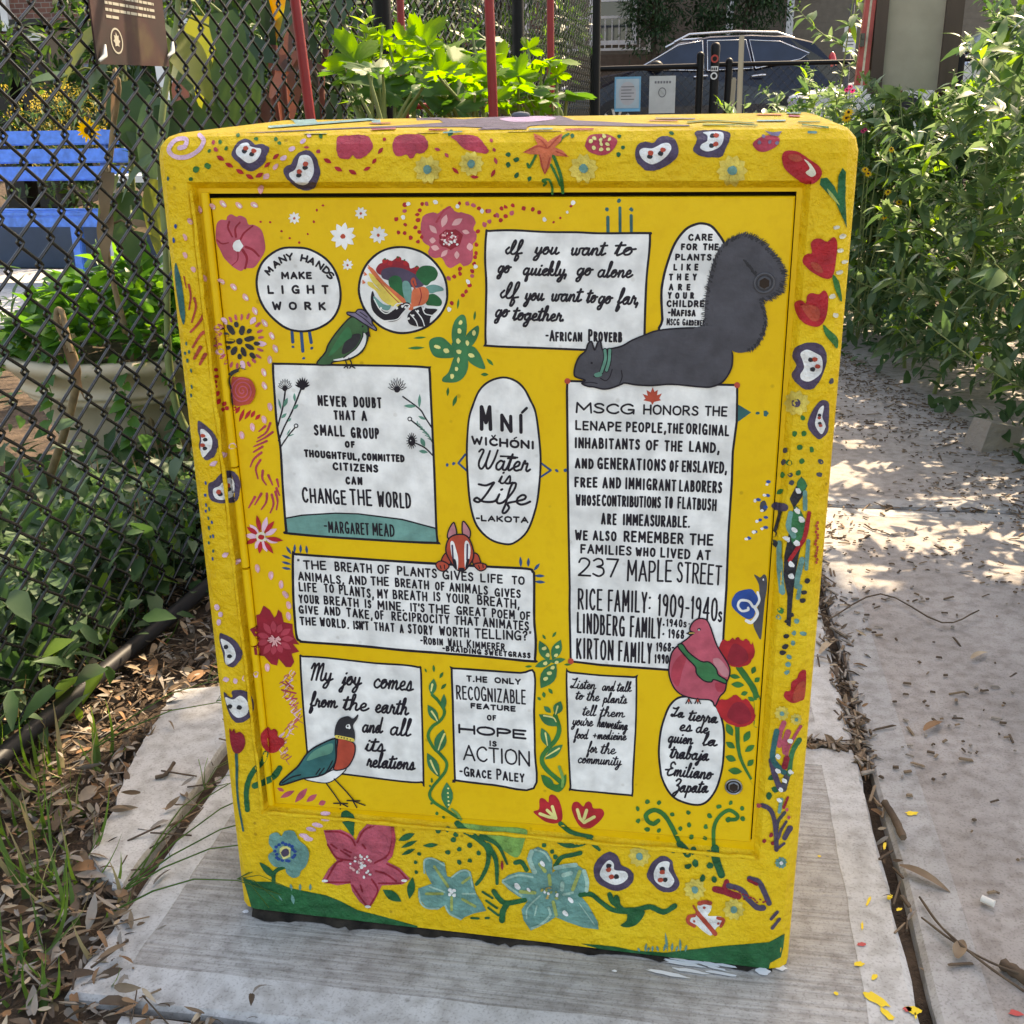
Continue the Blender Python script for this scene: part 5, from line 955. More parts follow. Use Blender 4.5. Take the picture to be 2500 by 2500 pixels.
p.line('R', [(290,218),(380,232)], 76, 'purple', 2).line('R', [(345,270),(310,400),(280,500)], 42, 'dgrey', 2).poly('R', [(262,545),(325,570),(305,625),(262,590)], 'dgrey', 2)
p.dots('R', [(445,1280),(410,1340),(395,1490),(388,1590),(362,1650),(600,950),(567,1060),(557,1140)], 25, 'dgrey', 2, 1.3, 1.4)
for y in range(380, 800, 30): p.blob('R', 690 - (y - 380)*.02 + rnd(-10,10), y, 12, 16, 'ored', L=2)
p.done()
p = Paint("painted_hummingbird", body, "small teal and pink bird above a purple sapling on the right corner", rough=True)
p.line('V', [(495,655),(455,760),(450,875)], 50, 'pink', 1).line('V', [(535,745),(505,840),(505,940)], 56, 'pink', 1).line('V', [(655,690),(590,800),(530,920),(520,1000)], 30, 'pink', 1)
p.line('V', [(425,735),(400,860),(385,1000),(440,1085),(492,1135)], 54, 'dteal', 2).line('V', [(372,1020),(402,1150),(455,1295)], 56, 'purple', 2).line('V', [(640,820),(572,950),(545,1150)], 46, 'forest', 2).line('V', [(520,1000),(500,1080)], 56, 'wine', 3).line('V', [(530,1150),(490,1300)], 60, 'grey', 1)
for q in ((555,830),(437,980),(437,1120),(500,1215),(465,1305),(448,1405),(555,1130)): p.blob('V', q[0], q[1], 29, 21, 'white', .6, 4, .2)
p.line('V', [(290,1460),(350,1490),(390,1560),(415,1700),(422,1890)], 44, 'purple', 2).line('V', [(500,1530),(440,1610),(425,1700)], 32, 'grey', 2).line('V', [(515,1615),(465,1700),(440,1780)], 26, 'purple', 3).line('V', [(550,1680),(500,1775)], 52, 'purple', 2).line('V', [(495,1830),(445,1870)], 26, 'purple', 2).line('V', [(470,1400),(450,1520)], 36, 'teal', 3)
p.blob('V', 258, 1465, 30, 22, 'pink', L=3).dots('V', [(520,1500),(538,1575)], 18, 'pink', 3).line('V', [(530,1380),(490,1480)], 26, 'wine', 3).dots('V', [(305,1805),(370,1750),(385,1830)], 22, 'wine', 2).line('L', [(1590,1300),(1530,1370)], 30, 'purple', 1).line('L', [(1610,1370),(1540,1460)], 30, 'purple', 1).done()
p = Paint("painted_butterfly", body, "white butterfly with red edges near the foot of the cabinet", rough=True)
p.poly('L', [(812,1240),(940,1236),(940,1290),(915,1340),(1040,1348),(1062,1420),(1000,1452),(950,1530),(880,1500),(800,1430),(740,1400),(768,1340),(832,1322)], 'white', 0).line('L', [(812,1312),(880,1390),(940,1460),(985,1515)], 44, 'ored', 1).line('L', [(830,1218),(880,1205),(935,1215)], 42, 'ored', 1).line('L', [(780,1335),(725,1350),(720,1400),(780,1438)], 34, 'ored', 1).line('L', [(1010,1360),(1065,1380),(1040,1440)], 32, 'ored', 1).line('L', [(770,1240),(800,1290)], 18, 'ored', 1).dots('L', [(778,1390),(877,1258),(1015,1412)], 13, 'ored', 2).done()
p = Paint("painted_bird", body, "red and purple brush strokes like a bird at the lower right", rough=True)
p.line('L', [(985,1080),(1070,1100),(1150,1130),(1210,1150)], 66, 'wine', 0).line('L', [(1095,1010),(1080,1060),(1060,1100)], 56, 'wine', 0).line('L', [(1115,1045),(1240,1085),(1300,1170),(1390,1255),(1455,1262)], 54, 'purple', 1).line('L', [(1320,975),(1410,1010),(1460,1100),(1510,1215)], 54, 'purple', 1).line('L', [(1310,990),(1390,1030)], 30, 'wine', 2)
for i in range(14): p.blob('L', 1180 + i*22 + rnd(-10,10), 1110 + i*8 + rnd(-30,40), 13, 8, 'wine', .4, 2)
p.done()
# the top
p = Paint("painted_tree", body, "grey purple tree trunk and branches on the top of the cabinet", rough=True)
p.poly('N', [(-1150,262),(-900,250),(-400,226),(0,206),(400,190),(800,162),(760,132),(400,106),(600,103),(1000,130),(1200,112),(1500,97),(1932,92),(2080,140),(2300,150),(2700,172),(3200,186),(3200,196),(2800,200),(2200,192),(1750,186),(1640,196),(1610,210),(1612,228),(1130,232),(1190,212),(1000,204),(500,206),(0,218),(-500,240),(-1000,262)], 'mauve', 0, False)
p.poly('N', [(1350,125),(1700,100),(1900,120),(1750,150),(1500,160)], 'lilac', 1)
for t, q, w, c in (('M', [(1030,210),(1300,190),(1620,165),(2100,128)], 22, 'lteal'), ('M', [(1250,140),(1700,112)], 10, 'lteal'), ('N', [(80,175),(280,172)], 9, 'rose'), ('N', [(100,235),(330,225)], 12, 'pink'), ('N', [(660,237),(830,234)], 14, 'rose'), ('N', [(800,265),(980,255)], 10, 'teal'), ('N', [(1640,232),(1860,228)], 14, 'lteal'), ('O', [(60,235),(330,232)], 13, 'rose'), ('O', [(940,125),(1320,130)], 9, 'lav'), ('O', [(1250,165),(1500,150),(1900,175)], 10, 'green'), ('O', [(1400,185),(1932,195)], 9, 'green'), ('O', [(880,148),(1150,150)], 8, 'pink'), ('P', [(0,150),(270,148)], 14, 'lteal'), ('P', [(0,88),(230,90)], 10, 'orange'), ('P', [(400,160),(610,160)], 9, 'green'), ('P', [(440,188),(690,215)], 13, 'green'), ('P', [(310,100),(410,105)], 14, 'pink'), ('P', [(500,260),(570,262)], 24, 'teal'), ('P', [(290,75),(420,75)], 12, 'teal')): p.line(t, q, w, c, 2)
p.done()
# ------------------------------------------------------------------ ground, slabs, path, street
def sstep(a, b, x):
    t = max(0.0, min(1.0, (x - a)/(b - a))); return t*t*(3 - 2*t)
def gz(x, y): return -.018 + .52*sstep(5.6, 13.5, y)
def at_y(px, py, y): return on_y(px, py, y)
m_soil = mat("mulch_soil", (.040, .027, .019), .95, col2=(.115, .080, .055), scale=26, bump=1.0, bscale=70, bdist=.012, detail=8)
xs = [-150,-60,-30,-16,-10] + [-7 + .25*i for i in range(57)] + [8,10,14,20,35,80,150]
ys = [-150,-40,-12,-5] + [-2.5 + .25*i for i in range(70)] + [16,18,21,26,40,80,150]
mb = MB(); mb.grid([[(x, y, gz(x, y) + (.006*sin(x*5.1 + y*3.3)*sin(y*4.7) if abs(x) < 6 and abs(y) < 6 else 0)) for x in xs] for y in ys])
tag(mb.build("ground", m_soil, smooth=True), kind="structure")
def concrete(name, c1, c2, broom=0.0, ax='X'):
    m = mat(name, c1, .85, col2=c2, scale=5.5, detail=9, bump=.35, bscale=230, bdist=.001)
    nt = m.node_tree; b = nt.nodes["Principled BSDF"]
    tc = nt.nodes.new("ShaderNodeTexCoord"); old = b.inputs["Base Color"].links[0].from_socket
    def mul(sock, fac_sock, strength, dark):
        mx = nt.nodes.new("ShaderNodeMix"); mx.data_type = 'RGBA'; mx.blend_type = 'MULTIPLY'
        rp = nt.nodes.new("ShaderNodeValToRGB"); rp.color_ramp.elements[0].color = (*dark, 1); rp.color_ramp.elements[1].color = (1, 1, 1, 1)
        nt.links.new(fac_sock, rp.inputs[0]); nt.links.new(sock, mx.inputs[6]); nt.links.new(rp.outputs[0], mx.inputs[7]); mx.inputs[0].default_value = strength
        return mx.outputs[2], rp
    n2 = nt.nodes.new("ShaderNodeTexNoise"); n2.inputs["Scale"].default_value = 330; n2.inputs["Detail"].default_value = 2; nt.links.new(tc.outputs["Object"], n2.inputs["Vector"])
    o, rp = mul(old, n2.outputs["Fac"], .42, (.42, .40, .38)); rp.color_ramp.elements[0].position, rp.color_ramp.elements[1].position = .33, .47
    n3 = nt.nodes.new("ShaderNodeTexNoise"); n3.inputs["Scale"].default_value = 42; n3.inputs["Detail"].default_value = 6; nt.links.new(tc.outputs["Object"], n3.inputs["Vector"])
    o, rp = mul(o, n3.outputs["Fac"], .6, (.55, .52, .49)); rp.color_ramp.elements[0].position, rp.color_ramp.elements[1].position = .34, .56
    n4 = nt.nodes.new("ShaderNodeTexVoronoi"); n4.inputs["Scale"].default_value = 21; n4.inputs["Randomness"].default_value = 1.0; nt.links.new(tc.outputs["Object"], n4.inputs["Vector"])
    o, rp = mul(o, n4.outputs["Distance"], .35, (.16, .14, .13)); rp.color_ramp.elements[0].position, rp.color_ramp.elements[1].position = .035, .085
    if broom:
        mp = nt.nodes.new("ShaderNodeMapping"); mp.inputs["Scale"].default_value = (7, 210, 1) if ax == 'X' else (260, 3, 1); nt.links.new(tc.outputs["Object"], mp.inputs[0])
        n5 = nt.nodes.new("ShaderNodeTexNoise"); n5.inputs["Scale"].default_value = 1; n5.inputs["Detail"].default_value = 6; nt.links.new(mp.outputs[0], n5.inputs["Vector"])
        o, rp = mul(o, n5.outputs["Fac"], broom, (.40, .37, .34)); rp.color_ramp.elements[0].position, rp.color_ramp.elements[1].position = .36, .56
        bp = nt.nodes.new("ShaderNodeBump"); bp.inputs["Strength"].default_value = .8; bp.inputs["Distance"].default_value = .002; nt.links.new(n5.outputs["Fac"], bp.inputs["Height"]); nt.links.new(bp.outputs[0], b.inputs["Normal"])
    nt.links.new(o, b.inputs["Base Color"])
    return m
m_conc = concrete("concrete_broomed", (.36, .345, .325), (.51, .495, .475), .42)
m_conc_s = concrete("concrete_trowelled", (.46, .455, .445), (.60, .595, .58))
m_conc_p = concrete("concrete_path", (.30, .275, .258), (.41, .38, .36))
m_conc_e = concrete("concrete_edging", (.33, .325, .32), (.44, .43, .42))
def slab_obj(name, x0, x1, y0, y1, z=0.0, band=.052, mi=None, wob=.003):
    mb = MB(); n = 16
    def loop(g, zz, w=wob):
        P = []
        for (ax, ay, bx, by) in ((x0+g, y0+g, x1-g, y0+g), (x1-g, y0+g, x1-g, y1-g), (x1-g, y1-g, x0+g, y1-g), (x0+g, y1-g, x0+g, y0+g)):
            for i in range(n):
                t = i/n; P.append((ax + (bx-ax)*t + rnd(-w, w), ay + (by-ay)*t + rnd(-w, w), zz))
        return P
    a, b, c, d = loop(-.002, z - .09), loop(0, z - .006), loop(.005, z - .0008), loop(band, z, .0015)
    mb.grid([a, b, c, d], 0, True); e = [(p[0], p[1], z - .0006) for p in d]
    mb.grid([d, e], 0, True); mb.face(e, 1)
    return tag(mb.build(name, mi or [m_conc_s, m_conc]), kind="structure")
pad = slab_obj("pavement_pad", -.158, .727, -.146, .466)
slab_obj("pavement_slab", -.158, .727, .480, 2.2)
mb = MB(); LS = []
for (ax, ay), (bx_, by) in (((-.188,.545),(-.335,.500)),((-.335,.500),(-.312,.330)),((-.312,.330),(-.245,.060)),((-.245,.060),(-.180,.02)),((-.180,.02),(-.188,.545))):
    for i in range(10): t = i/10; LS.append((ax + (bx_-ax)*t + rnd(-.004,.004), ay + (by-ay)*t + rnd(-.004,.004)))
cx_, cy_ = -.25, .28
lp = lambda k, z: [(cx_ + (x-cx_)*k, cy_ + (y-cy_)*k, z) for x, y in LS]
mb.grid([lp(1.02, -.08), lp(1, -.004), lp(.965, .002)], 0, True); mb.face(lp(.965, .002)); tag(mb.build("pavement_slab", m_conc_s), kind="structure")
slab_obj("pavement_slab", -.085, .727, -1.6, -.160)
slab_obj("path_slab", .745, 1.95, -1.6, 1.548, 0, .058, [m_conc_e, m_conc_p])
slab_obj("path_slab", .745, 1.95, 1.566, 4.4, 0, .058, [m_conc_e, m_conc_p])
slab_obj("garden_path", -8.0, -2.2, 3.7, 5.75, .002, .05, [m_conc_s, m_conc_s])
m_asph = mat("asphalt", (.05, .05, .052), .9, scale=60, var=.3, bump=.6, bscale=200)
mb = MB(); mb.grid([[(-60, 14.6, .508), (60, 14.6, .508)], [(-60, 22, .51), (60, 22, .51)]]); tag(mb.build("road", m_asph), kind="structure")
mb = MB(); mb.box((0, 14.4, .52), (120, .16, .22)); mb.box((0, 22.2, .54), (120, .3, .2)); tag(mb.build("kerb", m_conc_s), kind="structure")
# paint spilt on the concrete
m_spl = [mat("spilt_yellow", (.80, .56, .02), .5), mat("spilt_red", (.5, .06, .06), .5), mat("spilt_white", (.75, .77, .80), .5)]
mb = MB()
def splash(px, py, r, asp, ang, mi, z=.0011):
    d = px_ray(px, py); c = CAM_O + d*((z - CAM_O.z)/d.z); n = 14
    mb.face([(c.x + (u := r*cos(2*pi*i/n)*rnd(.6, 1.15))*cos(ang) - (v := r*asp*sin(2*pi*i/n)*rnd(.6, 1.15))*sin(ang), c.y + u*sin(ang) + v*cos(ang), z) for i in range(n)], mi)
for a in ((2140,2440,.016,.45,2.4,0),(2165,2475,.012,.4,2.2,0),(2230,2465,.008,.8,0,0),(2216,2464,.005,.8,0,1),(2097,2353,.006,.7,.3,0),(2103,2305,.006,.6,.2,1),(2172,2190,.006,.5,1,0),(2195,2220,.005,.5,.5,0),(2160,2065,.009,.25,1.3,0),(2120,2200,.012,.15,1.2,0),(2105,2260,.008,.2,1.4,0),(2225,1985,.009,.6,.3,0),(2135,2385,.006,.5,1,0),(2042,2425,.003,.9,0,0),(2000,2090,.0025,.9,0,0),(2480,2473,.008,.6,0,1),(2235,2480,.005,.3,1.5,0)): splash(*a)
for i in range(9): splash(rnd(1625,1770), rnd(2340,2378), rnd(.012,.026), .13, rnd(-.2,-.05), 2, .0009 + i*.00003)
for a in ((1862,2372,.009,.8,0),(1905,2362,.007,.7,0),(600,2225,.004,.8,0),(1590,2290,.004,.5,0),(1500,2370,.003,.6,0)): splash(*a[:5], 2)
mb.build("paint_splash", m_spl, pad)
# ------------------------------------------------------------------ chain-link fence beside and behind the cabinet
def fx(y): return -.5 + .0577*(y - .3)
FD = Vector((.0577, 1, 0)).normalized(); FN = Vector((FD.y, -FD.x, 0))
m_vinyl = mat("black_vinyl", (.007, .0075, .008), .22, var=.3, scale=30, spec=.6)
m_blk = mat("matt_black_metal", (.006, .006, .007), .5, spec=.2)
fence = empty("chain_link_fence", (fx(2.0), 2.0, 0), "tall black chain link fence running past the left side of the cabinet", "fence")
mb = MB(); A = .0362; Bz = .0362; y0f = -.42; nW = int((5.86 - y0f)/A/1.0) + 1
base = Vector((fx(y0f), y0f, 0))
for i in range(nW):
    far = i*A > 3.4; top = 1.32 if i*A < 2.6 else 1.86; K = int(top/Bz); pts = []
    for k in range(K + 1):
        sg = 1 if (k + i) % 2 == 0 else -1
        s = i*A + sg*A*.56; z = .02 + k*Bz; q = base + FD*s + Vector((0, 0, z)); bul = FN*(.0028*sg)
        pts.append(q + bul); 
    if not far:
        P2 = []
        for k in range(len(pts) - 1):
            p0, p1 = pts[k], pts[k+1]
            for u_, v_ in ((0, -.03), (.16, .10), (.5, .5), (.84, .90)):
                g_ = p0.lerp(p1, v_); P2.append(Vector((g_.x, g_.y, p0.z + (p1.z - p0.z)*u_)))
        pts = P2
    mb.tube(pts, .0026 if not far else .0024, 6 if not far else 4, caps=False)
mb.build("chain_link", m_vinyl, fence, True)
for yy in (2.07, 3.74, 5.86): 
    mb = MB(); mb.tube([(fx(yy) + .03, yy, gz(0, yy) - .05), (fx(yy) + .03, yy, 1.95)], .024, 14); mb.lathe((fx(yy) + .03, yy, 1.95), [(.0245,-.03),(.0245,.0),(.016,.014),(.001,.02)], 14)
    o = mb.build("fence_post", m_blk, fence, True)
mb = MB(); mb.tube([(fx(y) + .02, y, .012 + .004*sin(y*2)) for y in (-.5, 0, .5, 1, 2, 3, 4, 5.9)], .0140, 12); mb.build("bottom_rail", mat("dark_pipe", (.018,.018,.021), .5), fence, True)
mb = MB(); mb.tube([(fx(y) + .02, y, 1.9) for y in (2.0, 3, 4, 5.9)], .02, 10); mb.build("top_rail", m_vinyl, fence, True)
# park rules sign wired to the fence
m_sign = mat("sign_brown_print", (.014, .010, .008), .6, col2=(.075, .048, .02), scale=9, detail=10)
nt = m_sign.node_tree; rp = [n for n in nt.nodes if n.type == 'VALTORGB'][0]; e = rp.color_ramp.elements.new(.55); e.color = (.045, .014, .012, 1)
m_ink = mat("sign_cream_ink", (.42, .39, .31), .5)
sx = lambda y: fx(y) + .012
sign = empty("park_sign", (sx(.92), .92, 1.0), "brown park rules sign with a leaf emblem hung on the fence", "sign")
def sg_pt(u, v, off=0.0):     # u along the fence in metres from the sign's near edge, v height
    y = .735 + u; return Vector((sx(y), y, v)) + FN*off
mb = MB(); W_, Z0, Z1 = .222, .955, 1.36
for off, rev in ((0, 0), (.003, 1)): pass
P = [sg_pt(0, Z0), sg_pt(W_, Z0 + .006), sg_pt(W_, Z1), sg_pt(0, Z1)]; Q = [p + FN*.003 for p in P]
mb.face(P[::-1]); mb.face(Q); 
for i in range(4): mb.face([P[i], P[(i+1) % 4], Q[(i+1) % 4], Q[i]])
mb.build("sign_board", m_sign, sign)
mb = MB()
def srect(u0, u1, v0, v1, off=.0036): mb.face([sg_pt(u0, v0, off), sg_pt(u1, v0, off), sg_pt(u1, v1, off), sg_pt(u0, v1, off)])
random.seed(5)
for r, (ln, v) in enumerate(((.62, 1.082), (1.0, 1.0545), (1.0, 1.0445), (.98, 1.0345), (.22, 1.0245))):
    u = .040
    while u < .040 + .150*ln:
        w = rnd(.006, .019); srect(u, min(u + w, .19), v, v + .0042); u += w + .0022
cu, cv, ru, rv = .062, .992, .0175, .0125*1.55
n = 28
ring_o = [sg_pt(cu + ru*cos(2*pi*i/n), cv + rv*sin(2*pi*i/n), .0036) for i in range(n)]; ring_i = [sg_pt(cu + ru*.84*cos(2*pi*i/n), cv + rv*.86*sin(2*pi*i/n), .0036) for i in range(n)]
mb.grid([ring_o, ring_i], 0, True)
lf = [(0,.8),(.14,.45),(.42,.5),(.36,.15),(.62,.0),(.34,-.22),(.38,-.5),(.0,-.42),(-.38,-.5),(-.34,-.22),(-.62,.0),(-.36,.15),(-.42,.5),(-.14,.45)]
mb.face([sg_pt(cu + ru*a*.9, cv + rv*b*.86, .0036) for a, b in lf])
def sign_word(txt, u, v, h, wd):
    for ch in txt:
        g = CAPS[ch]
        for st in g[1]:
            for a, b in zip(st, st[1:]):
                d = Vector((b.x - a.x, b.y - a.y)); d = d.normalized() if d.length else Vector((1, 0)); nn = Vector((-d.y, d.x))*h*.07
                mb.face([sg_pt(u + q.x*wd, v + q.y*h, .0037) for q in (Vector((a.x, a.y)) - nn, Vector((b.x, b.y)) - nn, Vector((b.x, b.y)) + nn, Vector((a.x, a.y)) + nn)])
        u += (g[0] + .25)*wd
sign_word("NYC PARKS".replace(' ', '') if False else "PARKS", .050, .9655, .0052, .0062)
mb.build("sign_print", m_ink, sign)
m_tie = mat("white_tie", (.75, .74, .70), .5)
for u, v in ((.012, .968), (W_ + .004, .985)):
    mb = MB(); c = sg_pt(u, v, .006); mb.tube([c + Vector((0, -.012, -.008)), c + Vector((.004, 0, 0)), c + Vector((.002, .008, .016))], [.0022, .004, .0016], 7); mb.build("cable_tie", m_tie, sign, True)

# ------------------------------------------------------------------ red trellis frame over the squash bed
m_red = mat("red_enamel", (.24, .012, .014), .42, spec=.35, var=.15, scale=20)
trel = empty("red_trellis", (-.12, 1.6, 0), "red metal trellis frame standing over the squash plants", "trellis")
for (bx, by, tx, ty, r) in ((-.235, 1.15, -.279, 1.15, .0097), (.062, 1.35, .048, 1.35, .0097), (-.294, 2.0, -.300, 2.0, .0097), (.062, 2.2, .059, 2.2, .0097)):
    k = (1.9)/(1.08); mb = MB(); mb.tube([(bx, by, -.02), (bx*.5 + tx*.5, by, .75), (tx, ty, 1.08), (tx + (tx - bx)*.8, ty, 1.9)], r, 12); mb.build("upright", m_red, trel, True)
mb = MB(); mb.tube([(-.297, 2.0, .905), (.060, 2.2, .912)], .008, 10); mb.build("cross_bar", m_red, trel, True)
mb = MB(); mb.tube([(-.29, 1.15, 1.55), (.045, 1.35, 1.55)], .008, 10); mb.build("cross_bar", m_red, trel, True)

# tall planting box that carries the squash
m_box = mat("weathered_planter_wood", (.16,.12,.085), .85, var=.3, scale=14, stretch=(1,1,6))
pbx = empty("planting_box", (-.06, 1.68, 0), "tall weathered wooden planting box under the squash behind the cabinet", "planter")
for k in range(5):
    z = .075 + k*.13; mb = MB()
    mb.box((-.06, 1.12, z), (.58, .03, .126)); mb.box((-.06, 2.24, z), (.58, .03, .126)); mb.box((-.335, 1.68, z), (.03, 1.085, .126)); mb.box((.215, 1.68, z), (.03, 1.085, .126)); mb.build("side_boards", m_box, pbx)
mb = MB(); mb.grid([[(-.32 + .26*i, 1.136 + .272*j, .655 + rnd(-.008,.008)) for i in range(3)] for j in range(5)]); mb.build("potting_soil", m_soil, pbx)
# ------------------------------------------------------------------ low gate fence by the street
gate = empty("gate_fence", (.6, 8.5, gz(0, 8.5)), "low black chain link fence with a gate at the street end of the garden", "fence")
mb = MB(); a2 = .036
for i in range(int(4.9/a2)):
    pts = []
    for k in range(31):
        sg = 1 if (k + i) % 2 == 0 else -1; pts.append((-.41 + i*a2 + sg*a2*.53, 8.5 + .003*sg, .17 + k*a2))
    mb.tube(pts, .0022, 4, caps=False)
mb.build("chain_link", m_blk, gate, True)
for xx, zt in ((-.415, 1.34), (.435, 1.34), (.66, 1.29), (2.4, 1.29), (4.4, 1.29)):
    mb = MB(); mb.tube([(xx, 8.5, 0), (xx, 8.5, zt)], .028, 12); mb.ball((xx, 8.5, zt + .005), .03, 10); mb.build("fence_post", m_blk, gate, True)
mb = MB(); mb.tube([(-.41, 8.5, 1.262), (.43, 8.5, 1.268)], .022, 10); mb.tube([(-.41, 8.5, .2), (.43, 8.5, .2)], .02, 10); mb.build("gate_rail", m_blk, gate, True)
mb = MB(); mb.tube([(.56, 8.5, 1.275), (4.5, 8.5, 1.275)], .018, 10); mb.build("top_rail", m_blk, gate, True)
gp = empty("gate_post", (.549, 8.44, 0), "short black latch post with round red sticker beside the gate", "post")
mb = MB(); mb.tube([(.549, 8.44, 0), (.549, 8.44, 1.41)], .034, 14); mb.lathe((.549, 8.44, 1.41), [(.036,-.05),(.036,0),(.026,.02),(.001,.026)], 14); mb.build("post_pipe", m_blk, gp, True)
def disc(c, r, mi=0, n=18): mb.face([(c[0] + r*cos(2*pi*i/n), c[1], c[2] + r*sin(2*pi*i/n)) for i in range(n)], mi)
mb = MB(); disc((.545, 8.402, 1.315), .030, 0); disc((.545, 8.4015, 1.315), .018, 1); disc((.545, 8.402, 1.19), .027, 2); disc((.545, 8.4015, 1.19), .017, 1)
mb.face([(.52,8.403,1.225),(.575,8.403,1.225),(.575,8.403,1.26),(.52,8.403,1.26)], 2)
for x in (.529, .545, .561): mb.face([(x-.006,8.402,1.232),(x+.005,8.402,1.232),(x+.005,8.402,1.252),(x-.006,8.402,1.252)], 1)
mb.build("sticker", [mat("sticker_red", (.42,.05,.04), .5), m_blk, mat("sticker_white", (.7,.7,.68), .5)], gp)
def notice(name, label, px0, py0, px1, py1, col, kind):
    a, b = at_y(px0, py0, 8.455), at_y(px1, py1, 8.455); t = empty(name, ((a.x+b.x)/2, 8.455, b.z), label, "notice"); global mb
    mb = MB(); mb.box(((a.x+b.x)/2, 8.455, (a.z+b.z)/2), (b.x-a.x, .006, a.z-b.z)); mb.build("sheet", col, t)
    mb = MB(); w, h = b.x - a.x, a.z - b.z; X = lambda u: a.x + w*u; Z = lambda v: b.z + h*v; y = 8.4515
    def rc(u0, u1, v0, v1, mi=0, yy=y): mb.face([(X(u0), yy, Z(v0)), (X(u1), yy, Z(v0)), (X(u1), yy, Z(v1)), (X(u0), yy, Z(v1))], mi)
    if kind == 0:
        rc(.06, .94, .10, .94, 0); mb.face([(X(.5 + .33*cos(2*pi*i/24)), y - .0006, Z(.52 + .34*sin(2*pi*i/24))) for i in range(24)], 1)
        for k in range(5): rc(.25, .75 - .1*(k % 2), .34 + .09*k, .365 + .09*k, 2, y - .0012)
        rc(.03, .97, .012, .07, 3)
    else:
        for k in range(6):
            u = .2 + .11*k; rc(u, u + .075, .80, .865, 2)
        mb.grid([[(X(.5 + r*cos(2*pi*i/20)*.9), y, Z(.56 + r*sin(2*pi*i/20)*.8)) for i in range(20)] for r in (.17, .135)], 2, True)
        mb.bar((X(.40), y - .001, Z(.64)), (X(.60), y - .001, Z(.48)), w*.035, .001, 2)
        for k in range(6): rc(.2, .8 - .12*(k % 3), .12 + .045*k, .132 + .045*k, 4)
    mb.build("print", [mat("notice_pale_blue", (.36,.45,.50), .5), mat("notice_pink_white", (.42,.41,.43), .5), mat("notice_dark_grey", (.14,.14,.15), .5), mat("notice_blue_band", (.12,.42,.66), .5), mat("notice_grey", (.45,.45,.45), .5)], t)
notice("notice_sheet", "pale blue notice sheet tied to the black gate", 1501, 188, 1563, 272, mat("notice_blue", (.12,.34,.50), .5), 0)
notice("notice_sheet", "white notice sheet with a round emblem tied to the black gate", 1586, 186, 1647, 276, mat("notice_white", (.46,.47,.46), .5), 1)
# stakes
m_stake = mat("pale_stake_wood", (.42, .35, .26), .8, scale=20, var=.2, stretch=(1,1,.1))
for lab, (px0, py0), (px1, py1), w in (("tall pale wooden stake standing in front of the gate", (1811, 90), (1806, 330), .030), ("short pale wooden stake leaning towards the taller one", (1792, 193), (1776, 330), .026)):
    a, b = at_y(px0, py0, 6.0), at_y(px1, py1, 6.0); b.z -= .55; b.x -= (a.x - b.x)*.5*0
    t = MB(); t.bar(b, a, w, .018, up=(0, 1, 0)); t.box((a.x, a.y, a.z + .004), (w*.7, .012, .008)); tag(t.build("wooden_stake", m_stake), lab, "stake")
# ------------------------------------------------------------------ bench, planter, notice board, cars, houses
m_blue = mat("blue_bench_paint", (.045, .20, .68), .38, var=.25, scale=26, spec=.5)
bench = empty("garden_bench", (-3.7, 5.2, 0), "bright blue slatted garden bench behind the fence", "bench")
def plank(name, c, d, m, parent, rot=None, bev=.006):
    bm = bmesh.new(); bmesh.ops.create_cube(bm, size=1.0)
    for v in bm.verts: v.co = Vector((v.co.x*d[0], v.co.y*d[1], v.co.z*d[2]))
    bmesh.ops.bevel(bm, geom=list(bm.edges), offset=min(bev, min(d)*.3), segments=2, affect='EDGES')
    t = MB(); t.v = [tuple((rot @ v.co if rot else v.co) + Vector(c)) for v in bm.verts]; bm.verts.index_update(); t.f = [tuple(v.index for v in f.verts) for f in bm.faces]; t.m = [0]*len(t.f); bm.free()
    return t.build(name, m, parent)
BL, BR = -4.7, -2.86
tilt = Matrix.Rotation(radians(-12), 3, 'X')
for k, z in enumerate((.815, .712, .612)): plank("back_slat", ((BL+BR)/2, 5.44 + (.8-z)*-.2, z), (BR-BL, .024, .082), m_blue, bench, tilt)
for k in range(5): plank("seat_slat", ((BL+BR)/2, 5.06 + k*.082, .405 + (.006 if k else .0) - .004*k), (BR-BL, .074, .026), m_blue, bench)
plank("seat_apron", ((BL+BR)/2, 5.03, .362), (BR-BL, .022, .06), m_blue, bench)
for x in (-3.07, -4.55):
    plank("leg", (x, 5.05, .17), (.055, .055, .38), m_blue, bench); plank("leg", (x, 5.45, .42), (.055, .05, .88), m_blue, bench, Matrix.Rotation(radians(-6), 3, 'X'))
m_bed = mat("blue_grey_board", (.05, .08, .125), .6)
bed = empty("raised_bed", (-4.2, 6.0, 0), "dark blue grey timber edge of the flower bed behind the bench", "raised bed")
plank("bed_board", (-4.6, 5.95, .12), (4.2, .05, .27), m_bed, bed); plank("bed_board", (-2.52, 6.6, .12), (.05, 1.3, .27), m_bed, bed)

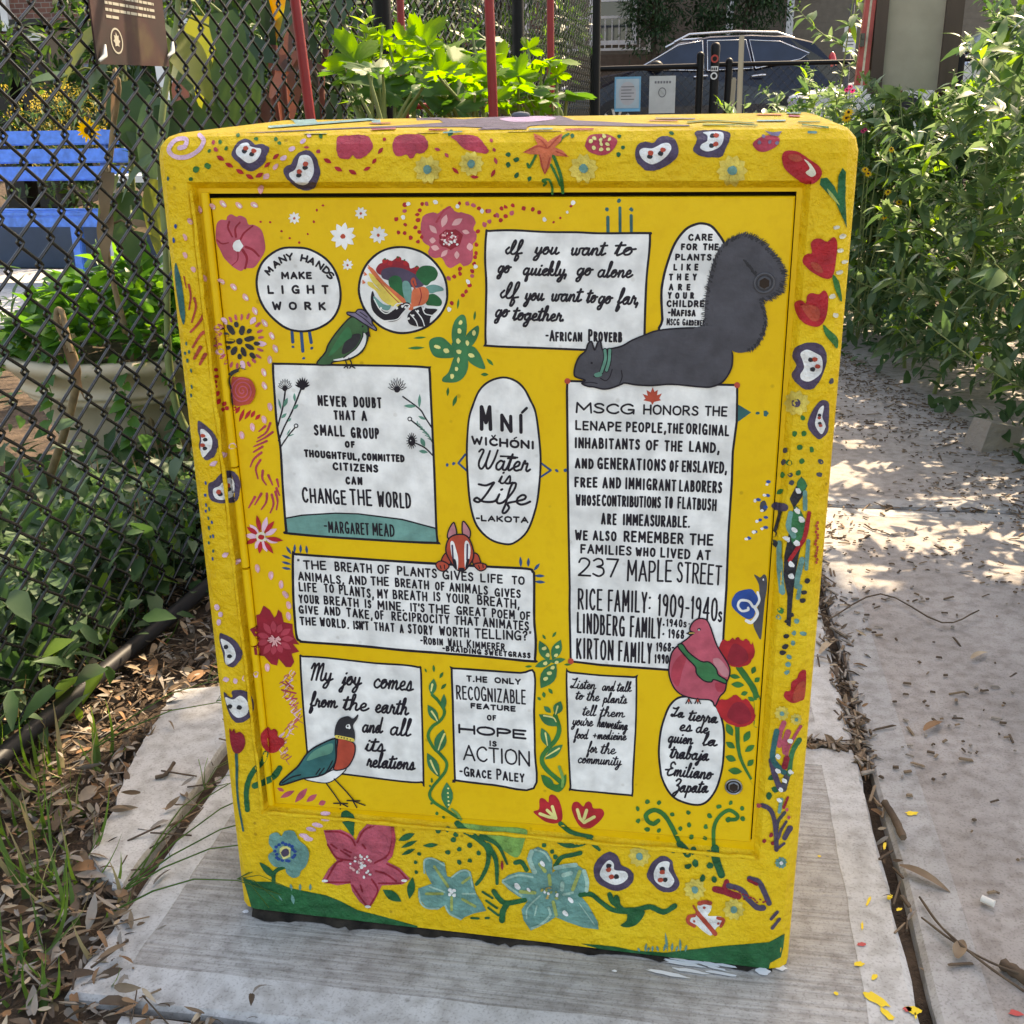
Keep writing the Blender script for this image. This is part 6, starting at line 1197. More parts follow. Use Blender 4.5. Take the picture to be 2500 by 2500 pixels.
m_pot = mat("planter_beige", (.46, .385, .275), .6, col2=(.54, .46, .35), scale=6, bump=.15, bscale=60)
PC = Vector((-1.01, 1.72, 0))
planter = empty("garden_planter", PC, "large round beige planter with a rolled rim behind the fence", "planter")
t = MB(); t.lathe(PC, [(r_*1.27 if r_ > .15 else r_, z_*.76) for r_, z_ in [(.001,.36),(.20,.37),(.215,.415),(.232,.432),(.248,.430),(.256,.415),(.252,.395),(.238,.378),(.224,.350),(.214,.325),(.222,.318),(.222,.306),(.206,.300),(.210,.292),(.209,.280),(.196,.272),(.180,.20),(.164,.13),(.151,.07),(.150,.055),(.160,.048),(.160,.032),(.151,.026),(.155,.018),(.151,-.02),(.001,-.03)]], 56); t.build("pot", m_pot, planter, True)
t = MB(); t.lathe(PC, [(.001,.31),(.15,.312),(.27,.295)], 30); t.build("potting_soil", m_soil, planter)

# notice cabinet seen edge-on
m_brn = mat("brown_timber", (.085, .058, .045), .7, var=.2, scale=16, stretch=(1,1,.15)); m_bge = mat("beige_panel", (.36, .315, .245), .75, bump=.2, bscale=120)
board = empty("notice_cabinet", (1.3, 4.1, 0), "beige and brown notice cabinet with a red edge on posts in the weeds", "notice cabinet")
y = 4.0
def bx(name, px0, px1, zt, zb, y0, y1, m, par=board):
    a, b = at_y(px0, 215, y), at_y(px1, 215, y); t = MB(); t.box(((a.x+b.x)/2, (y0+y1)/2, (zt+zb)/2), (b.x-a.x, y1-y0, zt-zb)); return t.build(name, m, par)
bx("panel", 2150, 2290, 1.75, .965, 4.012, 4.03, m_bge); bx("frame_board", 2122, 2151, 1.75, .955, 3.985, 4.06, m_brn); bx("frame_board", 2289, 2331, 1.75, .955, 3.985, 4.06, m_brn)
t = MB(); a0, a1, b0, b1 = at_y(2114,0,y), at_y(2140,0,y), at_y(2088,208,y), at_y(2117,208,y); ta, tb = a0 + (a0-b0)*1.2, a1 + (a1-b1)*1.2
for q0, q1, mi in (((b0, b0.lerp(b1,.42)), (ta, ta.lerp(tb,.42)), 0), ((b0.lerp(b1,.42), b0.lerp(b1,.62)), (ta.lerp(tb,.42), ta.lerp(tb,.62)), 1), ((b0.lerp(b1,.62), b1), (ta.lerp(tb,.62), tb), 0)):
    P = [q0[0], q0[1], q1[1], q1[0]]; Q = [p + Vector((0, .05, 0)) for p in P]
    t.face(P, mi); t.face(Q[::-1], mi)
    for i in range(4): t.face([P[i], Q[i], Q[(i+1) % 4], P[(i+1) % 4]], mi)
t.build("red_door_edge", [mat("faded_red_metal", (.42, .07, .06), .4, var=.25, scale=25), mat("worn_cream_metal", (.55,.48,.36), .5, var=.3, scale=30)], board)
h0 = at_y(2105, 98, 3.98); t = MB(); t.box(h0, (.016, .02, .05)); t.box(h0 + Vector((0, -.012, .012)), (.011, .014, .018)); t.build("latch", m_vinyl, board)
for px0, px1 in ((2150, 2198), (2285, 2325)):
    a, b = at_y(px0, 300, 4.05), at_y(px1, 300, 4.05); t = MB(); t.box(((a.x+b.x)/2, 4.10, .47), (b.x-a.x, .07, 1.0)); t.build("post", m_brn, board)

# cars
m_glass = mat("car_glass", (.012, .020, .040), .08, var=.3, scale=2.5, spec=.6); m_tyre = mat("tyre_rubber", (.02, .02, .021), .8); m_chrome = mat("chrome", (.62, .62, .64), .18, metal=1.0, var=.05)
m_rim = mat("alloy_rim", (.40, .41, .43), .3, metal=.8); m_black = mat("black_plastic", (.015, .015, .016), .5)
def car(name, label, x, y, z, yaw, paint, prof, glass, L, W=1.82, rails=False, group=None):
    """prof: outline (along, height) of the side, clockwise from the front bumper's foot; glass: side window outlines."""
    root = empty(name, (x, y, z), label, "car", group)
    R = Matrix.Rotation(yaw, 3, 'Z'); O_ = Vector((x, y, z)); P = lambda a, s, h: O_ + R @ Vector((a, s, h))
    n = len(prof); t = MB(); rows = []
    def inset(h): return 0 if h < .95 else (h - .95)*.36
    for s in (-1, -.93, -.6, 0, .6, .93, 1):
        rows.append([P(a + (0 if abs(s) < .95 else (L/2 - a if False else 0)), s*(W/2 - inset(h))*(1 if abs(s) <= .93 else 1), h*(1 if abs(s) < .99 else .985)) for a, h in prof])
    t.grid(rows, 0, True); t.face(rows[0]); t.face(rows[-1][::-1]); t.build("car_body", paint, root, False)
    def side_poly(pts, off, m, nm, thick=None):
        t = MB()
        for sd in (-1, 1):
            q = [P(a, sd*(W/2 - inset(h) + off), h) for a, h in pts]; t.face(q if sd < 0 else q[::-1])
        return t.build(nm, m, root)
    for g in glass: side_poly(g, .006, m_glass, "side_window")
    allp = [q for g in glass for q in g]
    t = MB()
    for sd in (-1, 1):
        for g in glass:
            t.tube([P(a, sd*(W/2 - inset(h) + .010), h) for a, h in (g + [g[0]])], .010, 5, caps=False)
    t.build("window_trim", m_chrome, root, True)
    for a in (-L*.30, L*.295):
        for sd in (-1, 1):
            t = MB(); c = P(a, sd*(W/2 - .10), .34); ax = R @ Vector((0, sd, 0)); ux = R @ Vector((1, 0, 0)); uz = Vector((0, 0, 1))
            rg = lambda r, o: [c + ax*o + (ux*cos(2*pi*i/28) + uz*sin(2*pi*i/28))*r for i in range(28)]
            t.grid([rg(.2,-.1), rg(.33,-.1), rg(.345,-.05), rg(.345,.09), rg(.325,.115), rg(.225,.115)], 0, True); t.face(rg(.23,.02)); w = t.build("wheel", m_tyre, root, True)
            t = MB(); t.grid([rg(.225,.112), rg(.215,.07)], 0, True)
            for k in range(10):
                an = 2*pi*k/10; d = ux*cos(an) + uz*sin(an); t.bar(c + ax*.09 + d*.03, c + ax*.10 + d*.22, .035, .02, up=tuple(ax))
            t.ball(c + ax*.095, .045, 8); t.build("rim", m_rim, w)
    return root, P, R
rootA, P, R_ = car("parked_suv", "dark blue parked SUV with chrome window trim across the street", .34, 17.6, .50, radians(8), mat("dark_blue_car_paint", (.006, .009, .022), .16, spec=.45), 
    [(-2.08,.30),(-2.15,.55),(-2.10,.80),(-1.95,.93),(-1.15,1.06),(-.95,1.10),(-.35,1.46),(.1,1.545),(.7,1.56),(1.25,1.53),(1.62,1.44),(1.98,1.08),(2.10,.98),(2.13,.62),(2.08,.34),(1.9,.25),(-1.9,.22)],
    [[(-.98,1.09),(-.38,1.42),(-.02,1.475),(.0,1.06)], [(.05,1.06),(.05,1.478),(.62,1.48),(.72,1.08)], [(.76,1.08),(.67,1.478),(1.12,1.45),(1.55,1.28),(1.42,1.20)]], 4.26)
def extras(root, P, rails, front, rear, mirror, tail, dark=m_black):
    if rails:
        for s in (-1, 1):
            t = MB(); t.tube([P(-.42, s*.60, 1.47), P(-.2, s*.60, 1.575), P(.5, s*.60, 1.605), P(1.1, s*.60, 1.585), P(1.35, s*.60, 1.50)], .018, 7); t.build("roof_rail", m_chrome, root, True)
    for s in (-1, 1):
        t = MB(); t.ball(P(mirror[0], s*(.98), mirror[1]), (.11, .07, .085), 10); t.tube([P(mirror[0], s*.86, mirror[1]-.05), P(mirror[0], s*.97, mirror[1]-.02)], .02, 6); t.build("door_mirror", dark, root, True)
        t = MB(); t.ball(P(front[0], s*.72, front[1]), (.16, .16, .085), 10); t.build("headlight", mat("headlight_glass", (.55,.58,.62), .12, spec=.8), root, True)
        t = MB(); t.ball(P(tail[0] - .03, s*.76, tail[1] - .02), (.07, .09, .20), 10); t.build("tail_light", mat("tail_light_red", (.50, .02, .02), .2, spec=.8), root, True)
        for a in (.0, .85):
            t = MB(); t.tube([P(a - .15, s*.915, .97), P(a, s*.935, .985), P(a + .05, s*.93, .985)], .016, 6); t.build("door_handle", m_chrome, root, True)
extras(rootA, P, True, (-2.0, .80), 0, (-.72, 1.12), (1.93, 1.12))
rootB, P, R_ = car("parked_car", "silver parked car half hidden behind the tall weeds", 3.62, 11.9, .40, radians(4), mat("silver_car_paint", (.46, .50, .56), .25, metal=.5), 
    [(-2.15,.28),(-2.2,.5),(-2.12,.68),(-1.95,.76),(-1.1,.90),(-.85,.94),(-.1,1.33),(.5,1.42),(1.05,1.38),(1.7,1.02),(2.15,.92),(2.2,.55),(2.1,.28),(-2.0,.22)],
    [[(-.72,.95),(-.12,1.27),(.4,1.345),(.4,.96)], [(.46,.96),(.46,1.345),(.98,1.32),(1.35,1.05),(1.2,.98)]], 4.4, 1.76)
extras(rootB, P, False, (-2.02, .66), 0, (-.55, .98), (2.1, .8))
t = MB(); t.face([P(-.86, -.66, .955), P(-.86, .66, .955), P(-.13, .56, 1.325), P(-.13, -.56, 1.325)]); t.v = [(a, b, c + .012) for a, b, c in t.v]; t.build("windscreen", mat("sky_glass", (.05, .09, .14), .04, spec=1.0), rootB)

# houses across the street
m_sid = mat("beige_siding", (.20, .17, .14), .8, bump=0); m_siding2 = mat("tan_siding", (.14, .105, .085), .8)
m_wtrim = mat("white_trim", (.66, .66, .66), .5); m_brick = mat("brick_wall", (.16, .075, .058), .9)
for m in (m_sid, m_siding2):
    nt = m.node_tree; w = nt.nodes.new("ShaderNodeTexWave"); w.bands_direction = 'Z'; w.wave_profile = 'SAW'; w.inputs["Scale"].default_value = 2.4
    tc = nt.nodes.new("ShaderNodeTexCoord"); nt.links.new(tc.outputs["Object"], w.inputs[0]); bp = nt.nodes.new("ShaderNodeBump"); bp.inputs["Distance"].default_value = .03; nt.links.new(w.outputs["Fac"], bp.inputs["Height"]); nt.links.new(bp.outputs[0], nt.nodes["Principled BSDF"].inputs["Normal"])
nt = m_brick.node_tree; bk = nt.nodes.new("ShaderNodeTexBrick"); bk.inputs["Scale"].default_value = 4.0; bk.inputs["Color1"].default_value = (.20,.085,.062,1); bk.inputs["Color2"].default_value = (.13,.06,.05,1); bk.inputs["Mortar"].default_value = (.24,.21,.18,1)
tc = nt.nodes.new("ShaderNodeTexCoord"); mp = nt.nodes.new("ShaderNodeMapping"); mp.inputs["Rotation"].default_value = (radians(90), 0, 0); nt.links.new(tc.outputs["Object"], mp.inputs[0]); nt.links.new(mp.outputs[0], bk.inputs[0]); nt.links.new(bk.outputs[0], nt.nodes["Principled BSDF"].inputs["Base Color"])
def house(name, label, x0, x1, y, z0, z1, wall, wins, door=None):
    root = empty(name, ((x0+x1)/2, y, z0), label, "house")
    t = MB(); t.box(((x0+x1)/2, y + 4, (z0+z1)/2), (x1-x0, 8, z1-z0)); t.build("wall", wall, root)
    t = MB(); t.box(((x0+x1)/2, y + 4, z1 + .12), (x1-x0+.6, 8.6, .25)); t.build("roof", m_wtrim, root)
    for (wx, wz, ww, wh) in wins:
        t = MB()
        for a, b in (((wx-ww/2, wz), (.10, wh+.1)), ((wx+ww/2, wz), (.10, wh+.1))): t.box((a[0], y - .03, a[1]), (b[0], .1, b[1]))
        for zz in (wz - wh/2, wz + wh/2): t.box((wx, y - .035, zz), (ww + .1, .12, .09))
        t.box((wx, y - .02, wz), (ww, .06, .05)); f = t.build("window", m_wtrim, root)
        t = MB(); t.box((wx, y - .005, wz), (ww - .08, .02, wh - .08)); t.build("pane", m_glass, f)
    return root
hA = house("siding_house", "beige sided house with a white porch railing across the street", -2.6, 8.5, 25.2, .7, 9.5, m_sid, [(-1.55, 3.35, .95, 1.7), (2.2, 4.2, 1.1, 1.7), (5.5, 4.2, 1.1, 1.7), (4.6, 2.2, .9, 1.2)])
t = MB(); t.box((-1.3, 24.6, 1.45), (2.7, 1.2, 1.5)); t.build("porch_base", m_siding2, hA)
rail = MB(); zb = 2.24
for zz in (2.30, 2.92): rail.box((-1.55, 24.02, zz), (1.75, .05, .05))
for k in range(12): rail.box((-2.35 + k*.146, 24.02, 2.61), (.022, .022, .6))
for xx in (-2.42, -.68): rail.box((xx, 24.02, 2.66), (.06, .06, .85))
rail.build("porch_railing", m_wtrim, hA)
for xx in (.95, 2.2): 
    t = MB(); t.box((xx, 24.9, 3.2), (.14, .14, 2.9)); t.build("porch_post", m_wtrim, hA)
hB = house("brick_house", "dark brick house front with pale ledges behind the garden on the far left", -16, -5.3, 13.6, .5, 9, m_brick, [(-9.3, 2.9, 1.3, 1.5), (-6.6, 2.9, 1.1, 1.5)])
m_ledge = mat("blue_grey_stone", (.16, .19, .24), .7)
for zz in (1.62, 2.02): 
    t = MB(); t.box((-10.5, 13.5, zz), (10.5, .22, .09)); t.build("ledge", m_ledge, hB)
t = MB(); t.box((-7.7, 13.52, 1.1), (3.4, .1, 1.0)); t.build("basement_door", m_black, hB)
hC = house("brick_house", "row of dark house fronts behind the middle of the fence", -5.3, -2.7, 25.6, .7, 9, m_brick, [(-4.0, 3.2, 1.0, 1.6)])
# bins by the brick house
for k, (px0, px1, pyt, pyb) in enumerate(((75, 165, 62, 185), (0, 62, 95, 190))):
    a, b = at_y(px0, pyt, 9.0), at_y(px1, pyb, 9.0); root = empty("refuse_bin", ((a.x+b.x)/2, 9.0, gz(0, 9)), ("black refuse bin with a white label behind the flowers", "black refuse bin at the left edge beside another bin")[k], "bin", "refuse bins")
    t = MB(); t.box(((a.x+b.x)/2, 9.0, (a.z+gz(0,9))/2 - .03), (b.x-a.x, .55, a.z-gz(0,9) - .06), taper=1.08); t.build("bin_body", m_black, root)
    t = MB(); t.box(((a.x+b.x)/2, 9.0, a.z), ((b.x-a.x)*1.12, .62, .05)); t.tube([((a.x)-.02, 9.3, a.z+.02), (b.x+.02, 9.3, a.z+.02)], .02, 8); t.build("lid", m_black, root)
    t = MB(); t.box(((a.x+b.x)/2 + .05, 8.70, a.z - .12), (.13, .01, .06)); t.build("label_plate", m_wtrim, root)
# white slatted garden chair
ch = empty("garden_chair", (-1.93, 4.1, 0), "white slatted garden chair half hidden behind the big leaves", "chair")
c0 = at_y(438, 260, 4.1)
for k in range(5):
    t = MB(); t.bar(c0 + Vector((-.05 + k*.035, 0, -.25)), c0 + Vector((-.13 + k*.085, .12, .26 - abs(k-2)*.02)), .05, .015, up=(0, 1, 0)); t.build("back_slat", m_wtrim, ch)
t = MB(); t.box(c0 + Vector((.03, -.2, -.3)), (.45, .45, .03)); t.build("seat", m_wtrim, ch)
for sx_, sy_ in ((-.2,-.4),(.22,-.4),(-.18,0),(.2,0)):
    t = MB(); t.box((c0.x + .02 + sx_, c0.y + sy_, (c0.z - .3)/2), (.04, .05, c0.z - .3)); t.build("leg", m_wtrim, ch)
# little sign on the street
s0 = at_y(2075, 95, 10.5); st = empty("street_sign", (s0.x, 10.5, gz(0,10.5)), "small white street sign seen beside the red board edge", "sign")
t = MB(); t.tube([(s0.x, 10.53, gz(0,10.5)), (s0.x, 10.53, s0.z + .3)], .025, 8); t.build("pole", m_dgrey, st); t = MB(); t.box((s0.x, 10.5, s0.z), (.11, .012, .22)); t.build("sign_board", m_wtrim, st)
t = MB(); 
for k in range(4): t.box((s0.x, 10.492, s0.z - .08 + k*.03), (.07, .003, .007), 0)
t.face([(s0.x + .03*cos(2*pi*i/16), 10.492, s0.z + .07 + .03*sin(2*pi*i/16)) for i in range(16)], 1); t.build("print", [m_dgrey, mat("sticker_red2", (.42,.05,.04), .5)], st)
# odds and ends
q = surf(1152, 277, 0); t = MB(); t.lathe((q.x, .27, .866), [(.001,-.001),(.009,-.001),(.0105,.0025),(.008,.0045),(.001,.0055)], 16); tag(t.build("pebble", mat("dark_pebble", (.08,.09,.11), .35), smooth=True), "small flat dark pebble lying on the back of the cabinet top", "pebble")
t = MB(); t.box((1.30, 2.12, .025), (.13, .075, .085), 0, Matrix.Rotation(.5, 3, 'Z') @ Matrix.Rotation(.25, 3, 'Y'), .9); o = t.build("broken_brick", mat("grey_brick", (.33,.30,.26), .9, bump=1, bscale=60, bdist=.01)); tag(o, "broken grey brick lying at the right edge of the path", "brick")
# ------------------------------------------------------------------ plants
random.seed(23)
def leafmat(n, c, c2, trans=.35, rough=.5): return mat(n, c, rough, col2=c2, scale=11, trans=trans, spec=.35)
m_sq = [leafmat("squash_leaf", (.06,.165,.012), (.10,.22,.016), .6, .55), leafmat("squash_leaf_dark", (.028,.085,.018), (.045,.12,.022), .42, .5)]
m_weed = [leafmat("weed_leaf", (.085,.15,.065), (.14,.215,.105), .3, .36), leafmat("weed_leaf_dark", (.035,.085,.035), (.065,.125,.05), .3, .45), leafmat("weed_leaf_bright", (.09,.19,.03), (.15,.26,.05), .45, .5)]
m_weed_stem = mat("weed_stem", (.19,.24,.09), .6, var=.2, scale=30)
m_ivy = [leafmat("ivy_leaf", (.028,.10,.022), (.05,.15,.03), .4, .4), leafmat("ivy_leaf_light", (.06,.17,.03), (.09,.22,.04), .45, .4)]
m_und = [leafmat("undergrowth_leaf", (.022,.062,.022), (.042,.10,.034), .3, .5), leafmat("undergrowth_leaf_pale", (.06,.11,.055), (.09,.15,.075), .3, .5)]
m_sun = [leafmat("sunflower_leaf", (.026,.068,.02), (.05,.10,.026), .15, .5), leafmat("sunflower_leaf_yellowing", (.09,.12,.025), (.13,.15,.03), .4, .6), leafmat("withered_leaf", (.11,.075,.04), (.19,.14,.08), .2, .8)]
m_stalk = mat("pale_green_stalk", (.17,.21,.075), .6, var=.2, scale=20); m_drystalk = mat("dry_stalk", (.22,.155,.085), .85, var=.3, scale=40)
m_canna = [leafmat("canna_leaf_green", (.012,.034,.013), (.024,.055,.017), .06, .35), leafmat("canna_leaf_amber", (.13,.06,.010), (.13,.135,.018), .45, .4), leafmat("canna_leaf_bronze", (.055,.03,.022), (.09,.045,.025), .3, .35)]
m_cstem = mat("canna_stem", (.14,.035,.022), .5, var=.3, scale=15)
m_ever = [leafmat("evergreen", (.012,.040,.016), (.024,.062,.022), .1, .6), leafmat("evergreen_light", (.028,.075,.022), (.04,.095,.03), .1, .6)]
m_hedge = [leafmat("hedge_leaf", (.014,.042,.014), (.028,.07,.02), .25, .5), leafmat("hedge_leaf_light", (.04,.10,.02), (.06,.13,.03), .35, .5)]
m_bark = mat("bark", (.07,.055,.042), .95, var=.3, scale=20, bump=1, bscale=40, bdist=.02, stretch=(1,1,.25))
m_pet = leafmat("yellow_petal", (.62,.40,.01), (.72,.52,.02), .35, .6); m_cone = mat("dark_flower_centre", (.035,.02,.012), .9); m_gold = leafmat("goldenrod_bloom", (.30,.25,.05), (.42,.36,.09), .3, .7); m_pinkf = leafmat("pink_petal", (.62,.06,.16), (.75,.12,.25), .3, .6)
def unit(): 
    z = rnd(-1, 1); a = rnd(0, 2*pi); r = sqrt(1 - z*z); return Vector((r*cos(a), r*sin(a), z))
LANCE = lambda t: max(0.04, sin(pi*min(1, t*.94 + .05))**.75*(1 - .35*t))
TOOTH = lambda t: max(.03, (.5 + .5*sin(pi*min(1, t*1.0 + .12)))*sin(pi*min(1, t*.96 + .04))**.6)
HEART = lambda t: max(.03, sin(pi*min(1, (t*.9 + .1)))**.55*(1.05 - .75*t))
BLADE = lambda t: max(.02, 1 - t**1.6)
def lobed(mb, base, d, nrm, size, mi=0, cup=.18):
    d = Vector(d).normalized(); nrm = Vector(nrm); nrm = (nrm - d*nrm.dot(d)).normalized(); s = d.cross(nrm)
    lob = [(-128, .55), (-66, .86), (0, 1.05), (66, .86), (128, .55)]; out = []
    for k, (a, L) in enumerate(lob):
        L *= rnd(.88, 1.1)
        for da, f in ((-29, .46), (-20, .74), (-17, .66), (-9, .92), (-7, .84), (0, 1.0), (7, .84), (9, .92), (17, .66), (20, .74), (29, .46)): out.append((radians(a + da*(.85 if abs(a) > 100 else 1)), L*f))
    c = Vector(base); r1, r2 = [], []
    wv = rnd(0, 6)
    for a, r in out:
        for rr, lst in ((.5, r1), (1.0, r2)):
            q = r*rr*size; lst.append(c + d*(cos(a)*q) + s*(sin(a)*q) - nrm*(cup*size*(r*rr)**2) + nrm*(.09*size*sin(5*a + wv)*rr) + nrm*rnd(-.012,.012)*size*rr)
    n = len(mb.v); mb.v.append(tuple(c)); mb.v += [tuple(p) for p in r1] + [tuple(p) for p in r2]; m = len(out)
    for i in range(m - 1):
        mb.f += [(n, n+1+i, n+2+i), (n+1+i, n+1+m+i, n+2+m+i, n+2+i)]; mb.m += [mi, mi]
# squash plants
def squash(label, c0, leaves):
    root = empty("squash_plant", c0, label, "squash plant", "squash plants under the trellis"); fo, st = MB(), MB()
    for (px, py, y, size, tilt, mi, face) in leaves + [(a + rnd(-45,45), min(262, b + rnd(-28,45)), y_ + rnd(-.1,.1), s_*rnd(.45,.8), rnd(.1,.9), m_, None) for a, b, y_, s_, t_, m_, f_ in leaves]:
        p = at_y(px, py, y); b = Vector(c0) + Vector((rnd(-.06,.06), rnd(-.06,.06), 0)); b.z = .64
        mid = b.lerp(p, .55) + Vector((rnd(-.02,.02), rnd(-.03,.03), .05))
        e = p - Vector((0, 0, .0)); st.tube(spl3([b, mid, e]), [.0085, .0075, .0065, .006, .0055, .005, .0045, .004, .0035, .003, .003][:11], 6)
        az = rnd(0, 2*pi) if face is None else face
        d = Vector((cos(az), sin(az), tilt)).normalized(); up = Vector((-d.x*d.z, -d.y*d.z, 1)) if abs(d.z) < .9 else Vector((0, -1, .2))
        if mi == 0 and rnd(0,1) < .6 and tilt < .7:
            az = U + rnd(-1.0, 1.0); d = Vector((cos(az), .35*sin(az), rnd(.6, 1.2))).normalized(); up = Vector((-.3*d.x, -1, .25))
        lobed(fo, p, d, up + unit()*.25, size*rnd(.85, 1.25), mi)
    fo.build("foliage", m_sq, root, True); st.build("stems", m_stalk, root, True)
def spl3(P, k=5):
    P = [Vector(p) for p in P]; out = []; n = len(P)
    for i in range(n - 1):
        p1, p2 = P[i], P[i+1]; p0 = P[i-1] if i else p1*2 - p2; p3 = P[i+2] if i < n - 2 else p2*2 - p1
        for j in range(k):
            t = j/k; out.append(.5*((2*p1) + (p2-p0)*t + (2*p0-5*p1+4*p2-p3)*t*t + (3*p1-p0-3*p2+p3)*t**3))
    out.append(P[-1]); return out
U, D_ = pi/2, -pi/2
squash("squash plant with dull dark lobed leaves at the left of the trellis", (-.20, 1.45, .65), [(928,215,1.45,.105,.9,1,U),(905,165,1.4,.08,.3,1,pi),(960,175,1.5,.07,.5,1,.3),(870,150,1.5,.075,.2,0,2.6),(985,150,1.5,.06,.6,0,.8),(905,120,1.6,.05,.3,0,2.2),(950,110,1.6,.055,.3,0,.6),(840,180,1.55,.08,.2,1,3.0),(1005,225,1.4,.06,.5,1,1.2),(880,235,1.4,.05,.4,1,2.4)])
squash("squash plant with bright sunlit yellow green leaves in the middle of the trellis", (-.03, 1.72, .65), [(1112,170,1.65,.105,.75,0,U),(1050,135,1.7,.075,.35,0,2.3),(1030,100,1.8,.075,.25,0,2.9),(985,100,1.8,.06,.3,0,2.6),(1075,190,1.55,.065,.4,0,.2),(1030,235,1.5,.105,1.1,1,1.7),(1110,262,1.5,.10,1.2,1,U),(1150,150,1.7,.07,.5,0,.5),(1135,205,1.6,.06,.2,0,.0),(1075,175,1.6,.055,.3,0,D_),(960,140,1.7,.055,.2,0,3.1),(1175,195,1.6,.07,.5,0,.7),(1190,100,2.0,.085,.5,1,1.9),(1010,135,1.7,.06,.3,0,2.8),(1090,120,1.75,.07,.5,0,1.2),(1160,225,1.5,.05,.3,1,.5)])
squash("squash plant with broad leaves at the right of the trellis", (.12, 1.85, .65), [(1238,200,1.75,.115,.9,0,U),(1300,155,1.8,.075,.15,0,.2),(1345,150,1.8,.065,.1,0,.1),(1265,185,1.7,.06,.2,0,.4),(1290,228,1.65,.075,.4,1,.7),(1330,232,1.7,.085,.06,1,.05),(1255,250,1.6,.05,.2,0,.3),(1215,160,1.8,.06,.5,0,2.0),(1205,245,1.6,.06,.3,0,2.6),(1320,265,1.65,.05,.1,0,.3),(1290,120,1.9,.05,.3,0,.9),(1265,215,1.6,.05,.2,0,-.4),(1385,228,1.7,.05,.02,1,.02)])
root = empty("mint_plant", at_y(893, 290, 1.6), "upright leafy green sprig standing above the squash at its left", "herb"); fo, st = MB(), MB()
a, b = at_y(908, 320, 1.6), at_y(893, 60, 1.6); st.tube([a + Vector((0,0,-.8)), a, a.lerp(b, .5), b], .003, 6)
for k in range(10):
    q = a.lerp(b, .25 + k*.083); s = .075 - .0035*k
    for j in range(4): az = j*pi/2 + (k % 2)*.8; fo.leaf(q, (cos(az), sin(az), .35 + .05*k), (0, 0, 1), s, s*.42, 0, .3, .2, 4, LANCE)
fo.build("foliage", m_weed[2], root, True); st.build("stems", m_stalk, root, True)

# tall leafy weeds at the right of the path
def weed(x, y, h, lean, nb, seed, label, dens=1.0, root=None, grp="tall weeds beside the path"):
    random.seed(seed); c = Vector((x, y, gz(x, y)))
    root = empty("tall_weed", c, label, "weed", grp); fo, st = MB(), MB()
    top = c + Vector((lean[0], lean[1], h)); main = spl3([c, c.lerp(top, .5) + Vector((rnd(-.05,.05), rnd(-.05,.05), .03)), top], 8); n = len(main)
    st.tube(main, [.0075*(1 - .75*i/n) for i in range(n)], 6)
    def spray(P, L0, dens_):
        m = len(P)
        for i in range(m - 1):
            for k in range(int(2*dens_ + rnd(0, 1))):
                q = P[i].lerp(P[i+1], rnd(0, 1)); t = (P[i+1] - P[i]).normalized(); o = unit(); o = (o - t*o.dot(t)).normalized()
                f = 1 - .45*i/m; L = L0*f*rnd(.45, 1.4)
                fo.leaf(q, (o + t*.55 + Vector((0, 0, .1))), Vector((0, 0, 1)) + unit()*.35, L, L*rnd(.30, .50), 2 if rnd(0,1) < .12 else (1 if rnd(0,1) < .42 else 0), rnd(.15,.6), .22, 4, random.choice([LANCE, TOOTH]), rnd(-.5,.5))
    spray(main[n//3:], .075, 1.5*dens)
    for b in range(nb):
        i = int(n*(.12 + .82*b/nb)); q = main[min(i, n-1)]; az = b*2.4 + rnd(-.4,.4); L = h*rnd(.22,.4)*(1 - .55*b/nb)
        e = q + Vector((cos(az)*L, sin(az)*L, L*rnd(.35, .8))); P = spl3([q, q.lerp(e, .5) + Vector((0, 0, -.02)), e], 5)
        st.tube(P, [.0032*(1 - .6*k/len(P)) for k in range(len(P))], 5); spray(P, .084, 1.25*dens)
        if rnd(0,1) < .5:
            for k in range(10): fo.ball(e + unit()*.022 + Vector((0,0,.01)), rnd(.003,.006), 5, 2)
    fo.build("foliage", m_weed, root, True); st.build("stems", m_weed_stem, root, True)
    return root
WL = "tall leafy grey green weed in the thicket right of the path"
edge = lambda y: 1.32 - .21*(y - 1.9) if y > 1.9 else 1.32 + .0*(y)
k = 0
for (dx, y, h) in ((.14,2.0,1.05),(.38,1.85,1.15),(.22,2.35,.95),(.55,2.2,1.25),(.12,2.75,.80),(.42,2.7,1.10),(.75,2.5,1.30),(.18,3.15,.72),(.5,3.15,1.05),(.85,3.0,1.22),(.30,3.6,.86),(.66,3.6,1.10),(1.0,3.5,1.25),(1.25,3.1,1.3),(.95,2.1,1.35),(.45,1.5,.95),(.75,1.6,1.2),(1.2,2.6,1.4),(1.5,3.5,1.35),(.36,4.5,.84),(.95,4.3,1.0),(.34,3.9,.66),(1.7,4.2,1.4),(1.3,4.6,1.2)):
    k += 1; weed(edge(y) + dx, y, h*1.16, (rnd(-.16,.06), rnd(-.15,.08)), 15, 100 + k, WL, 1.25)
weed(1.03, 4.35, 1.42, (.06, .0), 11, 301, "tall thin weed stem rising in front of the parked suv", .75)
weed(.86, 4.6, 1.0, (-.06, .0), 12, 302, "shorter bushy weed just behind the right rear corner of the cabinet", 1.1)
weed(1.0, 5.2, 1.12, (.02, .0), 12, 303, "grey green weed in front of the low fence beside the suv wheel", 1.2)
weed(.74, 5.4, 1.0, (-.05, .0), 10, 304, "low weed behind the cabinet next to the wooden stakes", 1.0)
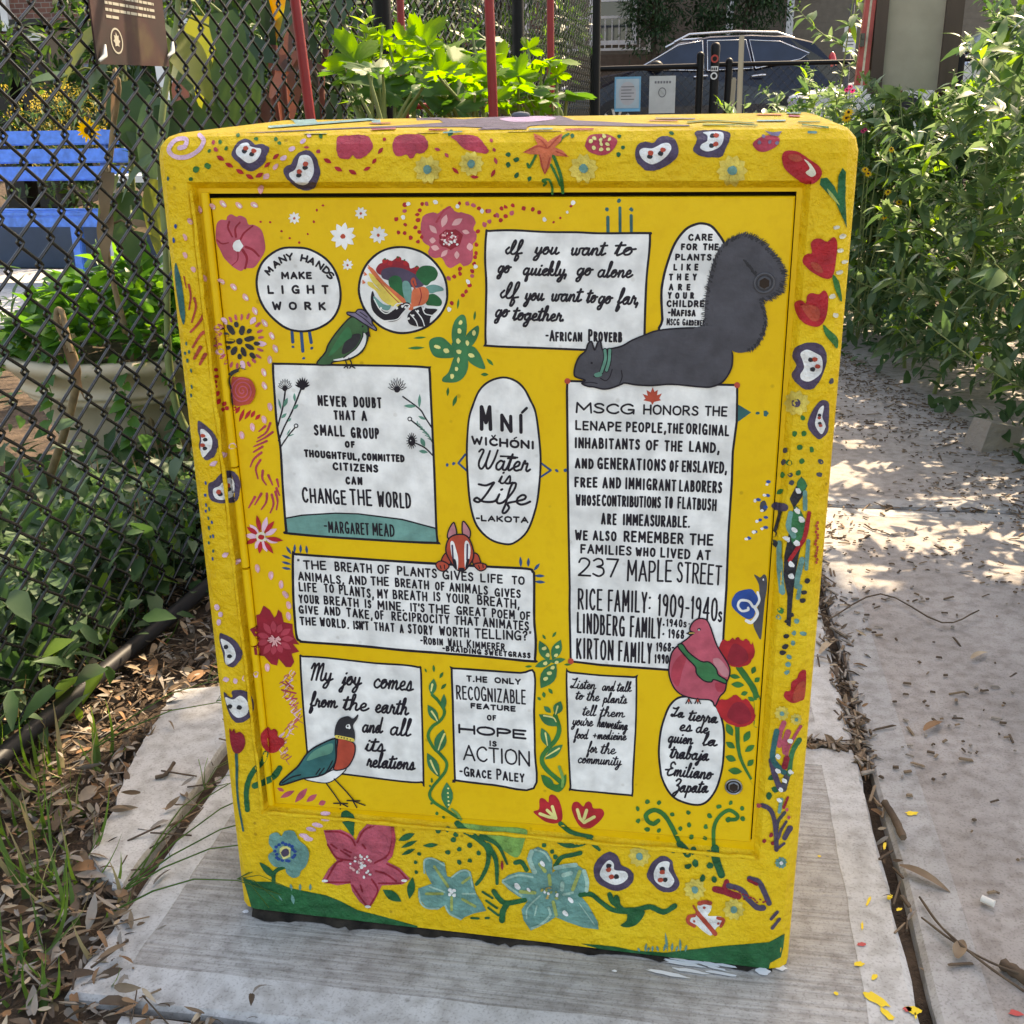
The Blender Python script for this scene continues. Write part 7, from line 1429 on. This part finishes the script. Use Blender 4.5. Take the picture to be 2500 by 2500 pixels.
for q_, (x, y, h) in enumerate(((1.12, 3.75, 1.02), (1.27, 3.82, .98), (1.42, 3.7, 1.05), (1.58, 3.8, 1.0), (1.02, 4.0, .92), (1.72, 3.9, 1.12))):
    weed(x, y, h, (rnd(-.08,.05), rnd(-.08,.02)), 14, 330 + q_, WL, 1.2)
random.seed(77)
mb = MB()
for i in range(5200):
    y = rnd(1.45, 4.9); x = edge(y) + .02 + abs(random.gauss(.5, .5)); z = gz(x, y) + rnd(.02, .80)*min(1, .35 + (x - edge(y))*1.3); L = rnd(.03, .075)
    mb.leaf((x, y, z), unit() + Vector((0, -.3, .2)), Vector((0, 0, 1)) + unit()*.5, L, L*rnd(.35,.6), 1 if rnd(0,1) < .22 else 0, .3, .2, 3, LANCE)
for i in range(3600):  # tall leaf mass out of view on the right, added to shade the path
    y = rnd(.25, 1.75); x = 1.52 + .12*(1.2 - y) + abs(random.gauss(.25, .4)); z = rnd(.03, 1.15); L = rnd(.05, .10)
    mb.leaf((x, y, z), unit() + Vector((0, -.2, .2)), Vector((0, 0, 1)) + unit()*.5, L, L*rnd(.35,.5), 1 if rnd(0,1) < .3 else 0, .3, .2, 3, LANCE)
tag(mb.build("undergrowth", m_und, smooth=True), "dense low green undergrowth beneath the tall weeds right of the path", "undergrowth", kind="stuff")
def daisy_plant(name, label, cat, c, heads, petal, r, grp=None):
    root = empty(name, c, label, cat, grp); st, pe, ce = MB(), MB(), MB()
    for h in heads:
        h = Vector(h); st.tube([Vector(c), Vector(c).lerp(h, .6) + Vector((rnd(-.02,.02), rnd(-.02,.02), 0)), h], .0018, 5); f = Vector((rnd(-.5,.3), -.8, .6)).normalized()
        u = f.cross(Vector((0,0,1))).normalized(); v = u.cross(f)
        for j in range(10): a = 2*pi*j/10; pe.leaf(h + f*.002, u*cos(a) + v*sin(a), f, r, r*.42, 0, .15, .1, 3)
        ce.ball(h + f*.004, r*.28, 7)
    st.build("stems", m_weed_stem, root, True); pe.build("petals", petal, root, True); ce.build("flower_centres", m_cone, root, True)
daisy_plant("yellow_daisy", "cluster of small yellow daisies low in the weeds right of the cabinet", "flower", (1.12, 3.6, 0), [at_y(px, py, 3.4) for px, py in ((2175,365),(2150,376),(2112,415),(2120,425),(2168,470),(2195,495),(2226,498),(2160,530),(2228,485))], m_pet, .014, "yellow daisies in the weeds")
daisy_plant("yellow_daisy", "pair of yellow daisies high beside the right corner of the cabinet", "flower", (1.02, 3.6, 0), [at_y(2072, 275, 3.6), at_y(2066, 289, 3.6)], m_pet, .02, "yellow daisies in the weeds")
daisy_plant("pink_flower", "bright pink flower head in front of the silver car", "flower", (1.12, 4.4, 0), [at_y(2076, 212, 4.3), at_y(2082, 222, 4.35), at_y(2068, 220, 4.3)], m_pinkf, .013, "pink flowers in the weeds")
daisy_plant("pink_flower", "small dull pink flower beside the brown post in the weeds", "flower", (1.12, 3.7, 0), [at_y(2112, 317, 3.7), at_y(2106, 321, 3.7)], m_pinkf, .010, "pink flowers in the weeds")

# planter with trailing green leaves
random.seed(31)
root = empty("trailing_vine", PC + Vector((0, 0, .31)), "trailing heart leaved green vine filling the beige planter", "plant"); fo, st = MB(), MB()
for i in range(820):
    a, r = rnd(0, 2*pi), sqrt(rnd(0, 1))*.30; z = .340 + .19*(1 - (r/.30)**2)*rnd(.35, 1.05) - (.03 if r > .28 else 0) + rnd(-.02, .03)
    p = PC + Vector((r*cos(a), r*sin(a), z)); o = Vector((cos(a)*.7*r/.34, sin(a)*.7*r/.34, .25)) + unit()*.6; L = rnd(.04, .072)
    fo.leaf(p, o, Vector((0, 0, 1)) + unit()*.45, L, L*rnd(.75, .95), 1 if rnd(0,1) < .35 else 0, .3, .18, 4, HEART)
for (a0, n) in ((-1.15, 12), (-1.7, 7), (-.75, 10)):
    q = PC + Vector((.31*cos(a0), .31*sin(a0), .325)); P = [q]
    for j in range(n): q = q + Vector((cos(a0)*.006 + rnd(-.008,.008), sin(a0)*.006 + rnd(-.006,.004), -.022 + .002*rnd(0, 1))); P.append(q); L = rnd(.03, .05); fo.leaf(q, Vector((rnd(-1,1), -.8, -.25)), Vector((0, -1, .7)), L, L*.85, j % 2, .25, .15, 4, HEART)
    st.tube(P, .0016, 5)
fo.build("foliage", m_ivy, root, True); st.build("stems", m_stalk, root, True)

# sunflowers and cannas behind the fence
def sunflower(label, c, path, leaves, dry=False, head=None):
    root = empty("sunflower", c, label, "sunflower", "sunflowers behind the fence"); st, fo = MB(), MB()
    P = spl3([c] + path, 6); n = len(P); st.tube(P, [(.0085 if dry else .0105)*rnd(.85,1.1)*(1 - .45*i/n) for i in range(n)], 8)
    for (p, d, L, W, mi, bend) in leaves:
        j = min(range(n), key=lambda i: (P[i] - p).length); st.tube([P[j], P[j].lerp(p, .6) + Vector((0, 0, .02)), p], .003, 5); fo.leaf(p, d, (0, -.35, 1), L, W, mi, bend, .12, 7, HEART)
    st.build("stalk", m_drystalk if dry else m_stalk, root, True); fo.build("foliage", m_sun, root, True)
    if head:
        pe, ce = MB(), MB(); h = Vector(head); f = Vector((.15, -.9, -.25)).normalized(); u = f.cross(Vector((0,0,1))).normalized(); v = u.cross(f)
        for j in range(16): a = 2*pi*j/16; pe.leaf(h + (u*cos(a) + v*sin(a))*.007, u*cos(a) + v*sin(a) + f*.2, f, rnd(.018,.026), .008, 0, .2, .1, 4, LANCE)
        ce.ball(h + f*.003, (.009, .009, .009), 9); pe.build("petals", m_pet, root, True); ce.build("flower_head", m_cone, root, True)
A_ = lambda px, py, y: at_y(px, py, y)
sunflower("sunflower with big pale green leaves and one yellow bloom behind the sign", Vector((-.98, 1.75, 0)), [A_(330,560,1.75), A_(318,330,1.75), A_(300,150,1.75), A_(280,-120,1.75)],
    [(A_(235,75,1.72), (-.55,-.2,-.55), .17, .15, 1, .2), (A_(262,165,1.7), (-.7,-.25,-.55), .17, .13, 0, .35), (A_(300,200,1.7), (.3,-.3,-.8), .22, .15, 0, .3), (A_(285,430,1.65), (-.45,-.3,-.75), .17, .07, 1, .3), (A_(300,470,1.68), (.15,-.3,-.9), .2, .14, 0, .2), (A_(340,300,1.7), (.5,-.3,-.6), .16, .12, 0, .4), (A_(330,60,1.8), (.6,-.2,-.3), .2, .16, 0, .5), (A_(150,190,1.7), (-.9,-.1,.1), .16, .1, 0, .5), (A_(320,540,1.6),(.7,-.2,-.1),.14,.04,2,.5)], head=A_(215,318,1.6))
sunflower("tall sunflower stalk with hanging leaves beside the cabinet", Vector((-.60, 1.45, 0)), [A_(432,1000,1.45), A_(405,600,1.45), A_(392,330,1.5), A_(430,60,1.6), A_(440,-100,1.6)],
    [(A_(420,90,1.6), (.55,-.25,-.55), .17, .12, 1, .3), (A_(540,30,1.65), (.3,-.2,-.85), .19, .10, 0, .25), (A_(395,240,1.6), (-.3,-.2,-.9), .24, .16, 0, .2), (A_(420,250,1.62), (.4,-.2,-.9), .24, .16, 0, .2), (A_(470,250,1.9), (.3,-.2,-.9), .26, .18, 0, .15), (A_(395,440,1.5), (-.15,-.3,-.9), .17, .11, 1, .2), (A_(380,380,1.45), (-.6,-.3,-.3), .12, .07, 0, .5), (A_(560,120,1.9), (.2,-.2,-.9), .25, .16, 0, .2), (A_(500,40,1.9),(-.2,-.2,-.9),.22,.15,1,.2)])
sunflower("withered brown sunflower stalk bent over behind the fence", Vector((-.95, 1.05, 0)), [A_(185,950,.95), A_(140,790,.95), A_(150,760,.95), A_(175,860,.92)], [(A_(150,790,.95), (.2,-.2,-.9), .12, .02, 2, .1), (A_(165,850,.93), (.3,-.2,-.9), .10, .02, 2, .1)], True)
sunflower("dry sunflower stalk hung with withered leaves below the sign", Vector((-.86, 1.55, 0)), [A_(262,620,1.5), A_(272,360,1.5), A_(290,215,1.5), A_(282,185,1.5)], [(A_(283,190,1.48), (-.2,-.2,-.9), .10, .02, 2, .1), (A_(275,195,1.48), (-.4,-.2,-.8), .09, .02, 2, .2), (A_(268,420,1.48), (-.2,-.3,-.9), .13, .06, 2, .2), (A_(262,520,1.48), (-.1,-.3,-.9), .12, .06, 2, .15), (A_(330,560,1.5), (.7,-.2,.05), .12, .03, 2, .6)], True)
def canna(label, c, blades, stems):
    root = empty("canna_plant", c, label, "canna", "canna plants behind the fence"); fo, st = MB(), MB()
    for a, b in stems: st.tube(spl3([Vector((c[0] + rnd(-.05,.05), c[1], 0)), Vector(a), Vector(b)]), .012, 7)
    for (p, d, L, W, mi, bend) in blades: fo.leaf(p, d, (0, -.8, .5), L, W, mi, bend, .14, 8, LANCE)
    fo.build("foliage", m_canna, root, True); st.build("stems", m_cstem, root, True)
canna("canna with amber and orange blades and dark red stems", (-.78, 2.6, 0), [(A_(665,110,2.5), (.25,-.2,1), .30, .075, 1, .15), (A_(668,130,2.5), (-.15,-.2,1), .30, .07, 0, .1), (A_(680,100,2.6), (.5,-.1,.9), .3, .06, 0, .2), (A_(655,160,2.4), (.9,-.2,.15), .16, .07, 2, .5), (A_(680,150,2.4), (-.6,-.2,.4), .2, .08, 0, .4), (A_(660,240,2.4), (.5,-.2,.8), .2, .05, 2, .3), (A_(620,110,2.5), (-.2,-.2,-1), .3, .13, 0, .2), (A_(600,60,2.5), (-.3,-.2,-.9), .3, .13, 0, .2)], [(A_(678,300,2.5), A_(668,110,2.5)), (A_(700,300,2.5), A_(690,180,2.5))])
canna("canna with broad bronze and green blades behind the second red upright", (-.95, 3.4, 0), [(A_(800,90,3.3), (.5,-.1,.8), .42, .10, 0, .2), (A_(780,150,3.3), (-.5,-.1,.8), .36, .10, 0, .2), (A_(830,60,3.4), (.1,-.1,1), .4, .12, 0, .1), (A_(740,40,3.2), (-.3,-.1,-.9), .5, .16, 2, .15), (A_(560,150,3.0), (-.1,-.2,-1), .5, .2, 0, .1), (A_(610,180,3.1), (.2,-.2,-1), .5, .18, 2, .1), (A_(500,200,3.0), (-.1,-.2,-1), .4, .18, 0, .1), (A_(540,260,2.9), (.1,-.2,-1), .4, .18, 0, .1), (A_(470,130,3.0), (.0,-.2,-1), .4, .2, 2, .1), (A_(770,230,3.3), (.3,-.1,-.9), .3, .12, 0, .2), (A_(820,230,3.3), (-.3,-.1,-.9), .3, .14, 0, .2)], [(A_(790,290,3.3), A_(795,120,3.3)), (A_(600,290,3.0), A_(600,60,3.0)), (A_(520,300,3.0), A_(525,100,3.0))])
random.seed(41)
def bloom(label, c, h, w, n, grp="yellow flowers behind the bench"):
    root = empty("goldenrod", c, label, "flowers", grp); fo, pe = MB(), MB(); c = Vector(c)
    for i in range(n):
        q = c + Vector((random.gauss(0, w*.5), random.gauss(0, .2), h*rnd(.3, 1.0))); 
        if q.z - c.z > h*.55:
            for k in range(9): pe.leaf(q + unit()*rnd(.005,.04), unit(), (0,0,1), rnd(.012,.024), rnd(.006,.012), 0, .2, .2, 2)
        L = rnd(.05, .09); fo.leaf(q - Vector((0,0,.06)), unit(), (0,0,1), L, L*.3, 0, .3, .2, 3, LANCE)
    fo.build("foliage", m_weed[1], root, True); pe.build("blooms", m_gold, root, True)
bloom("large mass of yellow flowers behind the bench, nearest the sign", (-3.75, 6.3, .0), 1.14, .45, 420); bloom("orange yellow flowers at the left end of the bench", (-4.75, 6.2, 0), 1.05, .45, 300); bloom("pale yellow flowers low behind the right end of the bench", (-3.0, 6.6, 0), .98, .4, 160)

# undergrowth, grass and litter at the left
mb = MB(); random.seed(51)
for i in range(5200):
    y = rnd(.12, 1.45) if i < 4000 else rnd(1.4, 2.4); x = fx(y) - .015 - abs(random.gauss(0, .36)) + (.10 if rnd(0,1) < .12 else 0); hgt = max(.03, random.gauss(.15, .07))*(1.25 if x < -.85 else 1.0)*(1 - .55*sstep(.75, 1.35, y)); L = rnd(.025, .07)
    mb.leaf((x, y, hgt*rnd(.2, 1.15)), unit() + Vector((0, -.2, .25)), Vector((0, 0, 1)) + unit()*.5, L, L*rnd(.35,.7), 1 if rnd(0,1) < .3 else (2 if rnd(0,1) < .12 else 0), .3, .2, 3, random.choice([LANCE, HEART, TOOTH]))
for i in range(120):
    y = rnd(.15, 2.2); x = fx(y) - .02 - abs(random.gauss(0, .3)); mb.tube([(x, y, 0), (x + rnd(-.04,.04), y + rnd(-.04,.04), rnd(.10, .24))], .0012, 4, 3, False)
for i in range(1500):
    x, y = rnd(-5, -1.2), rnd(2.2, 5.7)
    if x < -2.1 and y > 3.6: continue
    L = rnd(.05, .12); mb.leaf((x, y, abs(random.gauss(.05, .16))), unit() + Vector((0, -.2, .3)), Vector((0, 0, 1)) + unit()*.5, L, L*rnd(.35,.6), 1 if rnd(0,1) < .3 else 0, .3, .2, 3, LANCE)
tag(mb.build("undergrowth", m_und + [m_weed[2], m_drystalk], smooth=True), "low leafy undergrowth behind the chain link fence", "undergrowth", kind="stuff")
m_grass = [leafmat("grass_blade", (.045,.115,.022), (.085,.17,.035), .4, .5), leafmat("grass_blade_dry", (.20,.18,.09), (.30,.26,.14), .3, .7)]
mb = MB()
def tuft(x, y, n, L0, spread=.6, mi=None):
    for i in range(n):
        a = rnd(0, 2*pi); s = rnd(.1, spread); L = L0*rnd(.5, 1.15)
        mb.leaf((x + rnd(-.03,.03), y + rnd(-.03,.03), -.012), (cos(a)*s, sin(a)*s, 1), (cos(a), sin(a), .2), L, rnd(.004,.0095), (1 if rnd(0,1) < .16 else 0) if mi is None else mi, rnd(.25,.9), .2, 5, BLADE)
for i in range(34):
    y = rnd(-.55, .75); x = fx(y) + random.gauss(-.04, .07); tuft(x, y, 6, rnd(.04,.07), 2.6)
for px, py, n, L in ((90,2150,20,.16),(60,2300,22,.18),(180,2120,14,.13),(285,2190,9,.12),(140,2230,16,.15),(40,2050,20,.15),(120,1950,20,.13),(215,1850,14,.11),(335,1500,9,.11),(372,1480,8,.09),(60,2420,14,.13),(210,2360,8,.11),(90,1880,20,.14),(30,1760,18,.18),(20,1600,14,.2),(170,1990,14,.11)):
    d = px_ray(px, py); q = CAM_O + d*(-CAM_O.z/d.z); tuft(q.x, q.y, int(n*.55), L*.6, 3.8)
for (px0, py0, L, az) in ((300,2180,.24,.6),(310,2170,.26,.9),(290,2190,.22,.35),(320,2150,.23,1.1),(280,2230,.2,.1),(200,1850,.26,.5),(230,1830,.24,.8),(330,2160,.18,1.3)):
    d = px_ray(px0, py0); q = CAM_O + d*(-CAM_O.z/d.z); e = Vector((cos(az), sin(az), 0)); P = [q + e*(L*t) + Vector((0, 0, .05*sin(pi*t*.8) + .004)) for t in (0, .25, .5, .75, 1)]
    mb.tube(P, [.0014, .0012, .001, .0008, .0006], 4, 0, False)
    for j in range(5): a2 = az + rnd(-.9, .9); r = P[3] + Vector((0,0,.002)); mb.tube([r, r + Vector((cos(a2)*.03, sin(a2)*.03, .012)), r + Vector((cos(a2)*.07, sin(a2)*.07, .002))], .0005, 4, 0, False)
tag(mb.build("grass", m_grass, smooth=True), "green crabgrass tufts along the foot of the fence", "grass", kind="stuff")
m_lit = [mat("litter_brown", (.17,.118,.078), .9, col2=(.27,.195,.13), scale=40), mat("litter_dark", (.075,.052,.038), .95, col2=(.14,.10,.07), scale=40), mat("litter_tan", (.36,.27,.18), .85, col2=(.48,.38,.27), scale=40), mat("litter_rust", (.22,.12,.065), .85, col2=(.30,.17,.09), scale=40), mat("litter_grey", (.21,.18,.155), .9, col2=(.32,.28,.24), scale=40)]
def litter_leaf(mb, x, y, z, L, mi):
    a = rnd(0, 2*pi); mb.leaf((x, y, z), (cos(a), sin(a), rnd(-.15,.4)), Vector((rnd(-.6,.6), rnd(-.6,.6), 1)), L, L*rnd(.22,.5), mi, rnd(-.4,.9), rnd(.1,.7), 4, LANCE, rnd(-.6,.6))
random.seed(61); mb = MB(); N = 0
def in_poly(x, y, P):
    c = False; j = len(P) - 1
    for i in range(len(P)):
        if (P[i][1] > y) != (P[j][1] > y) and x < (P[j][0] - P[i][0])*(y - P[i][1])/(P[j][1] - P[i][1]) + P[i][0]: c = not c
        j = i
    return c
SLAB = [(-.188,.545),(-.335,.5),(-.312,.33),(-.245,.06),(-.18,.02)]; PADP = [(-.158,.466),(-.158,.05),(-.113,-.10),(-.07,-.146),(3,-.146),(3,.466)]; FRONT = [(-.055,-.162),(3,-.162),(3,-3),(.02,-3)]; BACK = [(-.158,.48),(3,.48),(3,3),(-.158,3)]
def dist_in(x, y):
    """0 outside the paving, else how far inside it (a rough measure)."""
    for Pp in (SLAB, PADP, FRONT, BACK):
        if in_poly(x, y, Pp):
            d = 9
            for i in range(len(Pp)):
                a, b = Vector(Pp[i]), Vector(Pp[(i+1) % len(Pp)]); q = Vector((x, y)); t = max(0, min(1, (q-a).dot(b-a)/(b-a).length_squared)); d = min(d, (q - a - (b-a)*t).length)
            return d
    return 0
while N < 9500:
    x, y = rnd(-1.15, .06), rnd(-.72, 1.35); d = dist_in(x, y)
    if d > 0 and rnd(0, 1) > .5*max(0, 1 - d/.018) + .008: continue
    if -.19 < x < -.15 and .02 < y < .40 and rnd(0,1) < .85: continue
    if d > .03 and x > -.1: continue
    if x < fx(y) - .12 and rnd(0,1) < .75: continue
    litter_leaf(mb, x, y, rnd(-.016, .012) + (.012 if d else 0), rnd(.008, .028) if rnd(0,1) < .9 else rnd(.028, .045), random.choice([0,0,1,1,2,3,4,4])); N += 1
for i in range(2600):
    x, y = rnd(-1.1, -.02), rnd(-.7, 1.3); d = dist_in(x, y)
    if d > 0 and rnd(0,1) > .06: continue
    a = rnd(0, pi); L = rnd(.006, .03); z = .003 if d else 0; mb.bar((x - cos(a)*L, y - sin(a)*L, rnd(-.01,.012) + z), (x + cos(a)*L, y + sin(a)*L, rnd(-.008,.012) + z), rnd(.0008,.0024), rnd(.0008,.0018), random.choice([0,1,1,4]))
tag(mb.build("leaf_litter", m_lit, smooth=True), "dry brown leaf litter on the soil left of the cabinet", "leaf litter", kind="stuff")
mb = MB(); N = 0
while N < 3400:
    y = rnd(-.3, 4.4) if rnd(0,1) < .7 else rnd(-.2, 1.6); x = .75 + (edge(max(y,1.9)) - .68 if y > 1.6 else .75)*rnd(0,1)**.75; r = rnd(0, 1)
    dn = .5 + .5*sin(x*9 + 1.3*sin(y*5))*sin(y*7 + 2*sin(x*4 + 1)); 
    if rnd(0,1) > dn*dn + .06 + .5*sstep(.22, .0, abs(x - edge(max(y, 1.9)))): continue
    if y < .9 and r < .6: continue
    L = .0020*math.exp(random.gauss(.7, .6)); a = random.gauss(.1, .8); z = .0015
    mb.box((x, y, z + .0018), (L*2, rnd(.002,.005), rnd(.0015,.003)), random.choice([1,1,0,4]), Matrix.Rotation(a, 3, 'Z') @ Matrix.Rotation(rnd(-.25,.25), 3, 'Y'), rnd(.6, 1)); N += 1
for i in range(1300):
    if i < 520: y = rnd(.02, .45) if i < 26 else rnd(.40, 1.6); x = .736 + random.gauss(0, .005 + .020*sstep(.4, 1.0, y))
    elif i < 640: y = .473 + random.gauss(0, .006); x = rnd(.59, .735)
    elif i < 700: y = 1.557 + random.gauss(0, .008); x = rnd(.75, 1.5)
    else: y = rnd(.7, 4.6); x = edge(max(y, 1.2)) + .05 - abs(random.gauss(0, .10)) - (.06 if y < 1.8 else 0)*rnd(0, 1)
    if rnd(0,1) < .55: litter_leaf(mb, x, y, rnd(-.006, .005), rnd(.008, .026), random.choice([0,1,1,1,2,3,4,4]))
    else: a = rnd(0, pi) if i >= 520 else random.gauss(pi/2, .5); L = rnd(.004,.020); mb.bar((x - cos(a)*L, y - sin(a)*L, rnd(-.004,.004)), (x + cos(a)*L, y + sin(a)*L, rnd(-.004,.005)), rnd(.0015,.0045), rnd(.0015,.004), random.choice([0,1,1,4]))
tag(mb.build("wood_chips", m_lit, smooth=False), "dark wood chips and bark scattered over the path", "wood chips", kind="stuff")
def gpt(px, py, z=.002): d = px_ray(px, py); return CAM_O + d*((z - CAM_O.z)/d.z)
for lab, a, b, w, mi in (("curled brown leaf lying across the path joint", (2195,2118), (2320,2175), .016, 0), ("pale yellow leaf lying in the joint at the right of the cabinet", (2000,1600), (2050,1545), .016, 2), ("rust brown leaf on the path beside the pale edging", (2255,1788), (2300,1765), .015, 3), ("tan leaf on the lower right of the path", (2335,2345), (2350,2305), .017, 0), ("yellowish leaf in the middle of the path", (2370,1612), (2410,1595), .013, 2)):
    p0, p1 = gpt(*a), gpt(*b); t = MB(); t.leaf(p0 + Vector((0,0,.003)), p1 - p0 + Vector((0,0,.01)), (0,0,1), (p1 - p0).length, w, 0, .25, .5, 6, LANCE); tag(t.build("fallen_leaf", m_lit[mi], smooth=True), lab, "leaf", "single leaves on the path")
for lab, pts, r in (("long dark twig lying on the path at the lower right", ((2245,2190),(2300,2265),(2400,2350),(2500,2420)), .0016), ("thin forked twig crossing the path joint", ((2250,2240),(2330,2300),(2420,2350),(2500,2380)), .0014), ("short thick bark stick at the right edge of the picture", ((2450,2355),(2475,2370),(2520,2400)), .007), ("curved brown bark strip standing in the path joint", ((2160,1960),(2185,2000),(2205,2045)), .0055), ("small dark twig on the pale slab left of the cabinet", ((380,1898),(405,1890),(425,1862)), .0032), ("long thin stem lying across the pale path edging", ((2010,1520),(2150,1450),(2300,1520),(2390,1490)), .0015)):
    t = MB(); P = spl3([gpt(*q, .0045 + .003*i) for i, q in enumerate(pts)], 4); t.tube(P, [r*rnd(.75, 1.1) for _ in P], 6); tag(t.build("twig", m_lit[1], smooth=True), lab, "twig", "twigs on the paving")
t = MB(); q = gpt(2412, 2200, .006); t.tube([q + Vector((-.006, .004, 0)), q + Vector((.006, -.004, 0))], .0042, 10); tag(t.build("cigarette_end", m_tie, smooth=True), "white cigarette end lying on the path", "cigarette end")

# evergreens, hedge and street trees
def cloud(name, label, cat, c, rad, n, L, mats, trunk=None, grp=None, flat=.5, hole=.0, seed=1, stretch=1.6, clump=(.16,.34)):
    """Crown of many small leaves in uneven clumps round limbs of a trunk."""
    random.seed(seed); c = Vector(c); root = empty(name, trunk or c, label, cat, grp); fo = MB()
    cl = []
    for i in range(max(6, n//70)):
        u = unit(); r = rnd(.25, 1)**.5; cl.append((c + Vector((u.x*rad[0]*r, u.y*rad[1]*r, u.z*rad[2]*r)), rnd(*clump)*min(rad) + .05))
    for i in range(n):
        q, s = random.choice(cl); u = unit(); p = q + Vector((u.x, u.y, u.z*.8))*s*rnd(.2, 1.15); l = L*rnd(.6, 1.3)
        fo.leaf(p, u + Vector((0, 0, -.15)), Vector((0, 0, 1)) + unit()*.7, l, l/stretch*rnd(.7, 1.1), 1 if rnd(0,1) < .25 else 0, .25, .15, 2, LANCE)
    fo.build("crown", mats, root, True)
    if trunk:
        t = MB(); tp = Vector(trunk); t.tube(spl3([tp, tp.lerp(c, .55) + Vector((rnd(-.1,.1), 0, .1)), c], 6), [.05*max(rad) + .012 - .0035*max(rad)*i for i in range(13)], 10)
        for i in range(9): q = random.choice(cl)[0]; m0 = tp.lerp(c, rnd(.55, .95)); t.tube([m0, m0.lerp(q, .5) + Vector((0, 0, .05)), q], [.018*max(rad), .012*max(rad), .004*max(rad)], 6)
        t.build("trunk", m_bark, root, True)
    return root
cloud("evergreen_shrub", "dark evergreen shrub to the right of the white porch railing", "shrub", (-.55, 22.6, 3.5), (.62, .6, 1.5), 9000, .085, m_ever, (-.55, 22.6, .5), "evergreens by the houses", seed=3, stretch=2.2, clump=(.3,.55))
cloud("evergreen_shrub", "dark evergreen shrub rising above the roof of the suv", "shrub", (1.28, 22.6, 3.5), (.85, .7, 1.25), 9000, .085, m_ever, (1.28, 22.6, .5), "evergreens by the houses", seed=4, stretch=2.2, clump=(.3,.5))
cloud("evergreen_shrub", "low dark shrub between the two evergreens", "shrub", (.45, 23.2, 2.6), (.5, .5, .5), 1200, .09, m_ever, (.45, 23.2, .7), "evergreens by the houses", seed=5)
for k, (x, y, h) in enumerate(((-4.6, 7.6, 2.3), (-3.2, 7.9, 2.6), (-1.95, 7.3, 2.4), (-2.6, 9.2, 3.2), (-1.3, 8.6, 2.6), (-1.55, 5.3, 1.9), (-2.35, 5.9, 2.0))):
    cloud("hedge_shrub", ("dark leafy shrub behind the bench flowers", "dark shrub behind the sunflowers", "dark shrub behind the amber canna", "tall dark shrub at the back of the garden", "dark shrub behind the middle fence post", "leafy shrub close behind the red stemmed canna", "leafy shrub right of the bench")[k], "shrub", (x, y, h*.55 + gz(x, y)), (.78, .6, h*.5), 3000, .095, m_hedge, (x, y, gz(x, y)), "shrubs at the back of the garden", seed=20 + k)
for k, (x, y, h, r) in enumerate(((5.6, 13.0, 3.2, 1.6), (8.0, 15.5, 4.5, 2.2))):
    cloud("street_shrub", ("dark leafy tree behind the right side of the thicket", "farther dark tree at the right edge behind the thicket")[k], "tree", (x, y, h*.6 + .5), (r, r, h*.55), 2400, .14, m_hedge, (x, y, .5), "trees by the street", seed=40 + k)
cloud("shade_tree", "broad tree whose leafy limbs shade the cabinet and path from above", "tree", (2.85, 3.05, 4.1), (1.65, 1.2, .5), 10500, .19, m_hedge, (4.6, 4.3, 0), seed=61)
